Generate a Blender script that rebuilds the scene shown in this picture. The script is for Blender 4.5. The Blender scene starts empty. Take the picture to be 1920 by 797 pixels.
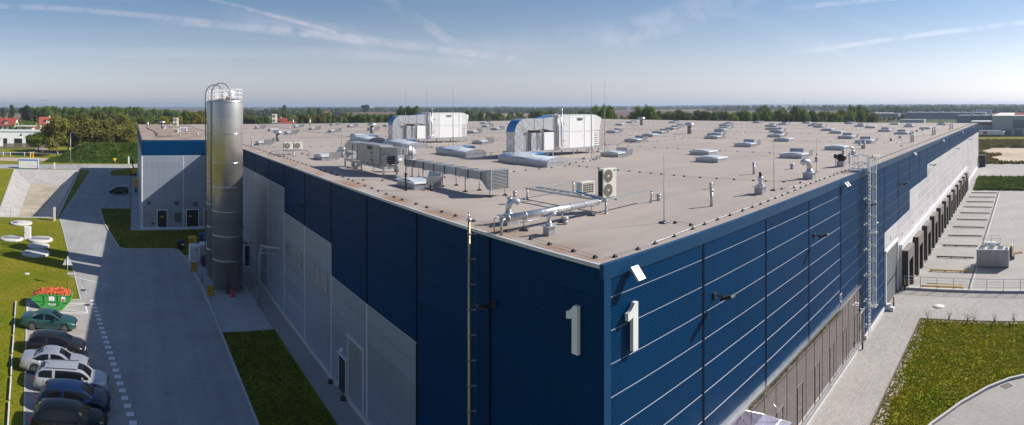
import bpy, bmesh, math, random
from math import sin, cos, pi, radians, sqrt, atan2
from mathutils import Vector, Matrix, noise
D = bpy.data
sc = bpy.context.scene
COL = sc.collection
random.seed(11)

# ------------------------------------------------------------------ camera, sky, sun, exposure
CAM = Vector((-13.116, -11.851, 18.25))
cd = D.cameras.new('camera')
cd.type = 'PANO'
cd.panorama_type = 'CENTRAL_CYLINDRICAL'
cd.central_cylindrical_range_u_min = -0.9092
cd.central_cylindrical_range_u_max = 0.9092
cd.central_cylindrical_range_v_min = -0.5654
cd.central_cylindrical_range_v_max = 0.1894
cd.central_cylindrical_radius = 1.0
cd.clip_start = 0.1
cd.clip_end = 40000
cam = D.objects.new('camera', cd)
COL.objects.link(cam)
cam.location = CAM
cam.rotation_euler = (radians(90), 0, -0.6735)
sc.camera = cam

SUN_DIR = Vector((1.0, -0.52, 0.787)).normalized()     # towards the sun
ELEV = math.asin(SUN_DIR.z)
AZ = atan2(SUN_DIR.x, SUN_DIR.y)                        # clockwise from +Y

w = D.worlds.new('World')
sc.world = w
w.use_nodes = True
def build_sky():
    nt = w.node_tree; N = nt.nodes; L = nt.links
    N.clear()
    out = N.new('ShaderNodeOutputWorld'); bg = N.new('ShaderNodeBackground')
    sky = N.new('ShaderNodeTexSky'); sky.sky_type = 'NISHITA'; sky.sun_disc = False
    sky.sun_elevation = ELEV; sky.sun_rotation = AZ
    sky.air_density = 1.15; sky.dust_density = 0.7; sky.ozone_density = 3.0; sky.altitude = 20
    tc = N.new('ShaderNodeTexCoord')
    def vm(op, a, b=None):
        n = N.new('ShaderNodeVectorMath'); n.operation = op
        for i, v in enumerate((a, b)):
            if v is None: continue
            if isinstance(v, (tuple, list, Vector)): n.inputs[i].default_value = v
            else: L.new(v, n.inputs[i])
        return n.outputs['Value'] if op == 'DOT_PRODUCT' else n.outputs[0]
    def mt(op, a, b=None, c=None, clamp=False):
        n = N.new('ShaderNodeMath'); n.operation = op; n.use_clamp = clamp
        for i, v in enumerate((a, b, c)):
            if v is None: continue
            if isinstance(v, (int, float)): n.inputs[i].default_value = v
            else: L.new(v, n.inputs[i])
        return n.outputs[0]
    def sstep(v, lo, hi):
        n = N.new('ShaderNodeMapRange'); n.interpolation_type = 'SMOOTHSTEP'; n.clamp = True
        L.new(v, n.inputs[0]); n.inputs[1].default_value = lo; n.inputs[2].default_value = hi
        return n.outputs[0]
    dirv = vm('NORMALIZE', tc.outputs['Generated'])
    # a flat cloud deck far above: the direction divided by its height
    sep = N.new('ShaderNodeSeparateXYZ'); L.new(dirv, sep.inputs[0])
    z = mt('MAXIMUM', sep.outputs[2], 0.02)
    comb = N.new('ShaderNodeCombineXYZ')
    L.new(mt('DIVIDE', sep.outputs[0], z), comb.inputs[0]); L.new(mt('DIVIDE', sep.outputs[1], z), comb.inputs[1])
    mp = N.new('ShaderNodeMapping'); mp.inputs['Scale'].default_value = (0.16, 0.6, 1); mp.inputs['Rotation'].default_value = (0, 0, radians(-20))
    L.new(comb.outputs[0], mp.inputs[0])
    def nz(scale, det, rough, dist=0.0, vec=None):
        n = N.new('ShaderNodeTexNoise'); n.inputs['Scale'].default_value = scale; n.inputs['Detail'].default_value = det
        n.inputs['Roughness'].default_value = rough; n.inputs['Distortion'].default_value = dist
        L.new(vec if vec else mp.outputs[0], n.inputs[0]); return n.outputs[0]
    cirrus = mt('MULTIPLY', mt('MULTIPLY', sstep(nz(0.55, 7, 0.62, 0.6), 0.44, 0.78), sstep(sep.outputs[2], .05, .16)), 0.30)
    # contrails: bands around great circles, cut off along their length
    def pol(az, el):
        az = radians(az); el = radians(el); return Vector((sin(az) * cos(el), cos(az) * cos(el), sin(el)))
    wob = nz(9.0, 5, 0.6, 0.0, dirv)
    wob = mt('SUBTRACT', wob, 0.5)
    total = cirrus
    def trail(p, q, width, amount, soft=0.7, fade=0.04):
        nonlocal total
        p = pol(*p); q = pol(*q)
        n = p.cross(q).normalized()
        along = (q - p).normalized()
        d = mt('ABSOLUTE', mt('ADD', vm('DOT_PRODUCT', dirv, n), mt('MULTIPLY', wob, width * 0.9)))
        band = mt('SUBTRACT', 1.0, sstep(d, width * (1 - soft), width))
        s = vm('DOT_PRODUCT', dirv, along); s0 = p.dot(along); s1 = q.dot(along)
        cut = mt('MULTIPLY', sstep(s, s0 - fade, s0 + fade), mt('SUBTRACT', 1.0, sstep(s, s1 - fade, s1 + fade)))
        br = sstep(nz(26, 4, 0.6, 0.3, dirv), 0.25, 0.65)
        total = mt('ADD', total, mt('MULTIPLY', mt('MULTIPLY', band, cut), mt('MULTIPLY', br, amount * .72)))
    # (heading, elevation) of both ends in degrees, half width, strength
    for a, b, wd, am in (((-22.18, 10.46), (5.49, 8.78), 0.0065, 0.34),
                         ((2.78, 8.72), (38.59, 4.76), 0.01, 0.36),
                         ((7.12, 10.99), (21.23, 7.34), 0.0045, 0.46),
                         ((9.29, 9.67), (24.48, 6.48), 0.02, 0.22),
                         ((24.48, 11.77), (33.16, 6.05), 0.013, 0.32),
                         ((34.25, 5.52), (57.04, 8.62), 0.03, 0.1),
                         ((67.89, 5.52), (94.48, 8.83), 0.006, 0.3),
                         ((47.81, 6.48), (63.55, 11.77), 0.035, 0.22),
                         ((67.89, 9.99), (77.66, 10.93), 0.006, 0.3),
                         ((16.89, 5.68), (35.33, 4.33), 0.012, 0.16)):
        trail(a, b, wd, am)
    total = mt('ADD', total, mt('MULTIPLY', mt('SUBTRACT', 1.0, sstep(sep.outputs[2], -.03, .22)), .50))
    mix = N.new('ShaderNodeMix'); mix.data_type = 'RGBA'
    L.new(mt('MINIMUM', total, 0.85), mix.inputs['Factor'])
    tint = N.new('ShaderNodeMix'); tint.data_type = 'RGBA'; tint.blend_type = 'MULTIPLY'; tint.inputs['Factor'].default_value = 1
    tint.inputs['B'].default_value = (.88, .995, 1.17, 1); L.new(sky.outputs[0], tint.inputs['A']); L.new(tint.outputs['Result'], mix.inputs['A'])
    # cloud takes the brightness of the haze around it
    lum = N.new('ShaderNodeRGBToBW'); L.new(sky.outputs[0], lum.inputs[0])
    cc = N.new('ShaderNodeMix'); cc.data_type = 'RGBA'; cc.blend_type = 'MULTIPLY'; cc.inputs['Factor'].default_value = 1
    cmb = N.new('ShaderNodeCombineColor')
    bright = mt('ADD', mt('MULTIPLY', lum.outputs[0], 1.85), 1.3)
    L.new(mt('MULTIPLY', bright, 1.03), cmb.inputs[0]); L.new(mt('MULTIPLY', bright, 0.98), cmb.inputs[1]); L.new(mt('MULTIPLY', bright, 1.10), cmb.inputs[2])
    L.new(cmb.outputs[0], mix.inputs['B'])
    L.new(mix.outputs['Result'], bg.inputs[0])
    bg.inputs[1].default_value = 0.063
    L.new(bg.outputs[0], out.inputs[0])
build_sky()

sd = D.lights.new('sun', 'SUN'); sd.energy = 5.0; sd.angle = radians(0.5); sd.color = (1.0, 0.94, 0.86)
sun = D.objects.new('sun', sd); COL.objects.link(sun)
sun.rotation_euler = SUN_DIR.to_track_quat('Z', 'Y').to_euler(); sun.location = (60, -40, 80)

sc.view_settings.view_transform = 'Standard'; sc.view_settings.look = 'None'
sc.view_settings.exposure = 0.40; sc.view_settings.gamma = 1.0
sc.view_settings.use_curve_mapping = False
sc.render.engine = 'CYCLES'
sc.cycles.use_denoising = True
sc.cycles.max_bounces = 6; sc.cycles.diffuse_bounces = 3; sc.cycles.glossy_bounces = 3; sc.cycles.transmission_bounces = 4
sc.cycles.volume_bounces = 0; sc.cycles.transparent_max_bounces = 8
sc.cycles.sample_clamp_indirect = 6.0
sc.render.resolution_x = 1024; sc.render.resolution_y = 425

# ------------------------------------------------------------------ materials
MATS = {}
def mat(name, col, rough=0.6, metal=0.0, var=0.10, vs=2.0, bump=0.0, bs=30.0, spec=0.5, build=None, big=0.0, bigs=0.1, coat=0.0):
    """principled material whose colour wanders a little with object-space noise"""
    m = D.materials.new(name); m.use_nodes = True
    nt = m.node_tree; N = nt.nodes; L = nt.links
    b = N['Principled BSDF']
    b.inputs['Roughness'].default_value = rough; b.inputs['Metallic'].default_value = metal
    b.inputs['Specular IOR Level'].default_value = spec; b.inputs['Coat Weight'].default_value = coat
    b.inputs['Base Color'].default_value = (*col, 1)
    geo = N.new('ShaderNodeNewGeometry'); pos = geo.outputs['Position']
    def noise_(scale, det=4, rough_=0.55, vec=None, dist=0.0):
        n = N.new('ShaderNodeTexNoise'); n.inputs['Scale'].default_value = scale; n.inputs['Detail'].default_value = det
        n.inputs['Roughness'].default_value = rough_; n.inputs['Distortion'].default_value = dist
        L.new(vec or pos, n.inputs[0]); return n.outputs[0]
    def rng(v, a, b_, c=0.0, d=1.0):
        n = N.new('ShaderNodeMapRange'); n.clamp = True
        L.new(v, n.inputs[0])
        for i, q in enumerate((a, b_, c, d)): n.inputs[i + 1].default_value = q
        return n.outputs[0]
    def mul(c1, fac):        # colour times a value
        n = N.new('ShaderNodeMix'); n.data_type = 'RGBA'; n.blend_type = 'MULTIPLY'; n.inputs['Factor'].default_value = 1
        if isinstance(c1, tuple): n.inputs['A'].default_value = (*c1, 1)
        else: L.new(c1, n.inputs['A'])
        c = N.new('ShaderNodeCombineColor')
        for i in range(3): L.new(fac, c.inputs[i])
        L.new(c.outputs[0], n.inputs['B']); return n.outputs['Result']
    def mix(c1, c2, fac):
        n = N.new('ShaderNodeMix'); n.data_type = 'RGBA'
        for k, v in (('A', c1), ('B', c2)):
            if isinstance(v, tuple): n.inputs[k].default_value = (*v, 1)
            else: L.new(v, n.inputs[k])
        if isinstance(fac, float): n.inputs['Factor'].default_value = fac
        else: L.new(fac, n.inputs['Factor'])
        return n.outputs['Result']
    def mapv(scale=(1, 1, 1), rot=(0, 0, 0), loc=(0, 0, 0)):
        n = N.new('ShaderNodeMapping'); n.inputs['Scale'].default_value = scale; n.inputs['Rotation'].default_value = rot; n.inputs['Location'].default_value = loc
        L.new(pos, n.inputs[0]); return n.outputs[0]
    def bumpn(h, strength, dist=0.02):
        n = N.new('ShaderNodeBump'); n.inputs['Strength'].default_value = strength; n.inputs['Distance'].default_value = dist
        L.new(h, n.inputs['Height']); L.new(n.outputs[0], b.inputs['Normal']); return n
    c = None
    if build:
        class K: pass
        k = K(); k.__dict__.update(N=N, L=L, b=b, pos=pos, noise=noise_, rng=rng, mul=mul, mix=mix, mapv=mapv, bumpn=bumpn, geo=geo)
        c = build(k)
    if c is None and var > 0:
        f = rng(noise_(vs, 5, 0.6), 0.25, 0.75, 1 - var, 1 + var)
        c = mul(tuple(col), f)
        if big > 0: c = mul(c, rng(noise_(bigs, 3), 0.3, 0.7, 1 - big, 1 + big))
    if c is not None: L.new(c, b.inputs['Base Color'])
    if bump > 0: bumpn(noise_(bs, 4, 0.7), bump)
    MATS[name] = m
    return m

def cladding(col, rib, rough=0.32, axis=2, spec=0.5, metal=0.0):
    def f(k):
        sepn = k.N.new('ShaderNodeSeparateXYZ'); k.L.new(k.pos, sepn.inputs[0])
        mth = k.N.new('ShaderNodeMath'); mth.operation = 'MULTIPLY'; k.L.new(sepn.outputs[2], mth.inputs[0]); mth.inputs[1].default_value = 2 * pi / 0.107
        sn = k.N.new('ShaderNodeMath'); sn.operation = 'SINE'; k.L.new(mth.outputs[0], sn.inputs[0])
        r = k.rng(sn.outputs[0], 0.55, 1.0)
        snap = k.N.new('ShaderNodeVectorMath'); snap.operation = 'SNAP'; snap.inputs[1].default_value = (5.95, 5.95, 1.07); k.L.new(k.mapv((1, 1, 1), (0, 0, 0), (.01, .01, .64)), snap.inputs[0])
        wn = k.N.new('ShaderNodeTexWhiteNoise'); wn.noise_dimensions = '3D'; k.L.new(snap.outputs[0], wn.inputs[0])
        # each panel row and bay a hair different, faint vertical run-off streaks
        st = k.rng(k.noise(1.0, 4, 0.6, k.mapv((1.6, 1.6, 0.05))), 0.3, 0.7, 0.93, 1.05)
        bigv = k.rng(k.noise(0.16, 2), 0.3, 0.7, 0.95, 1.05)
        c = k.mul(k.mul(k.mul(tuple(col), st), bigv), k.rng(wn.outputs[0], 0, 1, .93, 1.07))
        c = k.mul(c, k.rng(r, 0, 1, 1.0 - rib * .3, 1.0 + rib * 2.2))
        bn = k.bumpn(r, 0.35, 0.012)
        bn2 = k.N.new('ShaderNodeBump'); bn2.inputs['Strength'].default_value = 0.06; bn2.inputs['Distance'].default_value = 0.05
        k.L.new(k.noise(0.9, 2), bn2.inputs['Height']); k.L.new(bn.outputs[0], bn2.inputs['Normal']); k.L.new(bn2.outputs[0], k.b.inputs['Normal'])
        return c
    return f
m_blue = mat('blue_cladding', (.0, .031, .094), .42, spec=.06, build=cladding((.0, .031, .094), .30))
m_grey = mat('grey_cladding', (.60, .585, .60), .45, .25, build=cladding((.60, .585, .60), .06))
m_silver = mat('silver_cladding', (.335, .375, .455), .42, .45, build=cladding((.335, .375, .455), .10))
m_bluetrim = mat('blue_trim', (.003, .048, .125), .35, var=.05, spec=.2)
m_darkjoint = mat('dark_joint', (.001, .004, .012), .7, var=.1, spec=.1)
m_palejoint = mat('pale_joint', (.74, .75, .78), .35, var=.05)
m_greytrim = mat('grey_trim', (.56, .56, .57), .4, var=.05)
m_white = mat('white_paint', (.78, .78, .77), .45, var=.05, vs=1.5)
m_offwhite = mat('off_white_sheet', (.66, .66, .65), .45, var=.07, vs=1.2)
m_cream = mat('cream_enamel', (.62, .60, .53), .4, var=.05)
m_black = mat('black_plastic', (.018, .018, .02), .5, var=.2)
m_rubber = mat('black_rubber', (.022, .021, .021), .7, var=.25, vs=6)
m_darkgrey = mat('dark_grey_paint', (.06, .062, .066), .45, var=.15)
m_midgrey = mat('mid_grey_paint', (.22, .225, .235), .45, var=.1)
m_steel = mat('galvanised_steel', (.46, .47, .49), .42, .7, var=.16, vs=5)
m_chrome = mat('bright_steel', (.70, .70, .71), .22, 1.0, var=.08)
m_yellow = mat('yellow_paint', (.72, .42, .02), .45, var=.12, vs=3)
m_red = mat('red_paint', (.55, .03, .02), .45, var=.12)
m_bronze = mat('brass_tube', (.50, .40, .20), .4, .6, var=.12)
m_brown = mat('brown_rail', (.10, .075, .06), .6, var=.2)
m_wood = mat('pallet_wood', (.50, .36, .20), .75, var=.25, vs=6)
m_ductgrey = mat('duct_sheet', (.40, .41, .43), .4, .55, var=.12, vs=2.5)

def f_roof(k):
    # membrane rolls about two metres wide with a faint lap, puddle stains, dust by the edge
    br = k.N.new('ShaderNodeTexBrick'); br.inputs['Scale'].default_value = 1.0; br.inputs['Brick Width'].default_value = 14.0; br.inputs['Row Height'].default_value = 2.1
    br.inputs['Mortar Size'].default_value = 0.035; br.inputs['Mortar Smooth'].default_value = 0.5
    br.inputs['Color1'].default_value = (.95, .95, .95, 1); br.inputs['Color2'].default_value = (1.04, 1.04, 1.04, 1); br.inputs['Mortar'].default_value = (.80, .80, .80, 1)
    k.L.new(k.pos, br.inputs[0])
    n = k.N.new('ShaderNodeMix'); n.data_type = 'RGBA'; n.blend_type = 'MULTIPLY'; n.inputs['Factor'].default_value = .8
    n.inputs['A'].default_value = (.368, .318, .282, 1); k.L.new(br.outputs[0], n.inputs['B'])
    c = k.mul(n.outputs['Result'], k.rng(k.noise(.12, 6, .6), .3, .7, .90, 1.08))
    c = k.mul(c, k.rng(k.noise(.9, 5, .65, k.mapv((.35, 1.6, 1))), .3, .7, .94, 1.05))
    c = k.mul(c, k.rng(k.noise(14, 3, .7), .3, .7, .95, 1.05))
    # damp brown silt gathered along the two eaves
    sp = k.N.new('ShaderNodeSeparateXYZ'); k.L.new(k.pos, sp.inputs[0])
    e = k.rng(sp.outputs[0], .15, 2.2, 1, 0)
    st = k.N.new('ShaderNodeMath'); st.operation = 'MULTIPLY'; k.L.new(e, st.inputs[0]); k.L.new(k.rng(k.noise(.30, 5, .6), .42, .62), st.inputs[1])
    c = k.mix(c, (.26, .15, .085), st.outputs[0])
    k.bumpn(k.noise(30, 3), .15, .01)
    return c
m_roof = mat('roof_membrane', (.4, .35, .3), .85, spec=.25, build=f_roof)

def paving(col, bw, bh, contrast, rot=0.0, wear=.1, tracks=False):
    def f(k):
        br = k.N.new('ShaderNodeTexBrick'); br.inputs['Scale'].default_value = 1.0; br.inputs['Brick Width'].default_value = bw; br.inputs['Row Height'].default_value = bh
        br.inputs['Mortar Size'].default_value = .012; br.inputs['Mortar Smooth'].default_value = .4; br.inputs['Bias'].default_value = 0
        a = 1 - contrast; b = 1 + contrast
        br.inputs['Color1'].default_value = (a, a, a, 1); br.inputs['Color2'].default_value = (b, b, b * .98, 1); br.inputs['Mortar'].default_value = (a * .72, a * .7, a * .68, 1)
        k.L.new(k.mapv((1, 1, 1), (0, 0, rot)), br.inputs[0])
        n = k.N.new('ShaderNodeMix'); n.data_type = 'RGBA'; n.blend_type = 'MULTIPLY'; n.inputs['Factor'].default_value = 1
        n.inputs['A'].default_value = (*col, 1); k.L.new(br.outputs[0], n.inputs['B'])
        c = k.mul(n.outputs['Result'], k.rng(k.noise(.22, 6, .65), .3, .7, 1 - wear, 1 + wear))
        c = k.mul(c, k.rng(k.noise(2.2, 5, .7), .3, .7, .95, 1.05))
        spots = k.rng(k.noise(.6, 4, .55), .66, .76)
        c = k.mix(c, tuple(x * .62 for x in col), spots)
        if tracks: c = k.mul(c, k.rng(k.noise(1.0, 4, .65, k.mapv((.9, .03, 1))), .35, .65, .90, 1.05))
        k.bumpn(br.outputs['Fac'], -.25, .006)
        return c
    return f
m_road = mat('block_paving', (.3, .3, .3), .85, spec=.25, build=paving((.365, .36, .355), .4, .2, .04, 0, .13, tracks=True))
m_pave = mat('light_block_paving', (.4, .39, .37), .85, spec=.25, build=paving((.375, .352, .332), .34, .17, .09, 0, .08))
m_pave2 = mat('small_block_paving', (.4, .39, .37), .85, spec=.25, build=paving((.36, .342, .322), .22, .12, .08, radians(90), .08))
m_yard = mat('yard_concrete', (.4, .39, .37), .85, spec=.25, build=paving((.345, .328, .308), 3.0, 3.0, .025, 0, .10))
m_slab = mat('concrete_slab', (.42, .41, .40), .8, var=.07, vs=1.2, big=.08, bigs=.3, bump=.1)
m_kerb = mat('kerb_concrete', (.48, .46, .44), .8, var=.12, vs=3)
m_lid = mat('manhole_concrete', (.54, .52, .48), .8, var=.1, vs=3)
m_paint = mat('road_paint', (.76, .77, .78), .6, var=.08, vs=8)
m_basin = mat('basin_slab', (.36, .35, .34), .85, build=paving((.37, .36, .345), .6, .4, .12, .15, .12))
m_silt = mat('basin_silt', (.42, .36, .27), .95, var=.22, vs=.5, big=.2, bigs=.15)
m_asphalt = mat('asphalt', (.10, .10, .105), .85, var=.12, vs=.4)
m_sand = mat('bare_sand', (.46, .36, .26), .95, var=.18, vs=.3, big=.25, bigs=.06, bump=.4, bs=1.2)
m_track = mat('dirt_track', (.40, .33, .27), .95, var=.15, vs=.3)

def f_grass(k):
    a = k.rng(k.noise(.16, 5, .6), .35, .65)
    c = k.mix((.150, .185, .008), (.255, .220, .018), a)
    c = k.mix(c, (.060, .080, .008), k.rng(k.noise(3.5, 6, .75), .50, .72))
    c = k.mix(c, (.36, .27, .10), k.rng(k.noise(.45, 6, .7), .60, .76))
    c = k.mul(c, k.rng(k.noise(9, 4, .75), .25, .75, .62, 1.38))
    k.bumpn(k.noise(7, 5, .8), .9, .12)
    return c
m_grass = mat('mown_grass', (.1, .13, .03), .95, spec=.1, build=f_grass)
def translucent(k, c, amount):
    tr = k.N.new('ShaderNodeBsdfTranslucent'); k.L.new(c, tr.inputs[0])
    ms = k.N.new('ShaderNodeMixShader'); ms.inputs[0].default_value = amount
    k.L.new(k.b.outputs[0], ms.inputs[1]); k.L.new(tr.outputs[0], ms.inputs[2]); k.L.new(ms.outputs[0], k.N['Material Output'].inputs[0])
    return c
def f_blade(k):
    c = k.mix((.135, .190, .006), (.27, .235, .016), k.rng(k.noise(.5, 4, .6), .35, .65))
    c = k.mix(c, (.36, .29, .11), k.rng(k.noise(1.3, 5, .7), .64, .80))
    return translucent(k, k.mul(c, k.rng(k.noise(6, 3), .3, .7, .8, 1.2)), .45)
m_blade = mat('grass_blade', (.1, .14, .03), .8, spec=.15, build=f_blade)
def f_weed(k):
    c = k.mix((.050, .115, .014), (.13, .165, .03), k.rng(k.noise(.35, 4, .6), .35, .65))
    return translucent(k, k.mul(c, k.rng(k.noise(2, 3), .3, .7, .65, 1.35)), .35)
m_weed = mat('weed_leaf', (.08, .12, .03), .8, spec=.15, build=f_weed)
def f_dryweed(k):
    c = k.mix((.20, .16, .06), (.12, .13, .035), k.rng(k.noise(.2, 4, .6), .35, .65))
    return translucent(k, k.mul(c, k.rng(k.noise(2, 3), .3, .7, .7, 1.3)), .3)
m_dryweed = mat('dry_weed_leaf', (.15, .12, .05), .85, spec=.1, build=f_dryweed)

def leafmat(name, c1, c2):
    def f(k):
        oi = k.N.new('ShaderNodeObjectInfo')
        c = k.mix(c1, c2, k.rng(k.noise(.45, 3, .6), .35, .65))
        c = k.mul(c, k.rng(oi.outputs['Random'], 0, 1, .75, 1.25))
        c = k.mul(c, k.rng(k.noise(1.6, 3), .3, .7, .75, 1.3))
        translucent(k, c, .38)
        return c
    return mat(name, c1, .75, spec=.12, build=f)
LEAF = {'olive': leafmat('olive_leaf', (.125, .140, .022), (.205, .185, .042)),
        'green': leafmat('green_leaf', (.085, .145, .020), (.16, .195, .034)),
        'dark': leafmat('dark_leaf', (.050, .085, .022), (.105, .122, .032)),
        'yellow': leafmat('yellow_leaf', (.29, .22, .018), (.22, .21, .028)),
        'bright': leafmat('bright_leaf', (.13, .21, .020), (.20, .25, .032))}
m_bark = mat('bark', (.11, .085, .06), .9, var=.25, vs=3)

def glassmat(name, tint, rough=.04):
    m = mat(name, tint, rough, 0.0, var=0.0, spec=1.0)
    m.node_tree.nodes['Principled BSDF'].inputs['IOR'].default_value = 1.9
    return m
m_glass = glassmat('dark_tinted_glass', (.035, .031, .034))
m_glass.node_tree.nodes['Principled BSDF'].inputs['IOR'].default_value = 2.6
m_glass.node_tree.nodes['Principled BSDF'].inputs['Specular Tint'].default_value = (1.0, .93, .92, 1)
m_mull = mat('bronze_mullion', (.055, .042, .045), .4, var=.1)
m_carglass = glassmat('car_glass', (.006, .007, .009))
m_carglass.node_tree.nodes['Principled BSDF'].inputs['IOR'].default_value = 1.5; m_carglass.node_tree.nodes['Principled BSDF'].inputs['Specular IOR Level'].default_value = .4
m_skyglass = mat('polycarbonate', (.55, .60, .66), .25, var=.05, spec=.6)
m_canopy = mat('violet_canopy_glass', (.30, .29, .42), .08, var=.04, spec=.9)
m_violet = m_canopy
def carpaint(name, col, metal=.35):
    return mat(name, col, .32, metal, var=.03, vs=1, coat=.45)
def f_silo(k):
    # brushed stainless sheet: fine level streaks and slightly different courses
    st = k.rng(k.noise(1.0, 4, .7, k.mapv((.6, .6, 22))), .3, .7, .88, 1.08)
    c = k.mul((.52, .485, .445), st)
    c = k.mul(c, k.rng(k.noise(1, 1, .5, k.mapv((.02, .02, .42))), .35, .65, .9, 1.06))
    k.bumpn(k.noise(1.0, 3, .6, k.mapv((.8, .8, 26))), .05, .01)
    return c
m_silo = mat('stainless_sheet', (.58, .57, .55), .36, .82, build=f_silo)
m_silo.node_tree.nodes['Principled BSDF'].inputs['Anisotropic'].default_value = .5
def f_duct(k):
    st = k.rng(k.noise(3.0, 5, .65), .3, .7, .88, 1.08)
    k.bumpn(k.noise(1.6, 3, .5), .12, .05)
    return k.mul((.62, .63, .65), st)
m_duct = mat('duct_bright_sheet', (.62, .63, .65), .30, .75, build=f_duct)
def f_hatch(k):
    sp = k.N.new('ShaderNodeSeparateXYZ'); k.L.new(k.pos, sp.inputs[0])
    a = k.N.new('ShaderNodeMath'); a.operation = 'ADD'; k.L.new(sp.outputs[0], a.inputs[0]); k.L.new(sp.outputs[2], a.inputs[1])
    bq = k.N.new('ShaderNodeMath'); bq.operation = 'MULTIPLY_ADD'; k.L.new(a.outputs[0], bq.inputs[0]); bq.inputs[1].default_value = 3.2; bq.inputs[2].default_value = 0
    fr = k.N.new('ShaderNodeMath'); fr.operation = 'FRACT'; k.L.new(bq.outputs[0], fr.inputs[0])
    g = k.N.new('ShaderNodeMath'); g.operation = 'GREATER_THAN'; k.L.new(fr.outputs[0], g.inputs[0]); g.inputs[1].default_value = .5
    return k.mix((.02, .02, .02), (.75, .48, .02), g.outputs[0])
m_hatch = mat('hazard_stripes', (.7, .45, .02), .5, build=f_hatch)
def f_rubble(k):
    return k.mul(k.mix((.62, .13, .04), (.40, .09, .035), k.rng(k.noise(5, 4), .35, .65)), k.rng(k.noise(18, 3), .3, .7, .8, 1.25))
m_rubble = mat('broken_brick', (.55, .13, .05), .9, build=f_rubble)
def f_tile(k):
    return k.mul(k.mix((.30, .055, .035), (.36, .075, .05), k.rng(k.noise(1.5, 4), .35, .65)), k.rng(k.noise(.4, 3), .3, .7, .85, 1.15))
m_tile = mat('red_roof_tile', (.3, .06, .04), .8, build=f_tile)
def f_field(k):
    v = k.N.new('ShaderNodeTexVoronoi'); v.inputs['Scale'].default_value = 1; v.distance = 'MANHATTAN'
    k.L.new(k.mapv((.0032, .0019, .001), (0, 0, .5)), v.inputs[0])
    sp = k.N.new('ShaderNodeSeparateColor'); k.L.new(v.outputs['Color'], sp.inputs[0])
    cr = k.N.new('ShaderNodeValToRGB'); k.L.new(sp.outputs[0], cr.inputs[0])
    cr.color_ramp.interpolation = 'CONSTANT'
    stops = ((0, (.145, .095, .075)), (.3, (.10, .105, .035)), (.5, (.19, .145, .085)), (.62, (.165, .105, .085)), (.82, (.06, .075, .022)), (.93, (.27, .215, .11)))
    while len(cr.color_ramp.elements) < len(stops): cr.color_ramp.elements.new(.5)
    for e, (p, c_) in zip(cr.color_ramp.elements, stops): e.position = p; e.color = (*c_, 1)
    c = k.mul(cr.outputs[0], k.rng(k.noise(.02, 5), .3, .7, .85, 1.15))
    return c
m_field = mat('field_soil_and_crops', (.15, .12, .07), .95, spec=.1, build=f_field)
m_forest = mat('far_forest', (.018, .030, .016), .95, spec=.1, var=.35, vs=.008, big=.3, bigs=.002)

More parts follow.
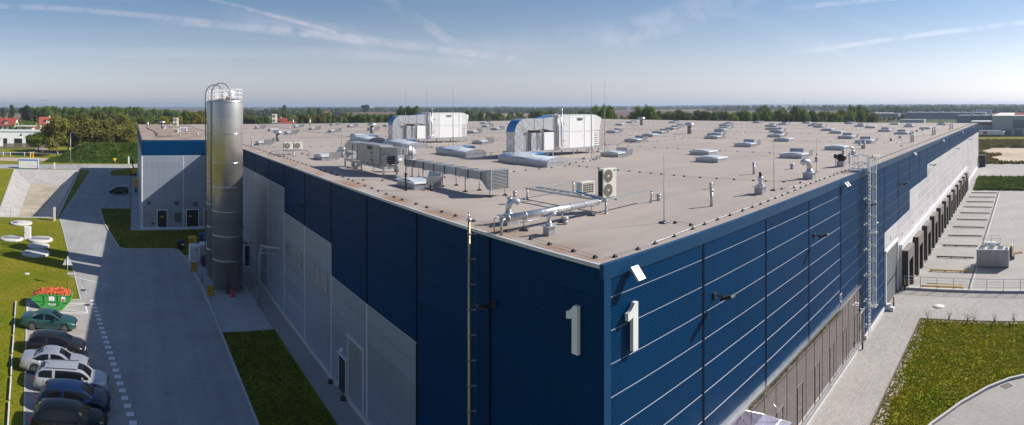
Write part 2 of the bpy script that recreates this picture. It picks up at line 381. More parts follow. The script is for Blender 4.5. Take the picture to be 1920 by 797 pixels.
# ------------------------------------------------------------------ mesh helpers
class MB:
    """collects shapes in world space; build() links them as ONE mesh object"""
    def __init__(s): s.v = []; s.f = []; s.mi = []; s.sm = []; s.m = 0; s.mats = []
    def use(s, m):
        if m not in s.mats: s.mats.append(m)
        s.m = s.mats.index(m); return s
    def poly(s, pts, smooth=False):
        i = len(s.v); s.v += [tuple(p) for p in pts]; s.f.append(tuple(range(i, i + len(pts)))); s.mi.append(s.m); s.sm.append(smooth)
    def idx(s, pts, faces, smooth=False):
        i = len(s.v); s.v += [tuple(p) for p in pts]
        for f in faces: s.f.append(tuple(i + j for j in f)); s.mi.append(s.m); s.sm.append(smooth)
    def box(s, x0, x1, y0, y1, z0, z1, b=0.0):
        if x0 > x1: x0, x1 = x1, x0
        if y0 > y1: y0, y1 = y1, y0
        if z0 > z1: z0, z1 = z1, z0
        if b <= 0:
            p = [(x, y, z) for z in (z0, z1) for y in (y0, y1) for x in (x0, x1)]
            s.idx(p, ((0, 2, 3, 1), (4, 5, 7, 6), (0, 1, 5, 4), (2, 6, 7, 3), (0, 4, 6, 2), (1, 3, 7, 5)))
        else:
            r = [(x0 + b, y0), (x1 - b, y0), (x1, y0 + b), (x1, y1 - b), (x1 - b, y1), (x0 + b, y1), (x0, y1 - b), (x0, y0 + b)]
            r2 = [(x0 + 2 * b, y0 + b), (x1 - 2 * b, y0 + b), (x1 - b, y0 + 2 * b), (x1 - b, y1 - 2 * b), (x1 - 2 * b, y1 - b), (x0 + 2 * b, y1 - b), (x0 + b, y1 - 2 * b), (x0 + b, y0 + 2 * b)]
            s.loft([[(x, y, z0) for x, y in r], [(x, y, z1 - b) for x, y in r], [(x, y, z1) for x, y in r2]], True, False)
        return s
    def obox(s, c, ux, uy, uz):      # oriented box: centre and three half-axis vectors
        c = Vector(c); ux = Vector(ux); uy = Vector(uy); uz = Vector(uz)
        p = [c + a * ux + b_ * uy + d * uz for d in (-1, 1) for b_ in (-1, 1) for a in (-1, 1)]
        fs = ((0, 2, 3, 1), (4, 5, 7, 6), (0, 1, 5, 4), (2, 6, 7, 3), (0, 4, 6, 2), (1, 3, 7, 5))
        if ux.cross(uy).dot(uz) < 0: fs = tuple(tuple(reversed(f)) for f in fs)
        s.idx(p, fs); return s
    def bar(s, a, b_, w_, h_=None):   # straight bar of square section
        a = Vector(a); b_ = Vector(b_); h_ = h_ or w_; d = b_ - a; L_ = d.length
        if L_ < 1e-6: return s
        d.normalize(); up = Vector((0, 0, 1)) if abs(d.z) < .95 else Vector((0, 1, 0))
        sx = d.cross(up).normalized(); sy = sx.cross(d)
        return s.obox((a + b_) / 2, d * L_ / 2, sx * w_ / 2, sy * h_ / 2)
    def loft(s, rings, caps=True, smooth=True, closed=True):
        n = len(rings[0]); i = len(s.v)
        for r in rings: s.v += [tuple(p) for p in r]
        for k in range(len(rings) - 1):
            for j in range(n if closed else n - 1):
                a = i + k * n + j; b_ = i + k * n + (j + 1) % n
                s.f.append((a, b_, b_ + n, a + n)); s.mi.append(s.m); s.sm.append(smooth)
        if caps:
            s.f.append(tuple(reversed(range(i, i + n)))); s.mi.append(s.m); s.sm.append(False)
            e = i + (len(rings) - 1) * n
            s.f.append(tuple(range(e, e + n))); s.mi.append(s.m); s.sm.append(False)
        return s
    def tube(s, pts, r, n=8, caps=True, smooth=True, r2=None):
        pts = [Vector(p) for p in pts]; rings = []
        for k, p in enumerate(pts):
            if k == 0: d = pts[1] - p
            elif k == len(pts) - 1: d = p - pts[k - 1]
            else: d = (pts[k + 1] - p).normalized() + (p - pts[k - 1]).normalized()
            d.normalize(); up = Vector((0, 0, 1)) if abs(d.z) < .9 else Vector((0, 1, 0))
            sx = d.cross(up).normalized(); sy = d.cross(sx).normalized()
            rr = r if r2 is None else r + (r2 - r) * k / (len(pts) - 1)
            # angle is kept stable by projecting the previous frame
            if rings_prev(s) and k: pass
            rings.append((p, sx, sy, rr))
        out = []; px = None
        for p, sx, sy, rr in rings:
            if px is not None:
                d = sx.cross(sy); q = px - d * px.dot(d)
                if q.length > 1e-4:
                    sx = q.normalized(); sy = d.cross(sx).normalized()
            px = sx
            out.append([p + rr * (cos(2 * pi * j / n) * sx + sin(2 * pi * j / n) * sy) for j in range(n)])
        # orientation: make normals point outwards
        a, b_ = out[0][0], out[0][1]; axis = (pts[1] - pts[0])
        if (a - pts[0]).cross(b_ - pts[0]).dot(axis) < 0: out = [list(reversed(o)) for o in out]
        return s.loft(out, caps, smooth)
    def cyl(s, x, y, z0, z1, r, n=12, r2=None, smooth=True, caps=True):
        r2 = r if r2 is None else r2
        return s.loft([[(x + rr * cos(2 * pi * j / n), y + rr * sin(2 * pi * j / n), z) for j in range(n)] for z, rr in ((z0, r), (z1, r2))], caps, smooth)
    def lathe(s, x, y, prof, n=16, caps=True, smooth=True):
        return s.loft([[(x + rr * cos(2 * pi * j / n), y + rr * sin(2 * pi * j / n), z) for j in range(n)] for z, rr in prof], caps, smooth)
    def prism(s, pts, z0, z1):       # counter-clockwise plan outline
        return s.loft([[(x, y, z0) for x, y in pts], [(x, y, z1) for x, y in pts]], True, False)
    def extr(s, pts, d):             # planar outline pushed along vector d
        d = Vector(d); return s.loft([[Vector(p) for p in pts], [Vector(p) + d for p in pts]], True, False)
    def build(s, name, m=None, parent=None, loc=None):
        if m is not None: s.mats = [m] if not s.mats else s.mats
        o_ = Vector(loc) if loc is not None else Vector((0, 0, 0))
        if parent is not None: o_ = wloc(parent)
        me = D.meshes.new(name)
        me.from_pydata([(x - o_.x, y - o_.y, z - o_.z) for x, y, z in s.v], [], s.f)
        for mm in s.mats: me.materials.append(mm)
        me.polygons.foreach_set('material_index', s.mi); me.polygons.foreach_set('use_smooth', s.sm)
        me.update()
        o = D.objects.new(name, me); COL.objects.link(o)
        if parent is not None: o.parent = parent
        elif loc is not None: o.location = loc
        return o
def rings_prev(s): return False
def wloc(o):
    v = Vector((0, 0, 0))
    while o is not None: v += Vector(o.location); o = o.parent
    return v
def mb(m): return MB().use(m)
def tag(o, label=None, cat=None, group=None, kind=None):
    if label: o['label'] = label
    if cat: o['category'] = cat
    if group: o['group'] = group
    if kind: o['kind'] = kind
    return o
def thing(name, label, cat, loc, group=None):
    o = D.objects.new(name, None); COL.objects.link(o); o.location = loc; o.empty_display_size = .3
    return tag(o, label, cat, group)
def copy_tree(o, parent=None):
    c = o.copy(); COL.objects.link(c)
    if parent is not None: c.parent = parent
    for ch in list(o.children): copy_tree(ch, c)
    return c
def place(root, loc, rz=0.0, label=None, group=None, scale=None):
    c = copy_tree(root); c.location = loc; c.rotation_euler = (0, 0, rz)
    if scale: c.scale = scale
    if label: c['label'] = label
    if group: c['group'] = group
    return c
def text_mesh(name, body, size, m, parent, loc, rot, depth=.01, align='CENTER', bold=False):
    cu = D.curves.new(name, 'FONT'); cu.body = body; cu.size = size; cu.extrude = depth; cu.align_x = align; cu.align_y = 'CENTER'
    if bold: cu.offset = size * .02
    t = D.objects.new(name, cu); COL.objects.link(t)
    dg = bpy.context.evaluated_depsgraph_get()
    me = D.meshes.new_from_object(t.evaluated_get(dg)); D.objects.remove(t)
    me.materials.clear(); me.materials.append(m)
    o = D.objects.new(name, me); COL.objects.link(o); o.parent = parent
    o.location = Vector(loc) - wloc(parent); o.rotation_euler = rot
    return o
def split(o):
    """each loose piece of a mesh becomes an object of its own, same name and parent"""
    me = o.data; par = list(range(len(me.vertices)))
    def find(i):
        while par[i] != i: par[i] = par[par[i]]; i = par[i]
        return i
    seen = {}
    for v in me.vertices:
        key = tuple(round(q, 4) for q in v.co)
        if key in seen: par[find(v.index)] = find(seen[key])
        else: seen[key] = v.index
    for p in me.polygons:
        r = find(p.vertices[0])
        for q in p.vertices[1:]: par[find(q)] = r
    groups = {}
    for p in me.polygons: groups.setdefault(find(p.vertices[0]), []).append(p)
    nm = o.name.split('.')[0]; first = True
    out = []
    for ps in groups.values():
        ids = sorted({v for p in ps for v in p.vertices}); mp = {v: i for i, v in enumerate(ids)}
        m2 = D.meshes.new(nm); m2.from_pydata([tuple(me.vertices[v].co) for v in ids], [], [[mp[v] for v in p.vertices] for p in ps])
        for mm in me.materials: m2.materials.append(mm)
        for q, p in zip(m2.polygons, ps): q.material_index = p.material_index; q.use_smooth = p.use_smooth
        if first: o.data = m2; first = False; out.append(o)
        else:
            c = D.objects.new(nm, m2); COL.objects.link(c); c.parent = o.parent; c.location = o.location; out.append(c)
    return out
def sheet(name, outline, z, m, holes=(), kind='structure'):
    """flat ground piece with optional holes"""
    bm = bmesh.new(); es = []
    for lp in (outline,) + tuple(holes):
        vs = [bm.verts.new((x, y, z)) for x, y in lp]
        for a, b_ in zip(vs, vs[1:] + vs[:1]): es.append(bm.edges.new((a, b_)))
    bmesh.ops.triangle_fill(bm, use_beauty=True, use_dissolve=False, edges=es, normal=(0, 0, 1))
    for f in bm.faces:
        if f.normal.z < 0: f.normal_flip()
    me = D.meshes.new(name); bm.to_mesh(me); bm.free(); me.materials.append(m)
    o = D.objects.new(name, me); COL.objects.link(o); o['kind'] = kind
    return o
def inside(x, y, poly):
    r = False; j = len(poly) - 1
    for i in range(len(poly)):
        xi, yi = poly[i]; xj, yj = poly[j]
        if (yi > y) != (yj > y) and x < (xj - xi) * (y - yi) / (yj - yi) + xi: r = not r
        j = i
    return r
def tufts(name, m, spots, h, wd, blades=3, label=None, cat='grass'):
    """many small bent blades as one mesh of stuff"""
    v = []; f = []
    for x, y, z in spots:
        for _ in range(blades):
            a = random.uniform(0, 2 * pi); hh = h * random.uniform(.5, 1.3); ww = wd * random.uniform(.6, 1.3)
            ox = x + random.uniform(-ww, ww) * 1.5; oy = y + random.uniform(-ww, ww) * 1.5
            lx = cos(a + 1.57) * hh * random.uniform(.2, .8); ly = sin(a + 1.57) * hh * random.uniform(.2, .8)
            i = len(v)
            v += [(ox - cos(a) * ww, oy - sin(a) * ww, z), (ox + cos(a) * ww, oy + sin(a) * ww, z), (ox + lx * .4 + cos(a) * ww * .6, oy + ly * .4 + sin(a) * ww * .6, z + hh * .6), (ox + lx * .4 - cos(a) * ww * .6, oy + ly * .4 - sin(a) * ww * .6, z + hh * .6), (ox + lx, oy + ly, z + hh)]
            f += [(i, i + 1, i + 2, i + 3), (i + 3, i + 2, i + 4)]
    me = D.meshes.new(name); me.from_pydata(v, [], f); me.materials.append(m)
    o = D.objects.new(name, me); COL.objects.link(o); o['kind'] = 'stuff'
    if label: o['label'] = label; o['category'] = cat
    return o
# ------------------------------------------------------------------ ground, roads, paving
ZR = 13.226                       # roof level
XF, YB = 158.0, 147.0             # far ends of the main hall
YD = -1.2                         # level of the dock yard
def circle(r, n=96): return [(r * cos(2 * pi * k / n), r * sin(2 * pi * k / n)) for k in range(n)]
BASIN = [(-35.3, 78.8), (-25.45, 79.7), (-28.3, 149.4), (-47.1, 147.4)]
YARD = [(42.05, -0.02), (42.05, -60), (131, -60), (131, -0.02)]
R_GROUND = 640
sheet('ground', circle(R_GROUND), 0.0, m_grass, [BASIN, YARD])

# land beyond: low swells of fields, then wooded hills
def far_z(r, az):
    s = max(0, (r - R_GROUND) / 7000)
    right = 1 / (1 + math.exp(-(az - 52) / 9))
    h = s * (8 + 36 * right) + 5 * (1 - math.exp(-(r - R_GROUND) / 900)) * (0.2 + 1.1 * right)
    n = noise.noise(Vector((r * cos(radians(az)) / 900, r * sin(radians(az)) / 900, 3.1)))
    n2 = noise.noise(Vector((r * cos(radians(az)) / 2600, r * sin(radians(az)) / 2600, 7.7)))
    return h + (n * 3.5 + n2 * 9) * min(1, (r - R_GROUND) / 1500) * min(1.0, .35 + s)
def ring(name, rs, m, az0=-40, az1=125, na=150, dz=0.0):
    rings = []
    v = []; f = []
    for r in rs:
        for k in range(na + 1):
            az = az0 + (az1 - az0) * k / na
            z = far_z(r, az) if r > R_GROUND else 0.0
            v.append((sin(radians(az)) * r, cos(radians(az)) * r, z + dz))
    for i in range(len(rs) - 1):
        for k in range(na):
            a = i * (na + 1) + k
            f.append((a, a + na + 1, a + na + 2, a + 1))
    me = D.meshes.new(name); me.from_pydata(v, [], f); me.materials.append(m)
    for p in me.polygons: p.use_smooth = True
    o = D.objects.new(name, me); COL.objects.link(o); o['kind'] = 'structure'
    me.update()
    return o
ring('fields', [R_GROUND - 2, 680, 740, 820, 920, 1050, 1200, 1400, 1650, 1950, 2300, 2700, 3200, 3800, 4400, 4800], m_field, dz=-.02)
ring('hills', [4790, 5200, 5700, 6300, 7000, 7800, 8600, 9400, 10500], m_forest)

ROAD = [(-6.1, -14), (-6.1, 45), (-6.76, 54.3), (-7.46, 59.6), (-8.2, 60.0), (-14.0, 60.03), (-14.94, 60.6), (-17.58, 75.63), (-19.05, 88.4), (-18.6, 89.1), (-13.55, 89.04), (-13.55, 137),
        (-18.6, 137.1), (-19.3, 139), (-19.4, 146), (-17.5, 151), (-13.26, 157), (-9, 158.4), (40, 158.4), (40, 166.5), (-28, 166.3), (-62, 160), (-62, 150.1), (-51.35, 150.1),
        (-29.5, 151.4), (-26.2, 150), (-25.0, 147), (-24.99, 79.6), (-22.9, 68.5), (-21.2, 59), (-19.67, 50.7), (-17.95, 40.96), (-23.0, 40.35), (-13.1, -14)]
sheet('road', ROAD, .004, m_road)
LOT = [(-17.0, 41.05), (-23.0, 40.35), (-13.1, -14), (-7.0, -14)]
sheet('parking_lot', LOT, .008, m_pave)
sheet('path_beside_wall', [(-1.6, -14), (-.0, -14), (-.0, 58), (-1.6, 58)], .004, m_pave2)
sheet('path_around_annex', [(-13.4, 71.2), (0, 71.2), (0, 71.98), (-11.85, 71.98), (-11.85, 150), (-13.4, 150)], .008, m_slab)
sheet('silo_pad', [(-6.02, 33.1), (-1.65, 32.85), (-1.65, 57.0), (-6.86, 57.0), (-6.7, 54.2)], .006, m_slab)
sheet('forecourt_path', [(-6, -.02), (-6, -3.5), (34.75, -3.5), (34.75, -60), (42.0, -60), (42.0, -.02)], .004, m_pave)
CURVE = [(6, -4.1), (12, -5.0), (15.6, -5.9), (18.78, -6.95), (21.3, -8.4), (23.33, -9.95), (24.5, -11.3), (25.3, -12.9), (25.8, -16), (25.9, -60)]
sheet('side_road', CURVE + [(6, -60)], .004, m_pave2)
LAWN = [(6.2, -3.6)] + [(a + .12, b_ + .12) for a, b_ in CURVE] + [(34.6, -60), (34.6, -3.6)]
random.seed(4)
sheet('bare_lawn_edge', [(6.2, -3.6)] + [(34.5 - .0, -3.6)] + [(34.4 - i * .7, -3.95 - random.uniform(0, .55)) for i in range(40)], .003, m_track)
sheet('bare_lawn_edge', [(34.6, -3.7), (34.6, -14)] + [(34.25 - random.uniform(0, .35), -14 + i * .5) for i in range(20)], .0035, m_track)
# sunken dock yard
k = mb(m_yard); k.poly([(42.1, -60, YD), (118, -60, YD), (118, 0, YD), (42.1, 0, YD)])
o = k.build('dock_yard'); o['kind'] = 'structure'
k = mb(m_yard); k.poly([(118, -60, YD), (131, -60, 0), (131, 0, 0), (118, 0, YD)]); o = k.build('yard_bank'); o['kind'] = 'structure'
sheet('rear_apron', [(131, -.02), (131, -60), (166, -60), (166, 20), (158.1, 20), (158.1, -.02)], .006, m_yard)
sheet('bare_soil', [(170, -60), (176, -4), (182, 4), (230, 8), (252, -8), (262, -60)], .012, m_sand)
sheet('dirt_track', [(-90, 172), (-52, 173), (-38, 176), (-34, 181), (-46, 186), (-70, 185), (-95, 182)], .010, m_track)
sheet('dirt_lane', [(-52, 215), (-46, 215), (-60, 262), (-63, 262)], .010, m_track)
sheet('highway', [(-140, 187), (-60, 197), (-30, 207), (40, 217), (40, 225), (-32, 216), (-62, 206), (-140, 196)], .008, m_asphalt)
for nm, outl in (('road_lane_edge', [(-140, 196.3), (-62, 206.3), (-32, 216.3), (-32, 217.8), (-62, 208), (-140, 198)]),):
    sheet(nm, outl, .010, m_slab)
# kerbs
def kerb(pts, wd=.15, h=.11, m=m_kerb, label=None):
    k = mb(m)
    for a, b_ in zip(pts, pts[1:]):
        d = Vector((b_[0] - a[0], b_[1] - a[1], 0)); 
        if d.length < 1e-6: continue
        nn = Vector((-d.y, d.x, 0)).normalized() * wd / 2; e = d.normalized() * wd * .25
        k.obox(((a[0] + b_[0]) / 2, (a[1] + b_[1]) / 2, h / 2 - .05), d / 2 - e * .0, nn, (0, 0, h / 2 + .05))
    o = k.build('kerb'); o['kind'] = 'structure'; return o
kerb([(-6.02, -14), (-6.02, 45), (-6.68, 54.3), (-7.38, 59.7), (-8.2, 60.1), (-14.0, 60.13), (-14.85, 60.7), (-17.5, 75.6), (-18.97, 88.4), (-18.5, 89.0), (-13.55, 88.94)])
kerb([(-18.95, 137.0), (-19.2, 139), (-19.3, 146), (-17.4, 151.1), (-13.2, 157.1), (-9, 158.5)])
kerb([(-25.07, 148), (-25.07, 79.6), (-22.98, 68.5), (-21.28, 59), (-19.75, 50.7), (-18.03, 41.1), (-23.05, 40.45), (-13.15, -14)], .12, .05)
kerb(CURVE, .16, .14)
kerb([(34.68, -60), (34.68, -3.55), (6, -3.55)], .10, .05, m_brown)
# painted dashes by the parking bays
for kx in range(30):
    t = kx / 29.0; x = -16.87 + (-11.9 + 16.87) * t; y = 40.99 + (14.2 - 40.99) * t
    q = mb(m_paint); q.poly([(x - .22, y - .26, .012), (x + .22, y - .26, .012), (x + .22, y + .2, .012), (x - .22, y + .2, .012)]); o = q.build('painted_dash'); o['kind'] = 'structure'
def line(pts, wd, m=m_paint, z=.012, name='painted_line'):
    k = mb(m)
    for a, b_ in zip(pts, pts[1:]):
        d = Vector((b_[0] - a[0], b_[1] - a[1], 0)); nn = Vector((-d.y, d.x, 0)).normalized() * wd / 2
        k.poly([(a[0] - nn.x, a[1] - nn.y, z), (b_[0] - nn.x, b_[1] - nn.y, z), (b_[0] + nn.x, b_[1] + nn.y, z), (a[0] + nn.x, a[1] + nn.y, z)])
    o = k.build(name); o['kind'] = 'structure'; return o
line([(-17.56, 40.2), (-22.7, 39.6), (-22.45, 37.3), (-17.1, 37.75), (-17.56, 40.2)], .12)
line([(-17.5, 40.1), (-22.4, 37.5)], .08, z=.013); line([(-17.2, 37.9), (-22.6, 39.5)], .08, z=.014)
for (xa, yb) in ((-17.9, 39.3), (-17.9, 41.9)): pass
line([(-19.8, 48.4), (-15.4, 45.6)], .10); line([(-18.6, 45.9), (-17.6, 42.9)], .05, z=.014)
for yy in (97, 101.5, 106, 110): line([(-14.9, yy), (-14.2, yy)], .12)
line([(-14.1, 92), (-14.1, 137)], .10, m_kerb)
# retention basin: four sloping slab sides and a silty floor
FL = [(-34.6, 90.5), (-31.6, 90.5), (-32.6, 140.2), (-41.0, 140.0)]
k = mb(m_basin)
for i in range(4):
    a, b_ = BASIN[i], BASIN[(i + 1) % 4]; c, d = FL[(i + 1) % 4], FL[i]
    k.poly([(*a, 0), (*b_, 0), (*c, -3.0), (*d, -3.0)])
o = k.build('basin_slope'); o['kind'] = 'structure'
k = mb(m_silt); k.poly([(*p, -3.0) for p in FL]); o = k.build('basin_floor'); o['kind'] = 'structure'
k = mb(m_kerb)
for i in range(4):
    a, b_ = Vector((*BASIN[i], .03)), Vector((*BASIN[(i + 1) % 4], .03)); k.bar(a, b_, .3, .14)
o = k.build('basin_kerb'); o['kind'] = 'structure'
k = mb(m_kerb); k.tube([(-31.5, 80.3, -1.2), (-31.0, 84.5, -2.9)], .9, 14); o = k.build('drain_outlet'); o['kind'] = 'structure'
k = mb(m_kerb); k.bar((-26.0, 80, .12), (-28.5, 148, .12), .12, .35); o = k.build('basin_upstand'); o['kind'] = 'structure'

# ------------------------------------------------------------------ the warehouse
WH = thing('warehouse', 'huge flat roofed warehouse clad in blue and grey metal panels', 'warehouse', (0, 0, 0))
k = mb(m_roof)
k.prism([(.14, .14), (XF - .14, .14), (XF - .14, YB - .14), (-11.66, YB - .14), (-11.66, 72.14), (.14, 72.14)], ZR - .5, ZR)
roof = k.build('roof', None, WH)
k = mb(m_greytrim)
def flash(a, b_, wd, z0, z1):
    k.box(a[0], b_[0], a[1], b_[1], z0, z1)
k.box(-.012, .09, -.0, 71.96, ZR - .10, ZR + .03)
o = k.build('edge_flashing', None, roof)
k = mb(m_bluetrim)
k.box(-.03, XF + .02, -.035, .138, ZR - .42, ZR + .052)
o = k.build('eaves_trim', None, WH)
k = mb(m_bluetrim); k.box(-11.83, 0.0, 71.965, 72.138, ZR - .3, ZR + .05); k.box(-11.835, -11.66, 72.139, YB, ZR - .3, ZR + .05); k.box(-11.66, XF, YB - .14, YB + .03, ZR - .3, ZR + .05); k.box(XF - .138, XF + .03, .14, YB - .14, ZR - .3, ZR + .05)
o = k.build('eaves_trim', None, WH)

LV = [12.2 - 1.07 * i for i in range(12)] + [.30]      # panel joints from the top
def panel_rows(k, axis, a0, a1, z0, z1, m, jm, out=0.0, sgn=-1):
    """sandwich panels between two plan positions, each with a small lipped joint at its top"""
    zs = sorted([z for z in LV if z0 + .05 < z < z1 - .05] + [z0, z1])
    for lo, hi in zip(zs, zs[1:]):
        for (za, zb, oa, ob, mm) in ((lo, hi - .028, out, out, m), (hi - .028, hi - .010, out, out - .030, jm), (hi - .010, hi, out - .030, out - .030, m)):
            k.use(mm)
            if axis == 'x':      # wall on y = const facing -y
                k.poly([(a0, -oa, za), (a1, -oa, za), (a1, -ob, zb), (a0, -ob, zb)])
            else:                # wall on x = const facing -x
                k.poly([(-oa, a1, za), (-oa, a0, za), (-ob, a0, zb), (-ob, a1, zb)])
        k.use(m)
        if axis == 'x': k.poly([(a0, -out + .030, hi), (a1, -out + .030, hi), (a1, -out, hi), (a0, -out, hi)])
        else: k.poly([(-out + .030, a1, hi), (-out + .030, a0, hi), (-out, a0, hi), (-out, a1, hi)])
# long right-hand wall (y = 0)
RX = [0, 5.9, 11.65, 17.45, 23.4, 29.7, 36.1, 42.1] + [42.1 + 6.1 * i for i in range(1, 20)]
RX = [x for x in RX if x < XF - 3] + [XF]
def right_bottom(x):
    return .3 if x < 36 else 6.85 if x < 48 else 8.99 if x < 60 else 10.6
m_jl = mat('joint_glint', (.34, .38, .47), .4, var=.04)  # sun glint on the panel lips, put into a paler joint colour
kb = MB(); kg = MB()
GLX0, GLX1, GLZ = 5.9, 27.9, 4.62          # glazed strip
for x0, x1 in zip(RX, RX[1:]):
    zb = right_bottom((x0 + x1) / 2)
    if x0 < 27.9:
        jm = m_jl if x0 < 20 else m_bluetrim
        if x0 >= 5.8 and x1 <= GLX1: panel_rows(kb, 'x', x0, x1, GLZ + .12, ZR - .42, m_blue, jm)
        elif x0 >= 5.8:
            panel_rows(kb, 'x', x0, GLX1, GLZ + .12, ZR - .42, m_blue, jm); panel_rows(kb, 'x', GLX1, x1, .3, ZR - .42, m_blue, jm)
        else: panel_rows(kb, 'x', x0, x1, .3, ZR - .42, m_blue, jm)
    elif zb < 1: panel_rows(kb, 'x', x0, x1, .3, ZR - .42, m_blue, m_bluetrim)
    else:
        panel_rows(kb, 'x', x0, x1, zb, ZR - .42, m_blue, m_bluetrim)
        lo = -.9 if x0 > 42 else .3
        if x0 < 36.2:
            panel_rows(kg, 'x', x0, 36.5, lo, zb, m_grey, m_greytrim); panel_rows(kg, 'x', 36.5, 41.5, 5.0, zb, m_grey, m_greytrim); panel_rows(kg, 'x', 41.5, x1, lo, zb, m_grey, m_greytrim)
        else: panel_rows(kg, 'x', x0, x1, lo, zb, m_grey, m_greytrim)
# left-hand wall (x = 0)
LY = [0] + [5.95 * i for i in range(1, 13)]; LY[-1] = 72.0
for y0, y1 in zip(LY, LY[1:]):
    yc = (y0 + y1) / 2
    zb = .3 if yc < 11.9 else 6.88 if yc < 23.8 else 9.02 if yc < 35.7 else 11.16
    panel_rows(kb, 'y', y0, y1, zb, ZR - .12, m_blue, m_bluetrim)
    if zb > 1:
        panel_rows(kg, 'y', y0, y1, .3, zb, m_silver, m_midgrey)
kb.build('blue_wall', None, WH); kg.build('grey_wall', None, WH)
# annex: front wall y = 72 (x from -11.8 to 0) and side wall x = -11.8
kb = MB(); kg = MB()
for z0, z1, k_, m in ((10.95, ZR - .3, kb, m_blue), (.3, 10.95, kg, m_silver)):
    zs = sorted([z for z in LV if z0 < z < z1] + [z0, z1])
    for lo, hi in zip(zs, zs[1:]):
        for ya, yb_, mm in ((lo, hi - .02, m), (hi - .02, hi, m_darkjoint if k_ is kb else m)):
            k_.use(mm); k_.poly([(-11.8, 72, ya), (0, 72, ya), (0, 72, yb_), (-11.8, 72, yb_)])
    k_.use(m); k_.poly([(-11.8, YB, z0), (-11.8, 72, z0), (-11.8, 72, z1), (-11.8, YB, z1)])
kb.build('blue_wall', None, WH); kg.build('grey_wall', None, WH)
k = mb(m_grey); k.poly([(XF, 0, -1.2), (XF, YB, -1.2), (XF, YB, 9), (XF, 0, 9)]); k.poly([(XF, YB, 0), (-11.8, YB, 0), (-11.8, YB, ZR), (XF, YB, ZR)])
k.build('grey_wall', None, WH)
k = mb(m_blue); k.poly([(XF, 0, 9), (XF, YB, 9), (XF, YB, ZR), (XF, 0, ZR)]); k.build('blue_wall', None, WH)
# joint covers
kd = mb(m_darkjoint); kp = mb(m_palejoint); kt = mb(m_greytrim)
for x in RX[1:-1]:
    zb = right_bottom(x + .5); zb0 = right_bottom(x - .5)
    top = max(zb, zb0) if (zb > 1) else (GLZ + .14 if x < GLX1 else .3)
    if zb > 1 and zb0 < 1: top = .3
    kd.box(x - .065, x + .065, -.014, .0, top if x < 36 or x > 37 else .3, ZR - .425)
    if zb0 > 1: kt.box(x - .03, x + .03, -.010, 0, -.8, zb0 - .003)
for y in LY[1:-1]:
    lo = 0.3 if y < 11.95 else 6.88 if y < 23.9 else 9.02 if y < 35.8 else 11.16
    kd.box(-.014, 0, y - .08, y + .08, (6.88 if 11.8 < y < 11.95 else 9.02 if 23.7 < y < 23.9 else 11.16 if 35.6 < y < 35.8 else lo) if y > 11.95 else .3, ZR - .125)
    if y > 12: kp.box(-.012, 0, y - .05, y + .05, .3, lo - .003)
split(kd.build('joint_cover', None, WH)); k = mb(m_blue); k.box(-.02, .0, .0, .28, .3, ZR - .12); k.build('corner_trim', None, WH)
k = mb(m_bluetrim); k.box(.0, .32, -.026, .0, .3, ZR - .425); k.build('corner_trim', None, WH)
kp.box(-5.58, -5.50, 71.988, 72.0, .3, 10.9); kp.box(-11.80, -11.62, 71.985, 72.0, .3, 10.9)
split(kp.build('joint_trim', None, WH)); split(kt.build('joint_trim', None, WH))
# thin light edge along the stepped colour change
k = mb(m_greytrim)
for y0, y1, z in ((11.9, 23.8, 6.88), (23.8, 35.7, 9.02), (35.7, 72, 11.16)): k.box(-.016, -.002, y0, y1, z - .03, z)
for z0, z1, y in ((6.88, 9.02, 23.8), (9.02, 11.16, 35.7)): k.box(-.017, -.002, y - .02, y + .02, z0, z1)
k.box(-11.8, 0, 71.984, 71.998, 10.90, 10.95)
k.build('colour_step_trim', None, WH)
# plinths
k = mb(m_kerb); k.box(-.14, 0, 0, 21.0, .004, .30, .0); k.box(-.14, 0, 22.3, 72, .004, .30); k.build('plinth', None, WH)
k = mb(m_offwhite); k.box(0, 28.0, -.16, 0, .004, .28); k.box(29.4, 36.4, -.16, 0, .004, .28); k.build('plinth', None, WH)
k = mb(m_offwhite); k.box(-11.9, 0, 71.9, 72, .004, .3); k.box(-11.9, -11.8, 72, YB, .004, .45); k.build('plinth', None, WH)
# glazed strip
gl = mb(m_glass); gl.poly([(GLX0, -.03, .45), (GLX1, -.03, .45), (GLX1, -.03, GLZ), (GLX0, -.03, GLZ)]); gl.use(m_darkgrey); gl.box(GLX0, GLX1, -.028, 0, .28, .46)
GL = gl.build('glazing', None, WH)
k = mb(m_chrome); k.box(GLX0 - .05, GLX1 + .05, -.16, .0, GLZ, GLZ + .12); k.use(m_midgrey); k.box(GLX0, GLX1, -.20, -.03, .30, .40); k.build('frame', None, GL)
k = mb(m_mull)
nx = 16
for i in range(nx + 1):
    x = GLX0 + (GLX1 - GLX0) * i / nx; k.box(x - .022, x + .022, -.040, -.029, .46, GLZ)
k.box(GLX0, GLX1, -.038, -.0295, 2.76, 2.79)
for i in range(1, nx, 2):
    x = GLX0 + (GLX1 - GLX0) * i / nx; dx = (GLX1 - GLX0) / nx * .62
    for xx in (x + .10, x + dx): k.box(xx - .028, xx + .028, -.050, -.028, .46, 2.72)
    k.box(x + .1, x + dx, -.048, -.0285, 2.66, 2.71); k.box(x + .1, x + dx, -.046, -.0285, 1.33, 1.37)
k.build('mullion', None, GL)
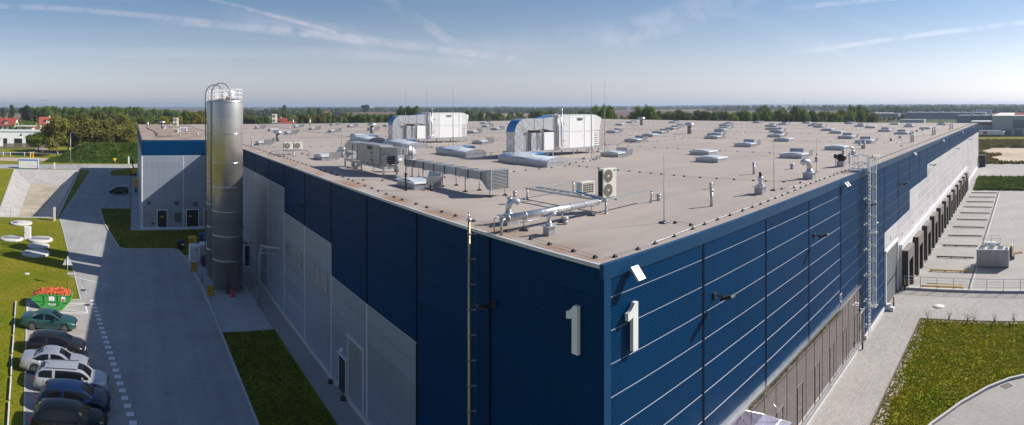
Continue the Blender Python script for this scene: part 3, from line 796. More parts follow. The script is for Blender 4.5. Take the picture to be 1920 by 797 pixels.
# door by the ladder
def door(x0, x1, y, z0, z1, m=m_black, axis='x', frame=m_white):
    k = mb(m)
    if axis == 'x': k.box(x0, x1, y - .05, y - .002, z0, z1)
    else: k.box(y - .05, y - .002, x0, x1, z0, z1)
    d = k.build('door', None, WH)
    k = mb(frame)
    if axis == 'x':
        k.box(x0 - .09, x0, y - .07, y - .001, z0, z1); k.box(x1, x1 + .09, y - .07, y - .001, z0, z1); k.box(x0 - .18, x1 + .18, y - .10, y - .001, z1, z1 + .11)
    else:
        k.box(y - .07, y - .001, x0 - .09, x0, z0, z1); k.box(y - .07, y - .001, x1, x1 + .09, z0, z1); k.box(y - .12, y - .001, x0 - .18, x1 + .18, z1, z1 + .11)
    k.build('frame', None, d)
    k = mb(m_chrome)
    if axis == 'x': k.box(x1 - .18, x1 - .06, y - .085, y - .05, z0 + 1.0, z0 + 1.05)
    else: k.box(y - .085, y - .05, x0 + .06, x0 + .18, z0 + 1.0, z0 + 1.05)
    k.build('handle', None, d)
    return d
door(28.15, 29.2, 0, .1, 2.45, m_darkgrey)
door(21.1, 22.2, 0, .10, 2.28, m_black, 'y', m_greytrim)
d1 = door(-9.4, -8.05, 72, .08, 2.8); d2 = door(-5.05, -3.32, 72, .08, 2.8); d3 = door(-2.4, -1.0, 72, .08, 2.8)
for d, xc in ((d1, -8.72), (d2, -4.5)):
    k = mb(m_yellow); k.box(xc - .22, xc + .22, 71.93, 71.949, 1.75, 1.95); k.build('warning_plate', None, d)
# big lift-out panel, louvres and window panels
k = mb(m_ductgrey); k.box(-.045, -.001, 18.4, 20.6, .42, 3.95); pn = k.build('service_panel', None, WH)
k = mb(m_greytrim); k.box(-.09, -.001, 18.25, 20.75, 3.95, 4.08); k.box(-.07, -.001, 18.3, 18.4, .3, 3.95); k.box(-.07, -.001, 20.6, 20.7, .3, 3.95); k.build('frame', None, pn)
def louvre(lo, hi, z0, z1, axis, m=m_steel):
    k = mb(m); n = max(4, int((z1 - z0) / .13))
    for i in range(n):
        a = z0 + (z1 - z0) * i / n; b_ = z0 + (z1 - z0) * (i + .75) / n
        if axis == 'y': k.idx([(-.012, lo, b_), (-.012, hi, b_), (-.055, hi, a), (-.055, lo, a)], [(0, 1, 2, 3), (3, 2, 1, 0)])
        else: k.idx([(lo, 71.988, b_), (hi, 71.988, b_), (hi, 71.945, a), (lo, 71.945, a)], [(0, 1, 2, 3), (3, 2, 1, 0)])
    if axis == 'y':
        k.box(-.06, -.002, lo - .05, lo, z0 - .05, z1 + .05); k.box(-.06, -.002, hi, hi + .05, z0 - .05, z1 + .05); k.box(-.061, -.002, lo, hi, z1, z1 + .05); k.box(-.061, -.002, lo, hi, z0 - .05, z0)
    else: k.box(lo, hi, 71.989, 71.996, z0, z1)
    return k.build('louvre', None, WH)
for lo, hi in ((34.0, 34.85), (30.5, 31.66), (26.1, 27.3), (24.5, 25.95)): louvre(lo, hi, 5.5, 6.65, 'y', m_ductgrey)
for lo, hi, z0, z1 in ((-10.95, -10.45, 3.65, 4.2), (-6.9, -6.2, 3.5, 4.15), (-4.1, -3.4, 3.35, 4.0), (-6.9, -5.85, .97, 2.4), (-10.4, -9.9, .7, 1.0)): louvre(lo, hi, z0, z1, 'x', m_midgrey)
# small lamps over doors
for (x, y, z) in ((-.1, 21.65, 2.75), (28.2, -.1, 2.75)):
    k = mb(m_white); k.box(x - .09, x + .09, y - .09, y + .09, z - .08, z + .09, .02); k.build('door_lamp', None, WH)
# sectional door and dock wall
k = mb(mat('roller_door_grey', (.13, .135, .14), .45, var=.1))
for i in range(36):
    a = .06 + 4.9 * i / 36; b_ = .06 + 4.9 * (i + 1) / 36; mdl = (a + b_) / 2
    k.poly([(36.55, -.015, a), (41.45, -.015, a), (41.45, -.04, mdl), (36.55, -.04, mdl)]); k.poly([(36.55, -.04, mdl), (41.45, -.04, mdl), (41.45, -.015, b_), (36.55, -.015, b_)])
rd = k.build('roller_door', None, WH)
k = mb(m_white); k.box(36.35, 36.55, -.12, 0, .05, 5.05); k.box(41.45, 41.65, -.12, 0, .05, 5.05); k.box(36.35, 41.65, -.14, 0, 4.97, 5.2); k.build('frame', None, rd)
k = mb(m_black)
for i in range(9): k.box(37.2 + i * .45, 37.2 + i * .45 + .3, -.055, -.035, 1.9, 2.06)
split(k.build('window', None, rd))
k = mb(m_white); k.box(42.6, 117.5, -.32, 0, YD, 4.15); k.use(m_greytrim); k.box(42.55, 117.55, -.36, 0, 4.15, 4.27); k.build('dock_wall', None, WH)
k = mb(m_white); k.box(117.6, XF, -.2, 0, YD, .5); k.build('plinth', None, WH)
# dock shelters
def make_dock():
    x = 44.1; k = mb(m_black)
    y0, y1 = -.95, -.32; z0, z1 = -.45, 3.75; hw = 1.72
    k.box(x - hw, x - hw + .5, y0 + .02, y1, z0, z1 - .35); k.box(x + hw - .5, x + hw, y0 + .02, y1, z0, z1 - .35)
    k.box(x - hw, x + hw, y0 + .06, y1, z1 - .35, z1 - .02)
    o = k.build('dock_shelter', None, WH)
    k = mb(mat('shelter_curtain', (.19, .165, .145), .7, var=.1)); k.box(x - hw, x - hw + .62, y0 - .02, y0 + .019, z0, z1); k.box(x + hw - .62, x + hw, y0 - .02, y0 + .019, z0, z1); k.box(x - hw + .62, x + hw - .62, y0 - .02, y0 + .059, z1 - 1.15, z1); k.box(x - hw, x + hw, y0 + .06, y1, z1 - .019, z1 + .02)
    k.build('curtain', None, o)
    k = mb(m_darkgrey); k.box(x - 1.22, x + 1.22, -.345, -.322, 0, 3.1); k.build('dock_door', None, o)
    k = mb(m_white); k.box(x - 1.3, x + 1.3, -.62, -.322, -.45, -.05); k.build('leveller', None, o)
    for s in (-1.0, 1.0):
        k = mb(m_rubber); k.box(x + s - .13, x + s + .13, -.74, -.62, -.5, .0); k.build('bumper', None, o)
    return o
dk = make_dock()
for i in range(1, 12): 
    c = copy_tree(dk, WH); c.location = (6.03 * i, 0, 0)
for i in range(12):       # number plates above the docks
    k = mb(m_white); x = 44.1 + 6.03 * i; k.box(x - .2, x + .2, -.012, -.001, 4.75, 5.35); k.use(m_midgrey); k.box(x - .14, x + .14, -.016, -.012, 4.85, 5.25); k.build('dock_number_plate', None, WH)
k = mb(m_white); k.box(38.4, 38.8, -.02, -.001, 5.6, 6.2); k.use(m_midgrey); k.box(38.45, 38.75, -.024, -.02, 5.68, 6.12); k.build('dock_number_plate', None, WH)
k = mb(m_offwhite); k.box(23.2, 23.6, -.03, -.001, 4.95, 5.5); k.use(m_blue); k.box(23.26, 23.54, -.034, -.03, 5.02, 5.43); k.build('small_plate', None, WH)

# skylights: curb, domed lid, and on some of them wind deflectors behind and beside
SKY = [(30.2, 16.0, 0), (37.3, 10.8, 1), (48.5, 10.1, 0), (49.0, 22.3, 1), (36.2, 20.6, 0), (60.9, 22.3, 0), (70.7, 28.0, 1), (86.7, 35.2, 1), (61.7, 34.6, 1), (70.3, 39.4, 1), (70.6, 15.8, 1), (61.1, 10.2, 1),
       (86.4, 22.7, 0), (97.0, 28.2, 0), (96.0, 15.7, 1), (85.6, 10.1, 1), (29.2, 26.8, 1), (48.5, 39.8, 1), (61.4, 46.8, 0), (70.9, 51.9, 1), (87.1, 60.5, 1), (86.8, 47.8, 0), (97.4, 52.9, 1), (117.7, 64.0, 1),
       (127, 88, 1), (101.2, 87.2, 0), (67.2, 60.1, 1), (119, 98.2, 1), (113.4, 49.0, 1), (113, 36, 1), (121.7, 40.7, 1), (142, 50.5, 0), (142, 37.4, 1), (121.6, 28.2, 1), (112.9, 23.1, 0), (121.7, 15.8, 1),
       (110, 9.8, 0), (139, 23.2, 0), (138.6, 10.0, 1), (14.8, 114.9, 1), (14.7, 102, 0), (14.4, 88, 1), (25.1, 118.7, 1), (24.6, 105, 1), (24.3, 92, 1), (38.2, 116.5, 1), (38.6, 130, 1), (35.6, 98.4, 1), (22.8, 76.5, 0),
       (48.3, 117.2, 1), (3.1, 61.6, 1), (4.2, 40.1, 1), (82.5, 122.9, 1), (67.1, 100.7, 1), (58.8, 85.7, 1), (46.6, 76.7, 1), (30.4, 51.4, 1), (3.2, 20.35, 1), (97, 41, 1), (113, 62, 1), (128, 52, 1), (-4, 128, 1), (-3, 112, 0), (97, 66, 1), (105, 110, 1), (88, 88, 1), (140, 66, 1)]
def make_sky(defl):
    x0, y1 = 0.0, 0.0; lx, ly = 1.7, 2.35
    k = mb(m_ductgrey); k.box(x0, x0 + lx, y1 - ly, y1, ZR - .02, ZR + .34)
    o = k.build('skylight', None, roof)
    k = mb(m_white); k.box(x0 - .07, x0 + lx + .07, y1 - ly - .07, y1 + .07, ZR + .342, ZR + .44, .015); k.build('frame', None, o)
    k = mb(m_skyglass); n = 6
    for i in range(n):
        a = -ly + .06 + (ly - .12) * i / n; b_ = -ly + .06 + (ly - .12) * (i + 1) / n
        za = .07 * sin(pi * i / n); zb = .07 * sin(pi * (i + 1) / n)
        k.poly([(x0 + .06, a, ZR + .443 + za), (x0 + lx - .06, a, ZR + .443 + za), (x0 + lx - .06, b_, ZR + .443 + zb), (x0 + .06, b_, ZR + .443 + zb)], True)
    k.build('dome', None, o)
    if defl:
        k = mb(m_ductgrey); k.obox((x0 + lx + .55, y1 - ly / 2 + .3, ZR + .48), (.10, 0, .32), (0, .75, 0), (.015, 0, -.005)); k.use(m_steel)
        for yy in (-.35, -1.5): k.bar((x0 + lx, yy, ZR + .1), (x0 + lx + .6, yy, ZR + .2), .03)
        k.build('wind_deflector', None, o)
        k = mb(m_ductgrey); k.obox((x0 + lx * .62, y1 - ly - .55, ZR + .48), (.55, 0, 0), (0, -.10, .32), (0, .015, .005)); k.use(m_steel)
        for xx in (.6, 1.5): k.bar((xx, -ly, ZR + .1), (xx, -ly - .6, ZR + .2), .03)
        k.build('wind_deflector', None, o)
    return o
SK = [make_sky(0), make_sky(1)]
used = [False, False]
for x, y, d in SKY:
    c = copy_tree(SK[d], roof) if used[d] else SK[d]
    used[d] = True; c.location = (x, y, 0)
# long barrel vaulted rooflights with opening flaps
for y0, y1, x0, x1 in ((22.5, 29.2, 18.0, 20.4), (34.1, 39.9, 17.8, 20.2), (46.6, 53.6, 18.1, 20.5), (58.5, 65.5, 18.3, 20.7)):
    k = mb(m_ductgrey); k.box(x0, x1, y0, y1, ZR - .02, ZR + .38); o = k.build('barrel_rooflight', None, roof)
    def arc(y, e=0.0, n=10): return [(x0 - .05 + (x1 - x0 + .1) * (.5 - .5 * cos(pi * j / n)), y, ZR + .382 + (.40 + e) * sin(pi * j / n)) for j in range(n + 1)]
    k = mb(m_skyglass); k.loft([arc(y0 + .01), arc(y1 - .01)], True, True, True); k.build('vault', None, o)
    k = mb(m_steel)
    n = 6
    for i in range(n + 1):
        y = y0 + (y1 - y0) * i / n; k.loft([arc(y - .03, .02), arc(y + .03, .02)], True, True, True)
    k.build('rib', None, o)
    yc = y0 + (y1 - y0) * .55
    k = mb(m_skyglass); k.obox((x0 + .55, yc, ZR + .80), (.62, 0, .16), (0, .95, 0), (-.01, 0, .03)); k.build('flap', None, o)
    k = mb(m_ductgrey); k.obox((x1 + .45, yc + .2, ZR + .55), (.08, 0, .32), (0, .8, 0), (.015, 0, -.004)); k.build('wind_deflector', None, o)
    k = mb(mat('blue_film', (.05, .22, .48), .35, var=.05)) if 'blue_film' not in MATS else mb(MATS['blue_film'])
    k.obox((x1 - .15, yc + .3, ZR + .86), (.42, 0, .05), (0, .8, 0), (0, 0, .012)); k.build('flap', None, o)
# vents that come through the roof
def pipe_vent(x, y, h, r=.07, m=m_steel, cap=True):
    k = mb(m); k.cyl(x, y, ZR - .02, ZR + h, r, 10)
    if cap: k.cyl(x, y, ZR + h, ZR + h + .12, r * 1.35, 10)
    return k.build('vent_pipe', None, roof)
for x, y, h, r in ((11.17, 2.81, .74, .075), (24.3, 7.06, .75, .09), (34.96, 2.91, .75, .1), (51.7, 6.2, .9, .12), (3.6, 5.45, .2, .1), (11.15, 6.1, .22, .1), (16.36, 5.98, .25, .08), (28.7, 5.84, .3, .14), (35.2, 6.15, .3, .14), (44, 6.4, .3, .16), (52, 6.5, .3, .16), (57.2, 8.4, .3, .16), (66.5, 6.3, .3, .18), (74, 6.6, .3, .18), (85, 7, .3, .2), (90, 7.5, .3, .2), (97, 8, .3, .2), (104, 8, .3, .2), (111, 8, .3, .2), (4.9, 10.9, .22, .1), (6.6, 12.6, .2, .09), (3.9, 17.2, .24, .07), (1.9, 57.8, .35, .1), (2.6, 61.0, .35, .1), (64.3, 2.9, 1.25, .12), (65.8, 2.9, 1.25, .12), (84.5, 2.9, 1.25, .14), (87, 2.9, 1.25, .14), (110, 2.9, 1.1, .14), (114, 2.9, 1.1, .14), (2.7, 42, .3, .09), (-6.5, 105, .8, .2), (-3.2, 92, .9, .16), (-5, 85, .4, .12), (-4, 96, .4, .12), (-7, 100, .4, .12), (-2, 84, .5, .14), (-9.3, 132, 1.0, .3), (28.7, 131, 1.6, .18), (33, 130, 1.6, .2)):
    pipe_vent(x, y, h, r, m_darkgrey if (r < .08 and h < .3) else m_steel)
pipe_vent(2.54, 17.85, .95, .07, m_black)
def goose(x, y, z, h, r, ang, m=m_duct):
    k = mb(m); d = Vector((cos(ang), sin(ang), 0)); p = Vector((x, y, z)); R = r * 1.9
    pts = [p, p + Vector((0, 0, h - R))]
    for j in range(1, 9):
        a = pi * .78 * j / 8; pts.append(p + Vector((0, 0, h - R)) + d * (R - R * cos(a)) + Vector((0, 0, R * sin(a))))
    k.tube(pts, r, 12); return k
def goose_vent(x, y, s, hb, h, r, ang=.3):
    k = mb(m_ductgrey); k.box(x - s, x + s, y - s, y + s, ZR - .02, ZR + hb); o = k.build('gooseneck_vent', None, roof)
    k = mb(m_duct); k.box(x - s - .09, x + s + .09, y - s - .09, y + s + .09, ZR + hb, ZR + hb + .03); k.cyl(x, y, ZR + hb + .03, ZR + hb + .2, s * .85, 14, r); k.build('collar', None, o)
    k = goose(x, y, ZR + hb + .19, h - hb - .22, r, ang); k.build('elbow', None, o); return o
goose_vent(1.78, 7.05, .28, .36, 1.02, .13, -.5); goose_vent(1.72, 4.42, .17, .36, .86, .075, -.5)
goose_vent(23.6, 2.35, .36, .42, 1.25, .2, 2.6); goose_vent(43, 5, .25, .3, .8, .12, 2.6)
# roof cowl with a dark sleeve, and a dark fan
k = mb(m_ductgrey); k.box(15.75, 16.3, 2.2, 2.7, ZR - .02, ZR + .42); o = k.build('roof_cowl', None, roof)
k = mb(m_duct); k.box(15.65, 16.4, 2.1, 2.8, ZR + .42, ZR + .46); k.lathe(16.02, 2.45, [(ZR + .46, .26), (ZR + .62, .12), (ZR + .78, .12), (ZR + .82, .17), (ZR + .95, .17), (ZR + 1.0, .1)], 14); k.build('collar', None, o)
k = mb(m_darkgrey); k.cyl(16.02, 2.45, ZR + 1.0, ZR + 1.25, .09, 10); k.build('sleeve', None, o)
k = mb(m_ductgrey); k.box(31.65, 32.3, 2.4, 3.0, ZR - .02, ZR + .48); o = k.build('roof_fan', None, roof)
k = mb(m_black); k.lathe(31.97, 2.7, [(ZR + .48, .25), (ZR + .6, .42), (ZR + .8, .46), (ZR + .95, .38), (ZR + 1.05, .2), (ZR + 1.07, .01)], 16); k.build('hood', None, o)
k = mb(m_black); k.box(31.2, 31.5, 2.85, 3.15, ZR + .75, ZR + 1.05, .03); k.bar((31.35, 3, ZR), (31.35, 3, ZR + .8), .05); k.build('switch_box', None, o)
def mushroom(x, y, s):
    k = mb(m_midgrey); k.cyl(x, y, ZR - .02, ZR + .9 * s, .22 * s, 12); o = k.build('roof_fan', None, roof)
    k = mb(m_duct); k.lathe(x, y, [(ZR + .9 * s, .5 * s), (ZR + 1.05 * s, .55 * s), (ZR + 1.2 * s, .4 * s), (ZR + 1.25 * s, .02)], 14); k.build('hood', None, o)
mushroom(7.7, 67.2, 1.3); mushroom(30.6, 84.9, 1.6); mushroom(7.17, 40.1, .85); mushroom(6.5, 26.9, .9); mushroom(74, 45.5, 1.7); mushroom(106, 82, 1.8); mushroom(-6.3, 118, 1.4)
# pipes that dive through the edge
k = mb(m_steel); k.tube([(.28, 5.6, ZR - .05), (.28, 5.6, ZR + .45), (.36, 5.62, ZR + .58), (.55, 5.64, ZR + .60)], .055, 10); k.build('drain_pipe', None, roof)
k = mb(m_steel); pts = [(.26, 6.05, ZR - .05), (.26, 6.05, ZR + .52)] + [(.26 + .09 * (1 - cos(pi * j / 6)), 6.05 - .03 * (1 - cos(pi * j / 6)), ZR + .52 + .09 * sin(pi * j / 6)) for j in range(1, 6)]
k.tube(pts, .022, 8); k.build('drain_pipe', None, roof)
# ------------------------------------------------------------------ plant standing on the roof
def logo(parent, x, y, z, size, rot, m=None):
    text_mesh('logo', 'VBW', size, m or m_darkgrey, parent, (x, y, z), rot, .004, bold=True)
def xbrace(k, a, b_, c, d, m):      # raised cross folds on a sheet metal face
    k.use(m); k.bar(a, c, .03); k.bar(b_, d, .03)
def big_ahu(name_label, X, Y):
    """two-storey air handler with a swan-neck duct; X is the body's left end, Y its sunny face"""
    t = thing('air_handling_unit', name_label, 'air handling unit', (X, Y, ZR), 'white air handling units on the roof')
    zb = ZR + .68; zm = ZR + 2.42; zt = ZR + 4.18; dp = 1.9
    L_ = 5.75
    k = mb(m_steel)
    for yy in (Y + .06, Y + dp - .06): k.box(X - 5.3, X + L_ + .9, yy - .05, yy + .05, zb - .14, zb - .01)
    for xx in (X - 5.25, X - 3, X - .9, X + 1, X + 3, X + L_, X + L_ + .85): k.box(xx - .04, xx + .04, Y + .1, Y + dp - .1, zb - .13, zb - .03)
    k.build('base_frame', None, t)
    for xx in (X - 5.2, X - 3.0, X - .3, X + 2.65, X + 5.0, X + L_ + .8):
        for yy in (Y + .06, Y + dp - .06):
            k = mb(m_steel); k.box(xx - .05, xx + .05, yy - .05, yy + .05, ZR + .03, zb - .14); k.box(xx - .14, xx + .14, yy - .14, yy + .14, ZR - .005, ZR + .03); k.build('leg', None, t)
    k = mb(m_white); k.box(X, X + L_, Y, Y + dp, zb, zt)
    k.use(m_greytrim)
    for xx in (X + .05, X + 2.0, X + 4.25, X + 5.3): k.box(xx - .035, xx + .035, Y - .018, Y - .001, zb, zt - .002)
    for zz in (zb + .03, zm, zt - .03): k.box(X, X + L_, Y - .016, Y - .001, zz - .025, zz + .025)
    for zz in (zm + .9, ): k.box(X + 2.1, X + 4.2, Y - .012, Y - .001, zz + .55, zz + .58)
    body = k.build('casing', None, t)
    for i, (xa, xb, za, zb2) in enumerate(((X + .42, X + 1.1, zb + .08, zm - .06), (X + 1.14, X + 1.92, zb + .08, zm - .06), (X + .42, X + 1.1, zm + .06, zt - .08), (X + 1.14, X + 1.92, zm + .06, zt - .08))):
        k = mb(m_offwhite); k.box(xa, xb, Y - .03, Y - .002, za, zb2, .008); k.use(m_black)
        xh = xa + .10 if i % 2 else xb - .10
        k.box(xh - .05, xh + .05, Y - .055, Y - .03, (za + zb2) / 2 - .07, (za + zb2) / 2 + .0); k.build('access_door', None, t)
    logo(t, X + 3.55, Y - .02, zm + 1.25, .42, (pi / 2, 0, 0))
    # rain hood at the far end, louvred intake under it
    k = mb(m_offwhite); k.extr([(X + L_, Y + .05, zt - .05), (X + L_ + .35, Y + .05, zt - .05), (X + L_ + 1.25, Y + .05, zt - .4), (X + L_ + .95, Y + .05, zm + .05), (X + L_, Y + .05, zm + .05)][::-1], (0, dp - .1, 0)); k.build('rain_hood', None, t)
    k = mb(m_offwhite)
    k.box(X + L_, X + L_ + .85, Y + .15, Y + dp - .15, zb, zm - .1)
    for j in range(7):
        z = zb + .06 + j * .235; k.obox((X + L_ + .45, Y + .08, z + .1), (.45, 0, 0), (0, .06, .05), (0, .008, -.01)); k.obox((X + L_ + .90, Y + dp / 2, z + .1), (0, dp / 2 - .1, 0), (.06, 0, -.05), (.008, 0, .01))
    k.build('intake_louvre', None, t)
    # flue beside the casing
    k = mb(m_chrome); k.tube([(X + .95, Y - .26, zb + .42), (X + .75, Y - .26, zb + .32), (X + .62, Y - .26, zb + .5), (X + .62, Y - .26, zt + .55)], .11, 10); k.cyl(X + .62, Y - .26, zt + .55, zt + .62, .16, 10); k.build('flue', None, t)
    k = mb(m_steel); k.tube([(X + .2, Y - .14, zb + .3), (X + .2, Y - .14, zt - .1)], .05, 8); k.tube([(X + .32, Y - .14, zb + .3), (X + .32, Y - .14, zt - .1)], .05, 8); k.build('pipe', None, t)
    # swan-neck duct: up, round a bend, along to the casing through a flared piece
    m_bl = MATS['blue_film'] if 'blue_film' in MATS else m_duct
    xd0, xd1 = X - 5.2, X - 4.15; y0, y1 = Y + .1, Y + 1.45; zh = zt - 1.35; zk = zt - .35
    R = xd1 - xd0
    k = mb(m_duct); k.box(xd0, xd1, y0, y1, zb, zh)
    prof_o = []; prof_i = []
    n = 8; r_i = .25; r_o = r_i + R; cx = xd1 + r_i; cz = zk - R - r_i
    k = mb(m_duct); k.box(xd0, xd1, y0, y1, zb, cz)
    for j in range(n + 1):
        a = pi - pi / 2 * j / n
        prof_o.append((cx + r_o * cos(a), cz + r_o * sin(a))); prof_i.append((cx + r_i * cos(a), cz + r_i * sin(a)))
    for j in range(n):
        (a0, b0), (a1, b1) = prof_o[j], prof_o[j + 1]; (c0, d0), (c1, d1) = prof_i[j], prof_i[j + 1]
        k.use(m_duct); k.poly([(c0, y0, d0), (c1, y0, d1), (a1, y0, b1), (a0, y0, b0)]); k.poly([(a0, y1, b0), (a1, y1, b1), (c1, y1, d1), (c0, y1, d0)]); k.poly([(c0, y1, d0), (c1, y1, d1), (c1, y0, d1), (c0, y0, d0)], True)
        k.use(m_duct); k.poly([(a0, y0, b0), (a1, y0, b1), (a1, y1, b1), (a0, y1, b0)], True)
    xe = X - 1.5
    k.use(m_duct); k.box(cx, xe, y0, y1, zk - R, zk)
    k.use(m_duct)
    k.loft([[(xe, y0, zk - R), (xe, y1, zk - R), (xe, y1, zk), (xe, y0, zk)], [(X - .02, Y + .08, zm + .1), (X - .02, Y + dp - .1, zm + .1), (X - .02, Y + dp - .1, zt - .12), (X - .02, Y + .08, zt - .12)]], True, False)
    # cross-breaking and flanges
    yy = y0 - .005
    nseg = 2
    for j in range(nseg):
        za = zb + (cz - zb) * j / nseg; zc = zb + (cz - zb) * (j + 1) / nseg
        xbrace(k, (xd0, yy, za), (xd1, yy, za), (xd1, yy, zc), (xd0, yy, zc), m_steel); k.bar((xd0, yy, zc), (xd1, yy, zc), .05)
        xbrace(k, (xd0 - .005, y0, za), (xd0 - .005, y1, za), (xd0 - .005, y1, zc), (xd0 - .005, y0, zc), m_steel)
    nb = 2
    for j in range(nb):
        xa = cx + (xe - cx) * j / nb; xc = cx + (xe - cx) * (j + 1) / nb
        xbrace(k, (xa, yy, zk - R), (xc, yy, zk - R), (xc, yy, zk), (xa, yy, zk), m_steel); k.bar((xc, yy, zk - R), (xc, yy, zk), .05)
    for j in (2, 4, 6): k.bar((prof_i[j][0], yy, prof_i[j][1]), (prof_o[j][0], yy, prof_o[j][1]), .04)
    k.build('swan_neck_duct', None, t)
    k = mb(m_bl)
    for j in range(0, n - 2):
        (a0, b0), (a1, b1) = prof_o[j], prof_o[j + 1]; e = .012
        k.poly([(a0 - e, y0 + .03, b0 + e), (a1 - e, y0 + .03, b1 + e), (a1 - e, y1 - .03, b1 + e), (a0 - e, y1 - .03, b0 + e)], True)
    k.poly([(xe + .1, y0 + .05, zk + .02), (X - .1, Y + .15, zt - .12), (X - .1, Y + dp - .15, zt - .12), (xe + .1, y1 - .05, zk + .02)])
    k.build('protective_film', None, t)
    # lower boxes in the bend
    k = mb(m_ductgrey); k.box(X - 3.95, X - 3.0, Y + .5, Y + dp - .1, zb, zb + 1.72); k.build('sound_attenuator', None, t)
    k = mb(m_duct); k.box(X - 3.0, X - 1.5, Y + .25, Y + dp - .1, zb, zb + 1.74)
    xbrace(k, (X - 3.0, Y + .245, zb), (X - 2.25, Y + .245, zb), (X - 2.25, Y + .245, zb + 1.74), (X - 3.0, Y + .245, zb + 1.74), m_steel); k.bar((X - 2.25, Y + .24, zb), (X - 2.25, Y + .24, zb + 1.74), .06); k.bar((X - 2.25, Y + .24, zb + 1.7), (X - 1.55, Y + .24, zb), .03)
    k.build('lower_duct', None, t)
    k = mb(m_white); k.box(X - 1.5, X - .03, Y + .02, Y + dp - .1, zb, zb + 1.76, .01); k.build('filter_box', None, t)
    k = mb(m_darkgrey)
    for xx in (X - 3.4, X - 2.1): k.bar((xx, Y + .15, zb + .2), (xx, Y + .15, zb + 2.6), .05)
    k.box(X - 2.6, X - 1.5, Y + .6, Y + 1.3, zb + 1.78, zb + 1.95); k.build('support_post', None, t)
    return t
if 'blue_film' not in MATS: mat('blue_film', (.05, .22, .48), .35, var=.05)
big_ahu('white two storey air handling unit nearer the front corner, behind the barrel rooflight', 25.95, 30.04)
big_ahu('white two storey air handling unit farther back, beyond the low grey unit', 25.4, 55.06)

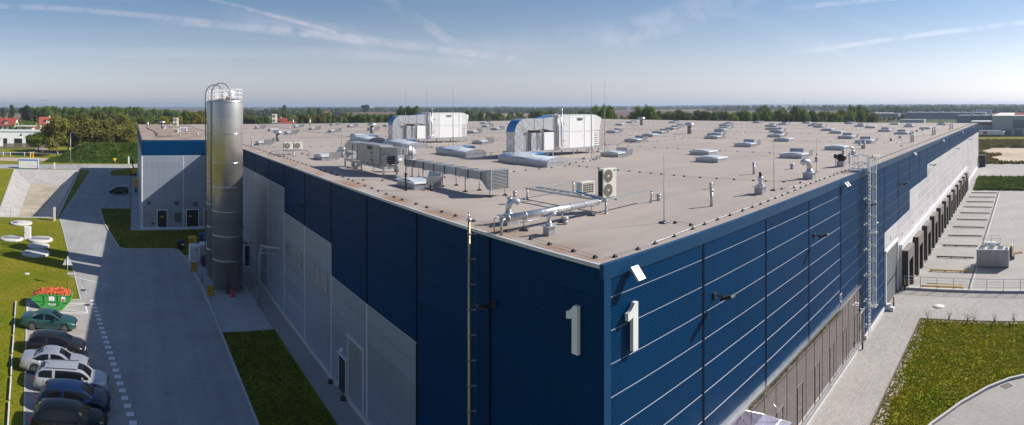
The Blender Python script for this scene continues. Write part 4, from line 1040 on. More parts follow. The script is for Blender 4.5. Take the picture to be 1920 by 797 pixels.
# low grey air handler near the left eave
def low_ahu():
    X, Y0, Y1 = 4.1, 24.2, 31.9; zb = ZR + .72; zt = ZR + 2.22
    t = thing('rooftop_ventilation_unit', 'long low grey ventilation unit on a steel frame near the left eave', 'ventilation unit', (X, (Y0 + Y1) / 2, ZR))
    k = mb(m_steel); k.box(X, X + .1, Y0, Y1, zb - .16, zb - .01); k.box(X + 1.05, X + 1.15, Y0, Y1, zb - .16, zb - .01)
    for yy in (Y0 + .05, 26.5, 29, 31.8): k.box(X + .1, X + 1.05, yy - .04, yy + .04, zb - .15, zb - .04)
    k.build('base_frame', None, t)
    for yy in (Y0 + .1, 28.3, 31.75):
        for xx in (X + .05, X + 1.1):
            k = mb(m_steel); k.box(xx - .05, xx + .05, yy - .05, yy + .05, ZR + .03, zb - .16); k.box(xx - .15, xx + .15, yy - .15, yy + .15, ZR - .005, ZR + .03); k.build('leg', None, t)
    k = mb(m_ductgrey); k.box(X + .02, X + 1.12, Y0 + .75, 28.6, zb, zt, .015)
    k.use(m_darkgrey); k.box(X + .012, X + .02, 26.35, 26.38, zb, zt); k.use(m_greytrim); k.box(X + .005, X + .02, Y0 + .75, 28.6, zt - .78, zt - .74)
    for yy in (25.2, 25.9, 27.0, 27.8): k.use(m_black); k.box(X - .01, X + .02, yy - .05, yy + .05, zb + .02, zb + .1); 
    k.use(m_black)
    for yy in (26.45, 26.15):
        for zz in (zb + .3, zb + .8, zb + 1.2): k.box(X - .012, X + .02, yy - .03, yy + .03, zz, zz + .09)
    k.build('casing', None, t)
    k = mb(m_ductgrey); k.box(X + .05, X + 1.1, 28.6, 29.3, zb + .1, zt - .05); k.build('casing', None, t)
    logo(t, X + .0, 26.75, zt - .28, .36, (pi / 2, 0, -pi / 2))
    k = mb(m_steel)      # open frame, bent inlet duct at the far end
    k.use(m_duct); k.box(X + .1, X + 1.0, 29.3, 31.2, zb + .75, zt - .05); k.loft([[(X + .1, 31.2, zb + .75), (X + 1, 31.2, zb + .75), (X + 1, 31.2, zt - .05), (X + .1, 31.2, zt - .05)], [(X + .1, 31.7, zb + .35), (X + 1, 31.7, zb + .35), (X + 1, 31.9, zt - .3), (X + .1, 31.9, zt - .3)], [(X + .1, 31.2, zb), (X + 1, 31.2, zb), (X + 1, 31.95, zb), (X + .1, 31.95, zb)]], True, False)
    k.build('inlet_duct', None, t)
    k = mb(m_steel)
    for yy in (29.1, 30.2): k.bar((X + .05, yy, zb), (X + .05, yy, zt - .2), .06)
    k.build('support_post', None, t)
    k = mb(m_ductgrey); k.box(X + .1, X + 1.12, Y0, Y0 + .75, zb, zb + .85); lv = k.build('louvre_box', None, t)
    k = mb(m_black); k.box(X + .16, X + .92, Y0 - .01, Y0 - .002, zb + .1, zb + .78); k.use(m_midgrey)
    for j in range(5): k.obox((X + .54, Y0 - .03, zb + .16 + j * .15), (.38, 0, 0), (0, .03, .025), (0, .004, -.005))
    k.build('louvre', None, lv)
    k = mb(m_midgrey); k.box(X + .3, X + .95, 30.3, 31.0, ZR + .1, zb - .2, .02); k.build('pump_box', None, t)
    # bend that carries air across to the long duct
    k = mb(m_ductgrey); xe = X + 1.45; n = 8; rr = .85
    secs = [((X + .1, X + 1.12), None)]
    rings = []
    for j in range(n + 1):
        a = pi / 2 * j / n
        # turns from -y to +x about the corner (X+1.12+.25, Y0+.75)
        cx, cy = X + 1.37, Y0 + .8
        ri, ro = .25, 1.27
        p0 = (cx - ri * cos(a), cy - ri * sin(a)); p1 = (cx - ro * cos(a), cy - ro * sin(a))
        rings.append([(p0[0], p0[1], zb + .87), (p1[0], p1[1], zb + .87), (p1[0], p1[1], zt - .1), (p0[0], p0[1], zt - .1)])
    k.loft(rings, True, False); k.build('bend', None, t)
    k = mb(m_duct); k.loft([[(p[0] + (.0 if i in (0, 3) else 0), p[1], p[2]) for i, p in enumerate(rings[-1])], [(X + 1.75, Y0 + .5, zb + .87), (X + 1.75, Y0 - .4, zb + .87), (X + 1.75, Y0 - .4, zt - .15), (X + 1.75, Y0 + .5, zt - .15)]], True, False)
    for j in range(7):
        pass
    n = 7; rings = []
    for j in range(n + 1):
        a = pi / 2 * j / n; cx, cz = X + 1.75, zb + .77; ri, ro = .1, .72
        rings.append([(cx + ri * sin(a), Y0 - .4, cz + ri * cos(a)), (cx + ro * sin(a), Y0 - .4, cz + ro * cos(a)), (cx + ro * sin(a), Y0 + .5, cz + ro * cos(a)), (cx + ri * sin(a), Y0 + .5, cz + ri * cos(a))])
    k.loft(rings, True, True)
    k.box(X + 1.85, X + 2.47, Y0 - .4, Y0 + .5, ZR + .85, zb + .77); k.build('drop_duct', None, t)
    k = mb(m_darkgrey)
    for xx in (X + 1.5, X + 2.0): k.bar((xx, Y0 - .55, ZR + .02), (xx, Y0 - .55, zt - .1), .06); k.lathe(xx, Y0 - .55, [(ZR - .005, .2), (ZR + .08, .05)], 4)
    k.build('support_post', None, t)
low_ahu()
# long duct on stilts with a louvred cowl
def long_duct():
    x0, x1 = 5.35, 6.35; ya, yb_ = 13.4, 23.6; z0, z1 = ZR + .84, ZR + 1.32
    t = thing('ventilation_duct', 'long grey rectangular duct on thin stilts ending in a louvred cowl', 'duct', ((x0 + x1) / 2, 18, ZR))
    k = mb(m_ductgrey); k.box(x0 + .15, x1 - .15, ya + .9, yb_, z0, z1)
    k.use(m_darkgrey)
    for j in range(8):
        y = ya + .9 + (yb_ - ya - .9) * j / 7.0; k.box(x0 + .12, x1 - .12, y - .02, y + .02, z0 - .03, z1 + .03)
    k.build('duct_run', None, t)
    k = mb(m_ductgrey)
    k.loft([[(x0 + .15, ya + .9, z0), (x1 - .15, ya + .9, z0), (x1 - .15, ya + .9, z1), (x0 + .15, ya + .9, z1)][::-1], [(x0 - .02, ya + .1, ZR + .44), (x1 + .2, ya + .1, ZR + .40), (x1 + .2, ya + .1, z1 + .17), (x0 - .02, ya + .1, z1 + .17)][::-1]], True, False)
    k.build('flared_end', None, t)
    k = mb(m_steel); k.box(x0 - .04, x0 + .02, ya - .32, ya + .1, ZR + .42, z1 + .18); k.box(x1 + .16, x1 + .22, ya - .32, ya + .1, ZR + .42, z1 + .18); k.box(x0 + .02, x1 + .16, ya - .32, ya + .1, z1 + .14, z1 + .19)
    k.use(m_ductgrey)
    for j in range(13):
        z = ZR + .46 + j * .079; k.obox(((x0 + x1) / 2 + .09, ya - .27, z), (.60, 0, 0), (0, .05, .035), (0, .004, -.006))
    k.use(m_darkgrey); k.box(x0 + .02, x1 + .16, ya - .05, ya - .03, ZR + .43, z1 + .14)
    k.build('louvred_cowl', None, t)
    for y in (ya - .1, 15.75, 18.3, 20.8, 23.2):
        for x in (x0 + .03, x1 + .05 - (0 if y > 14 else -.05)):
            k = mb(m_steel); k.cyl(x, y, ZR + .05, (z0 + .02 if y > 14 else ZR + .45), .03, 8); k.use(m_black); k.lathe(x, y, [(ZR - .005, .20), (ZR + .02, .20), (ZR + .09, .05), (ZR + .1, .0)], 4, True, False); k.build('leg', None, t)
        if y > 14: k = mb(m_steel); k.box(x0, x1 + .08, y - .025, y + .025, z0 - .07, z0 - .02); k.build('crossbar', None, t)
long_duct()
# insulated pipe near the corner
def roof_pipe():
    t = thing('insulated_pipe', 'bright metal clad pipe on black feet near the front corner', 'pipe', (3.3, 5.7, ZR))
    z = ZR + .62; a = Vector((.62, 5.64, z)); b_ = Vector((6.15, 5.98, z - .04)); d = (b_ - a).normalized()
    k = mb(m_duct); k.tube([a, b_], .145, 16); k.build('cladding', None, t)
    k = mb(m_steel)
    for j in range(7):
        p = a + (b_ - a) * (j / 6.0); k.tube([p - d * .03, p + d * .03], .155, 16)
    k.build('clamp_band', None, t)
    k = mb(m_duct); k.lathe(6.35, 6.0, [(z - .1, .02), (z - .09, .08), (z + .01, .08), (z + .02, .02)], 10); k.tube([b_, b_ + d * .5, b_ + d * .65 + Vector((0, 0, .02))], .07, 10); k.build('reducer', None, t)
    for f in (.16, .57, .93):
        p = a + (b_ - a) * f; k = mb(m_steel); k.cyl(p.x, p.y, ZR + .08, z - .12, .028, 8); k.bar((p.x, p.y - .2, z - .16), (p.x, p.y + .2, z - .16), .05, .04); k.use(m_black); k.lathe(p.x, p.y, [(ZR - .005, .24), (ZR + .03, .24), (ZR + .11, .07), (ZR + .12, 0)], 4, True, False); k.build('foot', None, t)
    k = mb(m_steel); k.tube([a + Vector((.55, -.1, -.23)), a + Vector((1.6, -.05, -.23))], .02, 6); k.tube([a + Vector((2.6, .15, -.2)), a + Vector((4.1, .2, -.2))], .03, 6); k.build('side_pipe', None, t)
roof_pipe()
def ac_frame():
    t = thing('steel_support_frame', 'galvanised steel frame on four posts carrying two condensers by the corner', 'frame', (8.4, 8.7, ZR))
    P = [(6.5, 11.4), (6.56, 5.78), (10.3, 11.7), (10.4, 6.02)]
    for x, y in P:
        k = mb(m_steel); k.cyl(x, y, ZR + .02, ZR + .62, .05, 10); k.cyl(x, y, ZR - .005, ZR + .03, .11, 10); k.cyl(x, y, ZR + .15, ZR + .2, .075, 10); k.box(x - .1, x + .1, y - .1, y + .1, ZR + .62, ZR + .65); k.build('post', None, t)
    k = mb(m_steel); z = ZR + .60
    k.bar((6.5, 11.5, z), (6.56, 5.68, z), .09); k.bar((7.25, 11.5, z), (7.3, 5.7, z), .09)
    for y in (10.6, 9.6, 8.6, 7.6, 6.6): k.bar((6.5, y, z), (7.3, y, z), .06)
    k.build('ladder_beam', None, t)
    k = mb(m_steel); k.bar((6.56, 5.78, z + .05), (10.4, 6.02, z + .05), .09, .10); k.build('beam', None, t)
    k = mb(m_steel); k.bar((6.5, 11.4, z + .03), (10.3, 11.7, z + .03), .07, .08); k.build('beam', None, t)
ac_frame()
m_fan = mat('fan_grille', (.30, .28, .22), .5, var=.1)
def fan_face(k, c, r, nrm, up, m=None):
    """round grille: rings and a hub on a face"""
    c = Vector(c); nrm = Vector(nrm).normalized(); up = Vector(up); sx = up.cross(nrm)
    k.use(m_darkgrey); n = 20
    k.poly([c + nrm * .004 + r * (cos(2 * pi * j / n) * sx + sin(2 * pi * j / n) * up) for j in range(n)])
    k.use(m or m_fan)
    for rr in (1.0, .78, .56, .34):
        o_ = [c + nrm * .012 + (r * rr + .012) * (cos(2 * pi * j / n) * sx + sin(2 * pi * j / n) * up) for j in range(n)]
        i_ = [c + nrm * .012 + (r * rr - .012) * (cos(2 * pi * j / n) * sx + sin(2 * pi * j / n) * up) for j in range(n)]
        for j in range(n): k.poly([i_[j], o_[j], o_[(j + 1) % n], i_[(j + 1) % n]])
    for j in range(8):
        a = 2 * pi * j / 8; dv = cos(a) * sx + sin(a) * up; k.bar(c + nrm * .012 + dv * .05, c + nrm * .012 + dv * r, .014)
    k.use(m_cream); k.poly([c + nrm * .016 + r * .2 * (cos(2 * pi * j / n) * sx + sin(2 * pi * j / n) * up) for j in range(n)])
m_greenmark = mat('green_badge', (.05, .42, .12), .5, var=0)
def condenser(label, x, y, z, wd, h, dp, fans, face='y', group=None, badge=True, name='condenser_unit'):
    """outdoor condenser; its fan face looks along -y (or -x)"""
    t = thing(name, label, 'condenser', (x, y, z), group)
    k = mb(m_cream); k.box(x - wd / 2, x + wd / 2, y, y + dp, z + .06, z + h, .015); k.build('casing', None, t)
    nf = fans
    for i in range(nf):
        k = mb(m_cream); fan_face(k, (x - wd * .14, y - .002, z + .06 + (h - .06) * (i + .5) / nf), min(wd * .32, h / nf * .42), (0, -1, 0), (0, 0, 1)); k.build('fan_grille', None, t)
    k = mb(m_black); k.box(x - wd / 2 - .004, x - wd / 2 - .001, y + .06, y + dp - .04, z + .14, z + h - .1); k.build('coil', None, t)
    if badge: k = mb(m_greenmark); k.box(x + wd * .28, x + wd * .43, y - .008, y - .002, z + h - .14, z + h - .06); k.build('badge', None, t)
    for s in (-.35, .35):
        k = mb(m_steel); k.box(x + wd * s - .04, x + wd * s + .04, y - .02, y + dp + .02, z, z + .06); k.build('foot', None, t)
    return t
condenser('tall cream condenser with two stacked fans by the front corner', 7.05, 5.95, ZR + .65, .95, 1.42, .36, 2)
def small_cond():
    x, y, z = 6.55, 7.35, ZR + .65
    t = thing('condenser_unit', 'small cream condenser with a dark grille behind the tall one', 'condenser', (x, y, z))
    k = mb(m_cream); k.box(x, x + .95, y, y + .38, z + .03, z + .66, .012); k.build('casing', None, t)
    k = mb(m_black); k.box(x + .12, x + .86, y - .006, y - .001, z + .1, z + .6); k.use(m_cream)
    for j in range(5): k.box(x + .12, x + .86, y - .02, y - .006, z + .1 + j * .11, z + .125 + j * .11)
    for j in range(5): k.box(x + .12 + j * .17, x + .14 + j * .17, y - .018, y - .006, z + .1, z + .6)
    k.build('grille', None, t)
    k = mb(m_steel); k.box(x + .1, x + .16, y, y + .38, z, z + .03); k.box(x + .8, x + .86, y, y + .38, z, z + .03); k.build('foot', None, t)
small_cond()
k = mb(MATS['blue_film']); k.use(MATS['blue_film']); k.bar((6.1, 7.3, ZR + .98), (6.5, 5.98, ZR + .62), .10, .06); o = tag(k.build('cable_tray', None, None, (6.1, 7.3, ZR)), 'short blue wrapped conduit sloping down beside the small condenser', 'conduit')
# pair of condensers on a bent tube frame at the left eave
for x, lab in ((2.95, 'left cream condenser of the pair on the tube frame by the left eave'), (4.05, 'right cream condenser of the pair on the tube frame by the left eave')):
    condenser(lab, x, 44.75, ZR + .50, .92, .80, .36, 1, 'y', 'condensers on the tube frame')
def tube_frame():
    t = thing('tube_frame', 'bent tube frame under the pair of condensers at the left eave', 'frame', (3, 44, ZR))
    k = mb(m_midgrey)
    for y in (44.85, 45.05): pass
    k.tube([(.75, 44.6, ZR + .1), (1.1, 44.5, ZR + .42), (2.0, 44.9, ZR + .45), (5.0, 44.95, ZR + .45)], .045, 8); k.tube([(.9, 42.9, ZR + .1), (1.15, 43.2, ZR + .42), (2.2, 43.4, ZR + .45), (3.2, 43.6, ZR + .42), (3.3, 43.3, ZR + .1)], .045, 8)
    k.tube([(1.6, 43.4, ZR + .42), (2.4, 44.9, ZR + .45)], .035, 8); k.tube([(1.3, 42.9, ZR + .08), (3.2, 45.0, ZR + .46)], .03, 8); k.build('tube', None, t)
    for x, y in ((1.48, 42.8), (3.05, 44.9), (3.12, 43.3), (4.6, 45.2), (4.65, 43.4), (2.0, 43.0)):
        k = mb(m_midgrey); k.cyl(x, y, ZR + .05, ZR + .45, .022, 6); k.use(m_black); k.lathe(x, y, [(ZR - .005, .2), (ZR + .02, .2), (ZR + .09, .04), (ZR + .1, 0)], 4, True, False); k.build('foot', None, t)
    k = mb(m_midgrey); k.tube([(4.6, 45.0, ZR + .46), (5.0, 44.4, ZR + .35), (5.0, 43.4, ZR + .05)], .03, 6); k.build('brace', None, t)
tube_frame()
# annex roof plant
condenser('single cream condenser low on the annex roof', -5.6, 84.5, ZR + .4, 1.0, .85, .38, 1, badge=False)
condenser('tall cream condenser with two fans at the far edge of the annex roof', -3.0, 120, ZR + .3, 1.3, 2.1, .5, 2, badge=False)
condenser('tall grey condenser on the far roof edge right of the silo', 27, 144, ZR + .3, 1.5, 2.6, .6, 2, badge=False)
k = mb(m_midgrey); k.tube([(-9.6, 80, ZR + .3), (-9.6, 80, ZR + .7), (-1.8, 80.5, ZR + .7)], .05, 8); k.tube([(-9.2, 76.5, ZR + .35), (-4, 76.5, ZR + .35)], .05, 8)
for x in (-9.4, -7.2, -5, -2.5): k.bar((x, 80.2, ZR), (x, 80.2, ZR + .7), .06); k.bar((x, 76.5, ZR), (x, 76.5, ZR + .35), .06)
tag(k.build('pipe_rack', None, None, (-6, 78, ZR)), 'low grey pipe run on short posts across the annex roof', 'pipe run')
k = mb(m_black)
pts = [(-9.9, 126, ZR + .05), (-9.6, 112, ZR + .05), (-8.8, 102, ZR + .05), (-8.6, 92, ZR + .05), (-9.2, 82, ZR + .05)]
k.tube(pts, .09, 6); tag(k.build('roof_cable', None, None, (-9, 100, ZR)), 'black cable bundle winding along the annex roof edge', 'cable')

# lightning rods
def rod(x, y, ztop, label, tri=False, h0=0.0):
    t = thing('lightning_rod', label, 'lightning rod', (x, y, ZR), 'lightning rods on the roof')
    k = mb(m_midgrey); zz = ztop
    k.tube([(x, y, ZR + .06), (x, y, ZR + (zz - ZR) * .62)], .018 if not tri else .028, 6); k.tube([(x, y, ZR + (zz - ZR) * .62), (x - .02, y, zz)], .009 if not tri else .014, 5); k.build('mast', None, t)
    if tri:
        for a in (0, 2.1, 4.2):
            k = mb(m_midgrey); k.bar((x, y, ZR + 1.1), (x + .75 * cos(a), y + .75 * sin(a), ZR + .12), .025); k.cyl(x + .75 * cos(a), y + .75 * sin(a), ZR - .003, ZR + .11, .2, 12); k.build('weighted_leg', None, t)
    else:
        k = mb(m_darkgrey); k.box(x - .2, x + .2, y - .16, y + .16, ZR - .004, ZR + .07, .02); k.build('base_block', None, t)
for x, y, z, lab, tri in ((6.58, 2.43, 16.15, 'thin lightning rod standing alone near the right eave, closest to the front corner', False), (17.56, 2.3, 16.3, 'thin lightning rod beside the roof cowl with the dark sleeve', False),
                          (27.3, 3.2, 15.9, 'thin lightning rod beside the top of the caged ladder', False), (57.06, 2.81, 16.2, 'thin lightning rod far along the right eave', False),
                          (26.2, 25.2, 20.55, 'tall lightning rod rising before the nearer white air handling unit', True), (33.4, 30.0, 21.0, 'tall lightning rod at the right end of the nearer white air handling unit', True),
                          (24.2, 46.5, 20.9, 'tall lightning rod before the farther white air handling unit, right of its flue', True), (21.0, 47.4, 20.4, 'tall lightning rod left of the flue of the farther air handling unit', True),
                          (21.0, 53.0, 20.4, 'tall lightning rod above the swan neck duct of the farther air handling unit', True), (10.3, 48.4, 19.5, 'tall thin lightning rod in the open left part of the roof', False), (36.0, 71.0, 20.0, 'tall lightning rod rising between the two white air handling units', True), (-7.9, 108, 19.2, 'thin lightning rod on the annex roof', False)):
    rod(x, y, z, lab, tri)
# lightning conductor wires on black holders
clip_me = None
def conductor(label, pts, step, sep):
    global clip_me
    t = thing('lightning_conductor', label, 'conductor wire', (*pts[0], ZR), 'lightning conductor wires')
    k = mb(m_steel); k.tube([(x, y, ZR + .075) for x, y in pts], .008 if sep else .012, 5); k.build('wire', None, t)
    spots = []
    for a, b_ in zip(pts, pts[1:]):
        L_ = math.hypot(b_[0] - a[0], b_[1] - a[1]); n = max(1, int(L_ / step))
        for i in range(n):
            f = (i + .5 + random.uniform(-.12, .12)) / n; spots.append((a[0] + (b_[0] - a[0]) * f, a[1] + (b_[1] - a[1]) * f))
    spots.sort(key=lambda p: (p[0] - CAM.x) ** 2 + (p[1] - CAM.y) ** 2)
    if clip_me is None:
        q = mb(m_rubber); q.loft([[(-.07, -.07, -.004), (.07, -.07, -.004), (.07, .07, -.004), (-.07, .07, -.004)], [(-.06, -.06, .05), (.06, -.06, .05), (.06, .06, .05), (-.06, .06, .05)], [(-.025, -.025, .1), (.025, -.025, .1), (.025, .025, .1), (-.025, .025, .1)]], True, False)
        o = q.build('wire_holder'); clip_me = o.data; D.objects.remove(o)
    far = []
    for i, (x, y) in enumerate(spots):
        if sep and i < sep:
            o = D.objects.new('wire_holder', clip_me); COL.objects.link(o); o.parent = t; o.location = (x - pts[0][0], y - pts[0][1], 0)
        else: far.append((x, y))
    if far:
        q = mb(m_rubber)
        for x, y in far: q.box(x - .06, x + .06, y - .06, y + .06, ZR - .004, ZR + .09)
        o = q.build('wire_holder', None, t); o['kind'] = 'stuff'
conductor('lightning conductor wire on black holders along the right eave', [(.55, .45), (4, .52), (6.8, .78), (12.4, .86), (21.5, 1.3), (XF - 2, 1.6)], .95, 100)
conductor('lightning conductor wire on black holders along the left eave', [(.55, .6), (.6, 1.2), (.9, 7.8), (.8, 15.5), (1.5, 26), (1.6, 37.4), (1.4, 57), (1.4, YB - 2)], 1.15, 100)
conductor('lightning conductor wire crossing the roof between the nearer rooflights and the corner plant', [(21.3, 1.6), (20.8, 6), (20.4, 10), (20.6, 23), (22.0, 40), (22, YB - 3)], 1.05, 60)
conductor('lightning conductor wire from the left eave towards the corner rooflight', [(1.5, 23.7), (3.6, 22.2), (12, 21.9), (20.2, 22.1)], 1.2, 30)
conductor('lightning conductor wire behind the pair of condensers', [(1.5, 55), (8, 54.6), (18, 54.8), (30, 55.4)], 1.4, 20)
conductor('lightning conductor wire passing behind the nearer white air handling unit', [(21, 23.4), (25, 23.9), (27.5, 25.2)], .9, 10)
for i, x in enumerate((42, 63, 84, 105, 126)):
    conductor('far lightning conductor wire running back across the roof', [(x, 1.8), (x, YB - 3)], 1.9, 0)
for i, y in enumerate((37, 55.5, 74, 92, 110, 128)):
    conductor('far lightning conductor wire running along the roof', [(22 if y < 70 else 1.8, y), (XF - 3, y)], 2.1, 0)
conductor('short lightning conductor wire joining the lone rod to the right eave', [(6.8, 2.3), (6.8, .9)], .5, 4)
conductor('short lightning conductor wire joining the rod by the cowl to the right eave', [(17.8, 2.2), (19.6, 1.4)], .7, 4)

# ------------------------------------------------------------------ signs, lamps, ladder, mast on the walls
def numeral(label, axis):
    pts = [(.46, 0), (.46, 1.72), (.30, 1.72), (.22, 1.60), (.10, 1.48), (-.02, 1.42), (-.02, 1.16), (.12, 1.19), (.22, 1.24), (.22, 0)]
    t = None
    k = mb(m_white)
    if axis == 'x':      # on wall y = 0
        x0, z0 = 1.0, 10.2; k.extr([(x0 + u * 1.08, -.06, z0 + v * .92) for u, v in pts], (0, -.14, 0)); loc = (x0, -.06, z0)
    else:
        y0, z0 = 1.46, 10.2; k.extr([(-.06, y0 - u * 1.08, z0 + v * .92) for u, v in pts], (-.14, 0, 0)); loc = (-.06, y0, z0)
    return tag(k.build('numeral_sign', None, None, loc), label, 'numeral sign')
numeral('white raised numeral 1 on the sunlit blue wall by the corner', 'x')
numeral('white raised numeral 1 on the shaded dark blue wall by the corner', 'y')
def wall_lamp(label, pos, axis, s=1.0, group='black wall lamps on arms'):
    x, y, z = pos; t = thing('wall_lamp', label, 'wall lamp', pos, group)
    if axis == 'x': out, al = Vector((0, -1, 0)), Vector((1, 0, 0))
    else: out, al = Vector((-1, 0, 0)), Vector((0, -1, 0))
    p = Vector(pos)
    k = mb(m_black); k.obox(p + out * .03, al * .12, out * .03, (0, 0, .12)); k.bar(p + out * .05, p + out * .42 * s + Vector((0, 0, .04)), .05); k.build('arm', None, t)
    k = mb(m_black); k.obox(p + out * .62 * s + Vector((0, 0, .02)), al * .16, out * .26 * s + Vector((0, 0, .10)), (out * -.03 + Vector((0, 0, .05))) ); k.build('lamp_head', None, t)
    k = mb(m_white); k.obox(p + out * .62 * s + Vector((0, 0, -.045)), al * .12, out * .2 * s + Vector((0, 0, .077)), Vector((0, 0, .008))); k.build('lens', None, t)
for x, z, lab in ((6.75, 10.5, 'black wall lamp on the sunlit blue wall nearest the corner'), (18.3, 10.58, 'black wall lamp on the blue wall, second from the corner on the sunlit side'), (29.95, 10.5, 'black wall lamp on the blue wall behind the caged ladder'), (43.0, 10.4, 'black wall lamp on the last deep blue panels beyond the caged ladder'),
                  (62.8, 10.3, 'black wall lamp just below the narrow blue band, nearest one there'), (94.5, 10.2, 'black wall lamp below the narrow blue band, middle of three'), (124, 10.2, 'black wall lamp below the narrow blue band, farthest away')):
    wall_lamp(lab, (x, 0, z), 'x')
for y, z, lab in ((5.65, 10.6, 'black wall lamp on the shaded dark blue wall beside the tall mast'), (29.4, 10.7, 'black wall lamp on the shaded wall above the grey step'), (49.85, 3.0, 'black wall lamp low on the shaded grey wall near the silo')):
    wall_lamp(lab, (0, y, z), 'y')
def floodlight(label, x, z, n):
    t = thing('floodlight', label, 'floodlight', (x, 0, z), 'slanted floodlights under the right eave')
    for i in range(n):
        xx = x + i * .5
        q_ = 1.0 if n == 1 else .72
        k = mb(m_greytrim); k.obox((xx, -.30, z + .02), (.18 * q_, 0, 0), (0, -.17 * q_, -.19 * q_), (0, -.03, .027)); k.build('panel', None, t)
    k = mb(m_darkgrey); k.bar((x, -.03, z - .05), (x, -.26, z - .02), .05); k.build('bracket', None, t)
for x, z, n, lab in ((1.35, 12.75, 1, 'single slanted floodlight under the eave at the front corner'), (23.8, 12.85, 2, 'pair of slanted floodlights left of the caged ladder'), (49.8, 12.85, 2, 'pair of slanted floodlights above the first stepped panels'), (74.8, 12.85, 2, 'pair of slanted floodlights midway along the narrow blue band'), (106, 12.8, 2, 'pair of slanted floodlights far along the right eave'), (136, 12.8, 2, 'farthest pair of slanted floodlights under the right eave')):
    floodlight(lab, x, z, n)
# caged ladder
m_zinc = mat('pale_zinc', (.66, .67, .68), .45, .25, var=.08)
def ladder():
    x0, x1, y = 29.35, 29.85, -.38
    t = thing('caged_ladder', 'galvanised caged ladder climbing the sunlit wall to the roof', 'ladder', (29.6, -.3, 0))
    for x in (x0, x1): k = mb(m_zinc); k.bar((x, y, .35), (x, y, 14.35), .07, .05); k.build('rail', None, t)
    k = mb(m_zinc)
    for i in range(46): k.bar((x0, y, .6 + i * .28), (x1, y, .6 + i * .28), .045)
    k.build('rungs', None, t)
    k = mb(m_zinc)
    zs = [2.75 + i * 1.15 for i in range(11)]
    def hoop(z): return [(29.6 + .42 * cos(a), y - .28 - .40 * sin(a) + .12, z) for a in [pi * j / 12 for j in range(13)]]
    for z in zs:
        h = [(x1, y, z)] + hoop(z) + [(x0, y, z)]
        k = mb(m_zinc)
        for a, b_ in zip(h, h[1:]): k.bar(a, b_, .025, .075)
        k.build('hoop', None, t)
    k = mb(m_zinc)
    for j in (0, 3, 6, 9, 12): p = hoop(0)[j]; k.bar((p[0], p[1], zs[0]), (p[0], p[1], zs[-1]), .055, .025)
    k.build('cage_bar', None, t)
    k = mb(m_zinc)
    for z in (1.0, 3.0, 5.0, 7.0, 9.0, 11.0):
        for x in (x0, x1): k.bar((x, y, z), (x, 0, z), .04); k.box(x - .12, x + .12, -.03, -.001, z - .06, z + .06)
    k.build('wall_bracket', None, t)
    for z in (2.6, 8.35):
        k = mb(m_steel); k.box(x0 - .1, x1 + .15, y - .60, y - .04, z, z + .05); k.bar((x0 - .2, y, z), (x0 - .2, 0, z), .05); k.build('rest_plate', None, t)
    k = mb(m_white); k.obox((29.65, y - .45, 9.05), (.18, 0, 0), (0, -.2, .12), (0, .02, .03)); k.build('lamp_head', None, t)
    k = mb(m_zinc); z0 = ZR + .05
    for x in (28.4, 29.35, 29.85, 30.75):
        for yy in ((-.3, .9) if x in (29.35, 29.85) else (.2, .9)): k.bar((x, yy, z0), (x, yy, z0 + 1.15), .05)
    for z in (z0 + .55, z0 + 1.13, z0 + .1):
        k.bar((28.4, .9, z), (29.35, .9, z), .05); k.bar((29.85, .9, z), (30.75, .9, z), .05); k.bar((29.35, -.3, z), (29.35, .9, z), .05); k.bar((29.85, -.3, z), (29.85, .9, z), .05); k.bar((28.4, .2, z), (28.4, .9, z), .05); k.bar((30.75, .2, z), (30.75, .9, z), .05); k.bar((28.4, .2, z), (29.35, .2, z), .05); k.bar((29.85, .2, z), (30.75, .2, z), .05)
    k.box(28.5, 30.6, .3, .85, z0 + .02, z0 + .05); k.build('landing_rail', None, t)
ladder()
def mast():
    x, y = -.62, 6.52
    t = thing('tall_mast', 'tall slim brass coloured mast standing before the dark blue wall', 'mast', (x, y, 0))
    k = mb(m_bronze); k.tube([(x, y, .02), (x, y, 7), (x, y, 13.75)], .065, 12, r2=.05); k.build('pole', None, t)
    k = mb(m_chrome); k.cyl(x, y, 13.75, 13.85, .1, 12); k.cyl(x, y, 13.85, 14.0, .03, 8); k.lathe(x, y, [(14.0, .02), (14.05, .05), (14.1, .02)], 8); k.build('finial', None, t)
    k = mb(m_midgrey)
    for z in [1.2 + 1.0 * i for i in range(13)]:
        k = mb(m_midgrey); k.cyl(x, y, z, z + .07, .085, 12); k.bar((x, y, z + .03), (x + .22, y - .12, z + .03), .03); k.lathe(x + .22, y - .12, [(z, .02), (z + .03, .045), (z + .06, .02)], 8); k.build('rope_clip', None, t)
    k = mb(m_darkgrey); k.tube([(x + .22, y - .12, 1.2), (x + .22, y - .12, 13.6)], .008, 5); k.build('halyard', None, t)
    k = mb(m_slab); k.box(x - .2, x + .2, y - .2, y + .2, -.02, .06); k.build('base_block', None, t)
mast()
def canopy():
    t = thing('glass_canopy', 'violet tinted glass entrance canopy hung on steel rods', 'canopy', (9, 0, 3.4))
    z = 3.35
    for i, x in enumerate((6.6, 9.0, 11.4)):
        k = mb(m_chrome); k.bar((x, -.03, z), (x, -1.45, z - .08), .06); k.build('arm', None, t)
        k = mb(m_chrome); k.tube([(x, -.05, z + 1.05), (x, -1.25, z)], .018, 6); k.lathe(x, -.06, [(z + 1.0, .02), (z + 1.05, .05), (z + 1.1, .02)], 8); k.build('tie_rod', None, t)
    for x0, x1 in ((6.63, 8.97), (9.03, 11.37)):
        k = mb(m_canopy); k.obox(((x0 + x1) / 2, -.75, z - .005), ((x1 - x0) / 2, 0, 0), (0, -.72, -.04), (0, 0, .008)); k.build('glass_pane', None, t)
    k = mb(m_offwhite); k.box(5.3, 6.3, -.10, -.02, 5.05, 5.13); k.build('light_strip', None, t)
canopy()
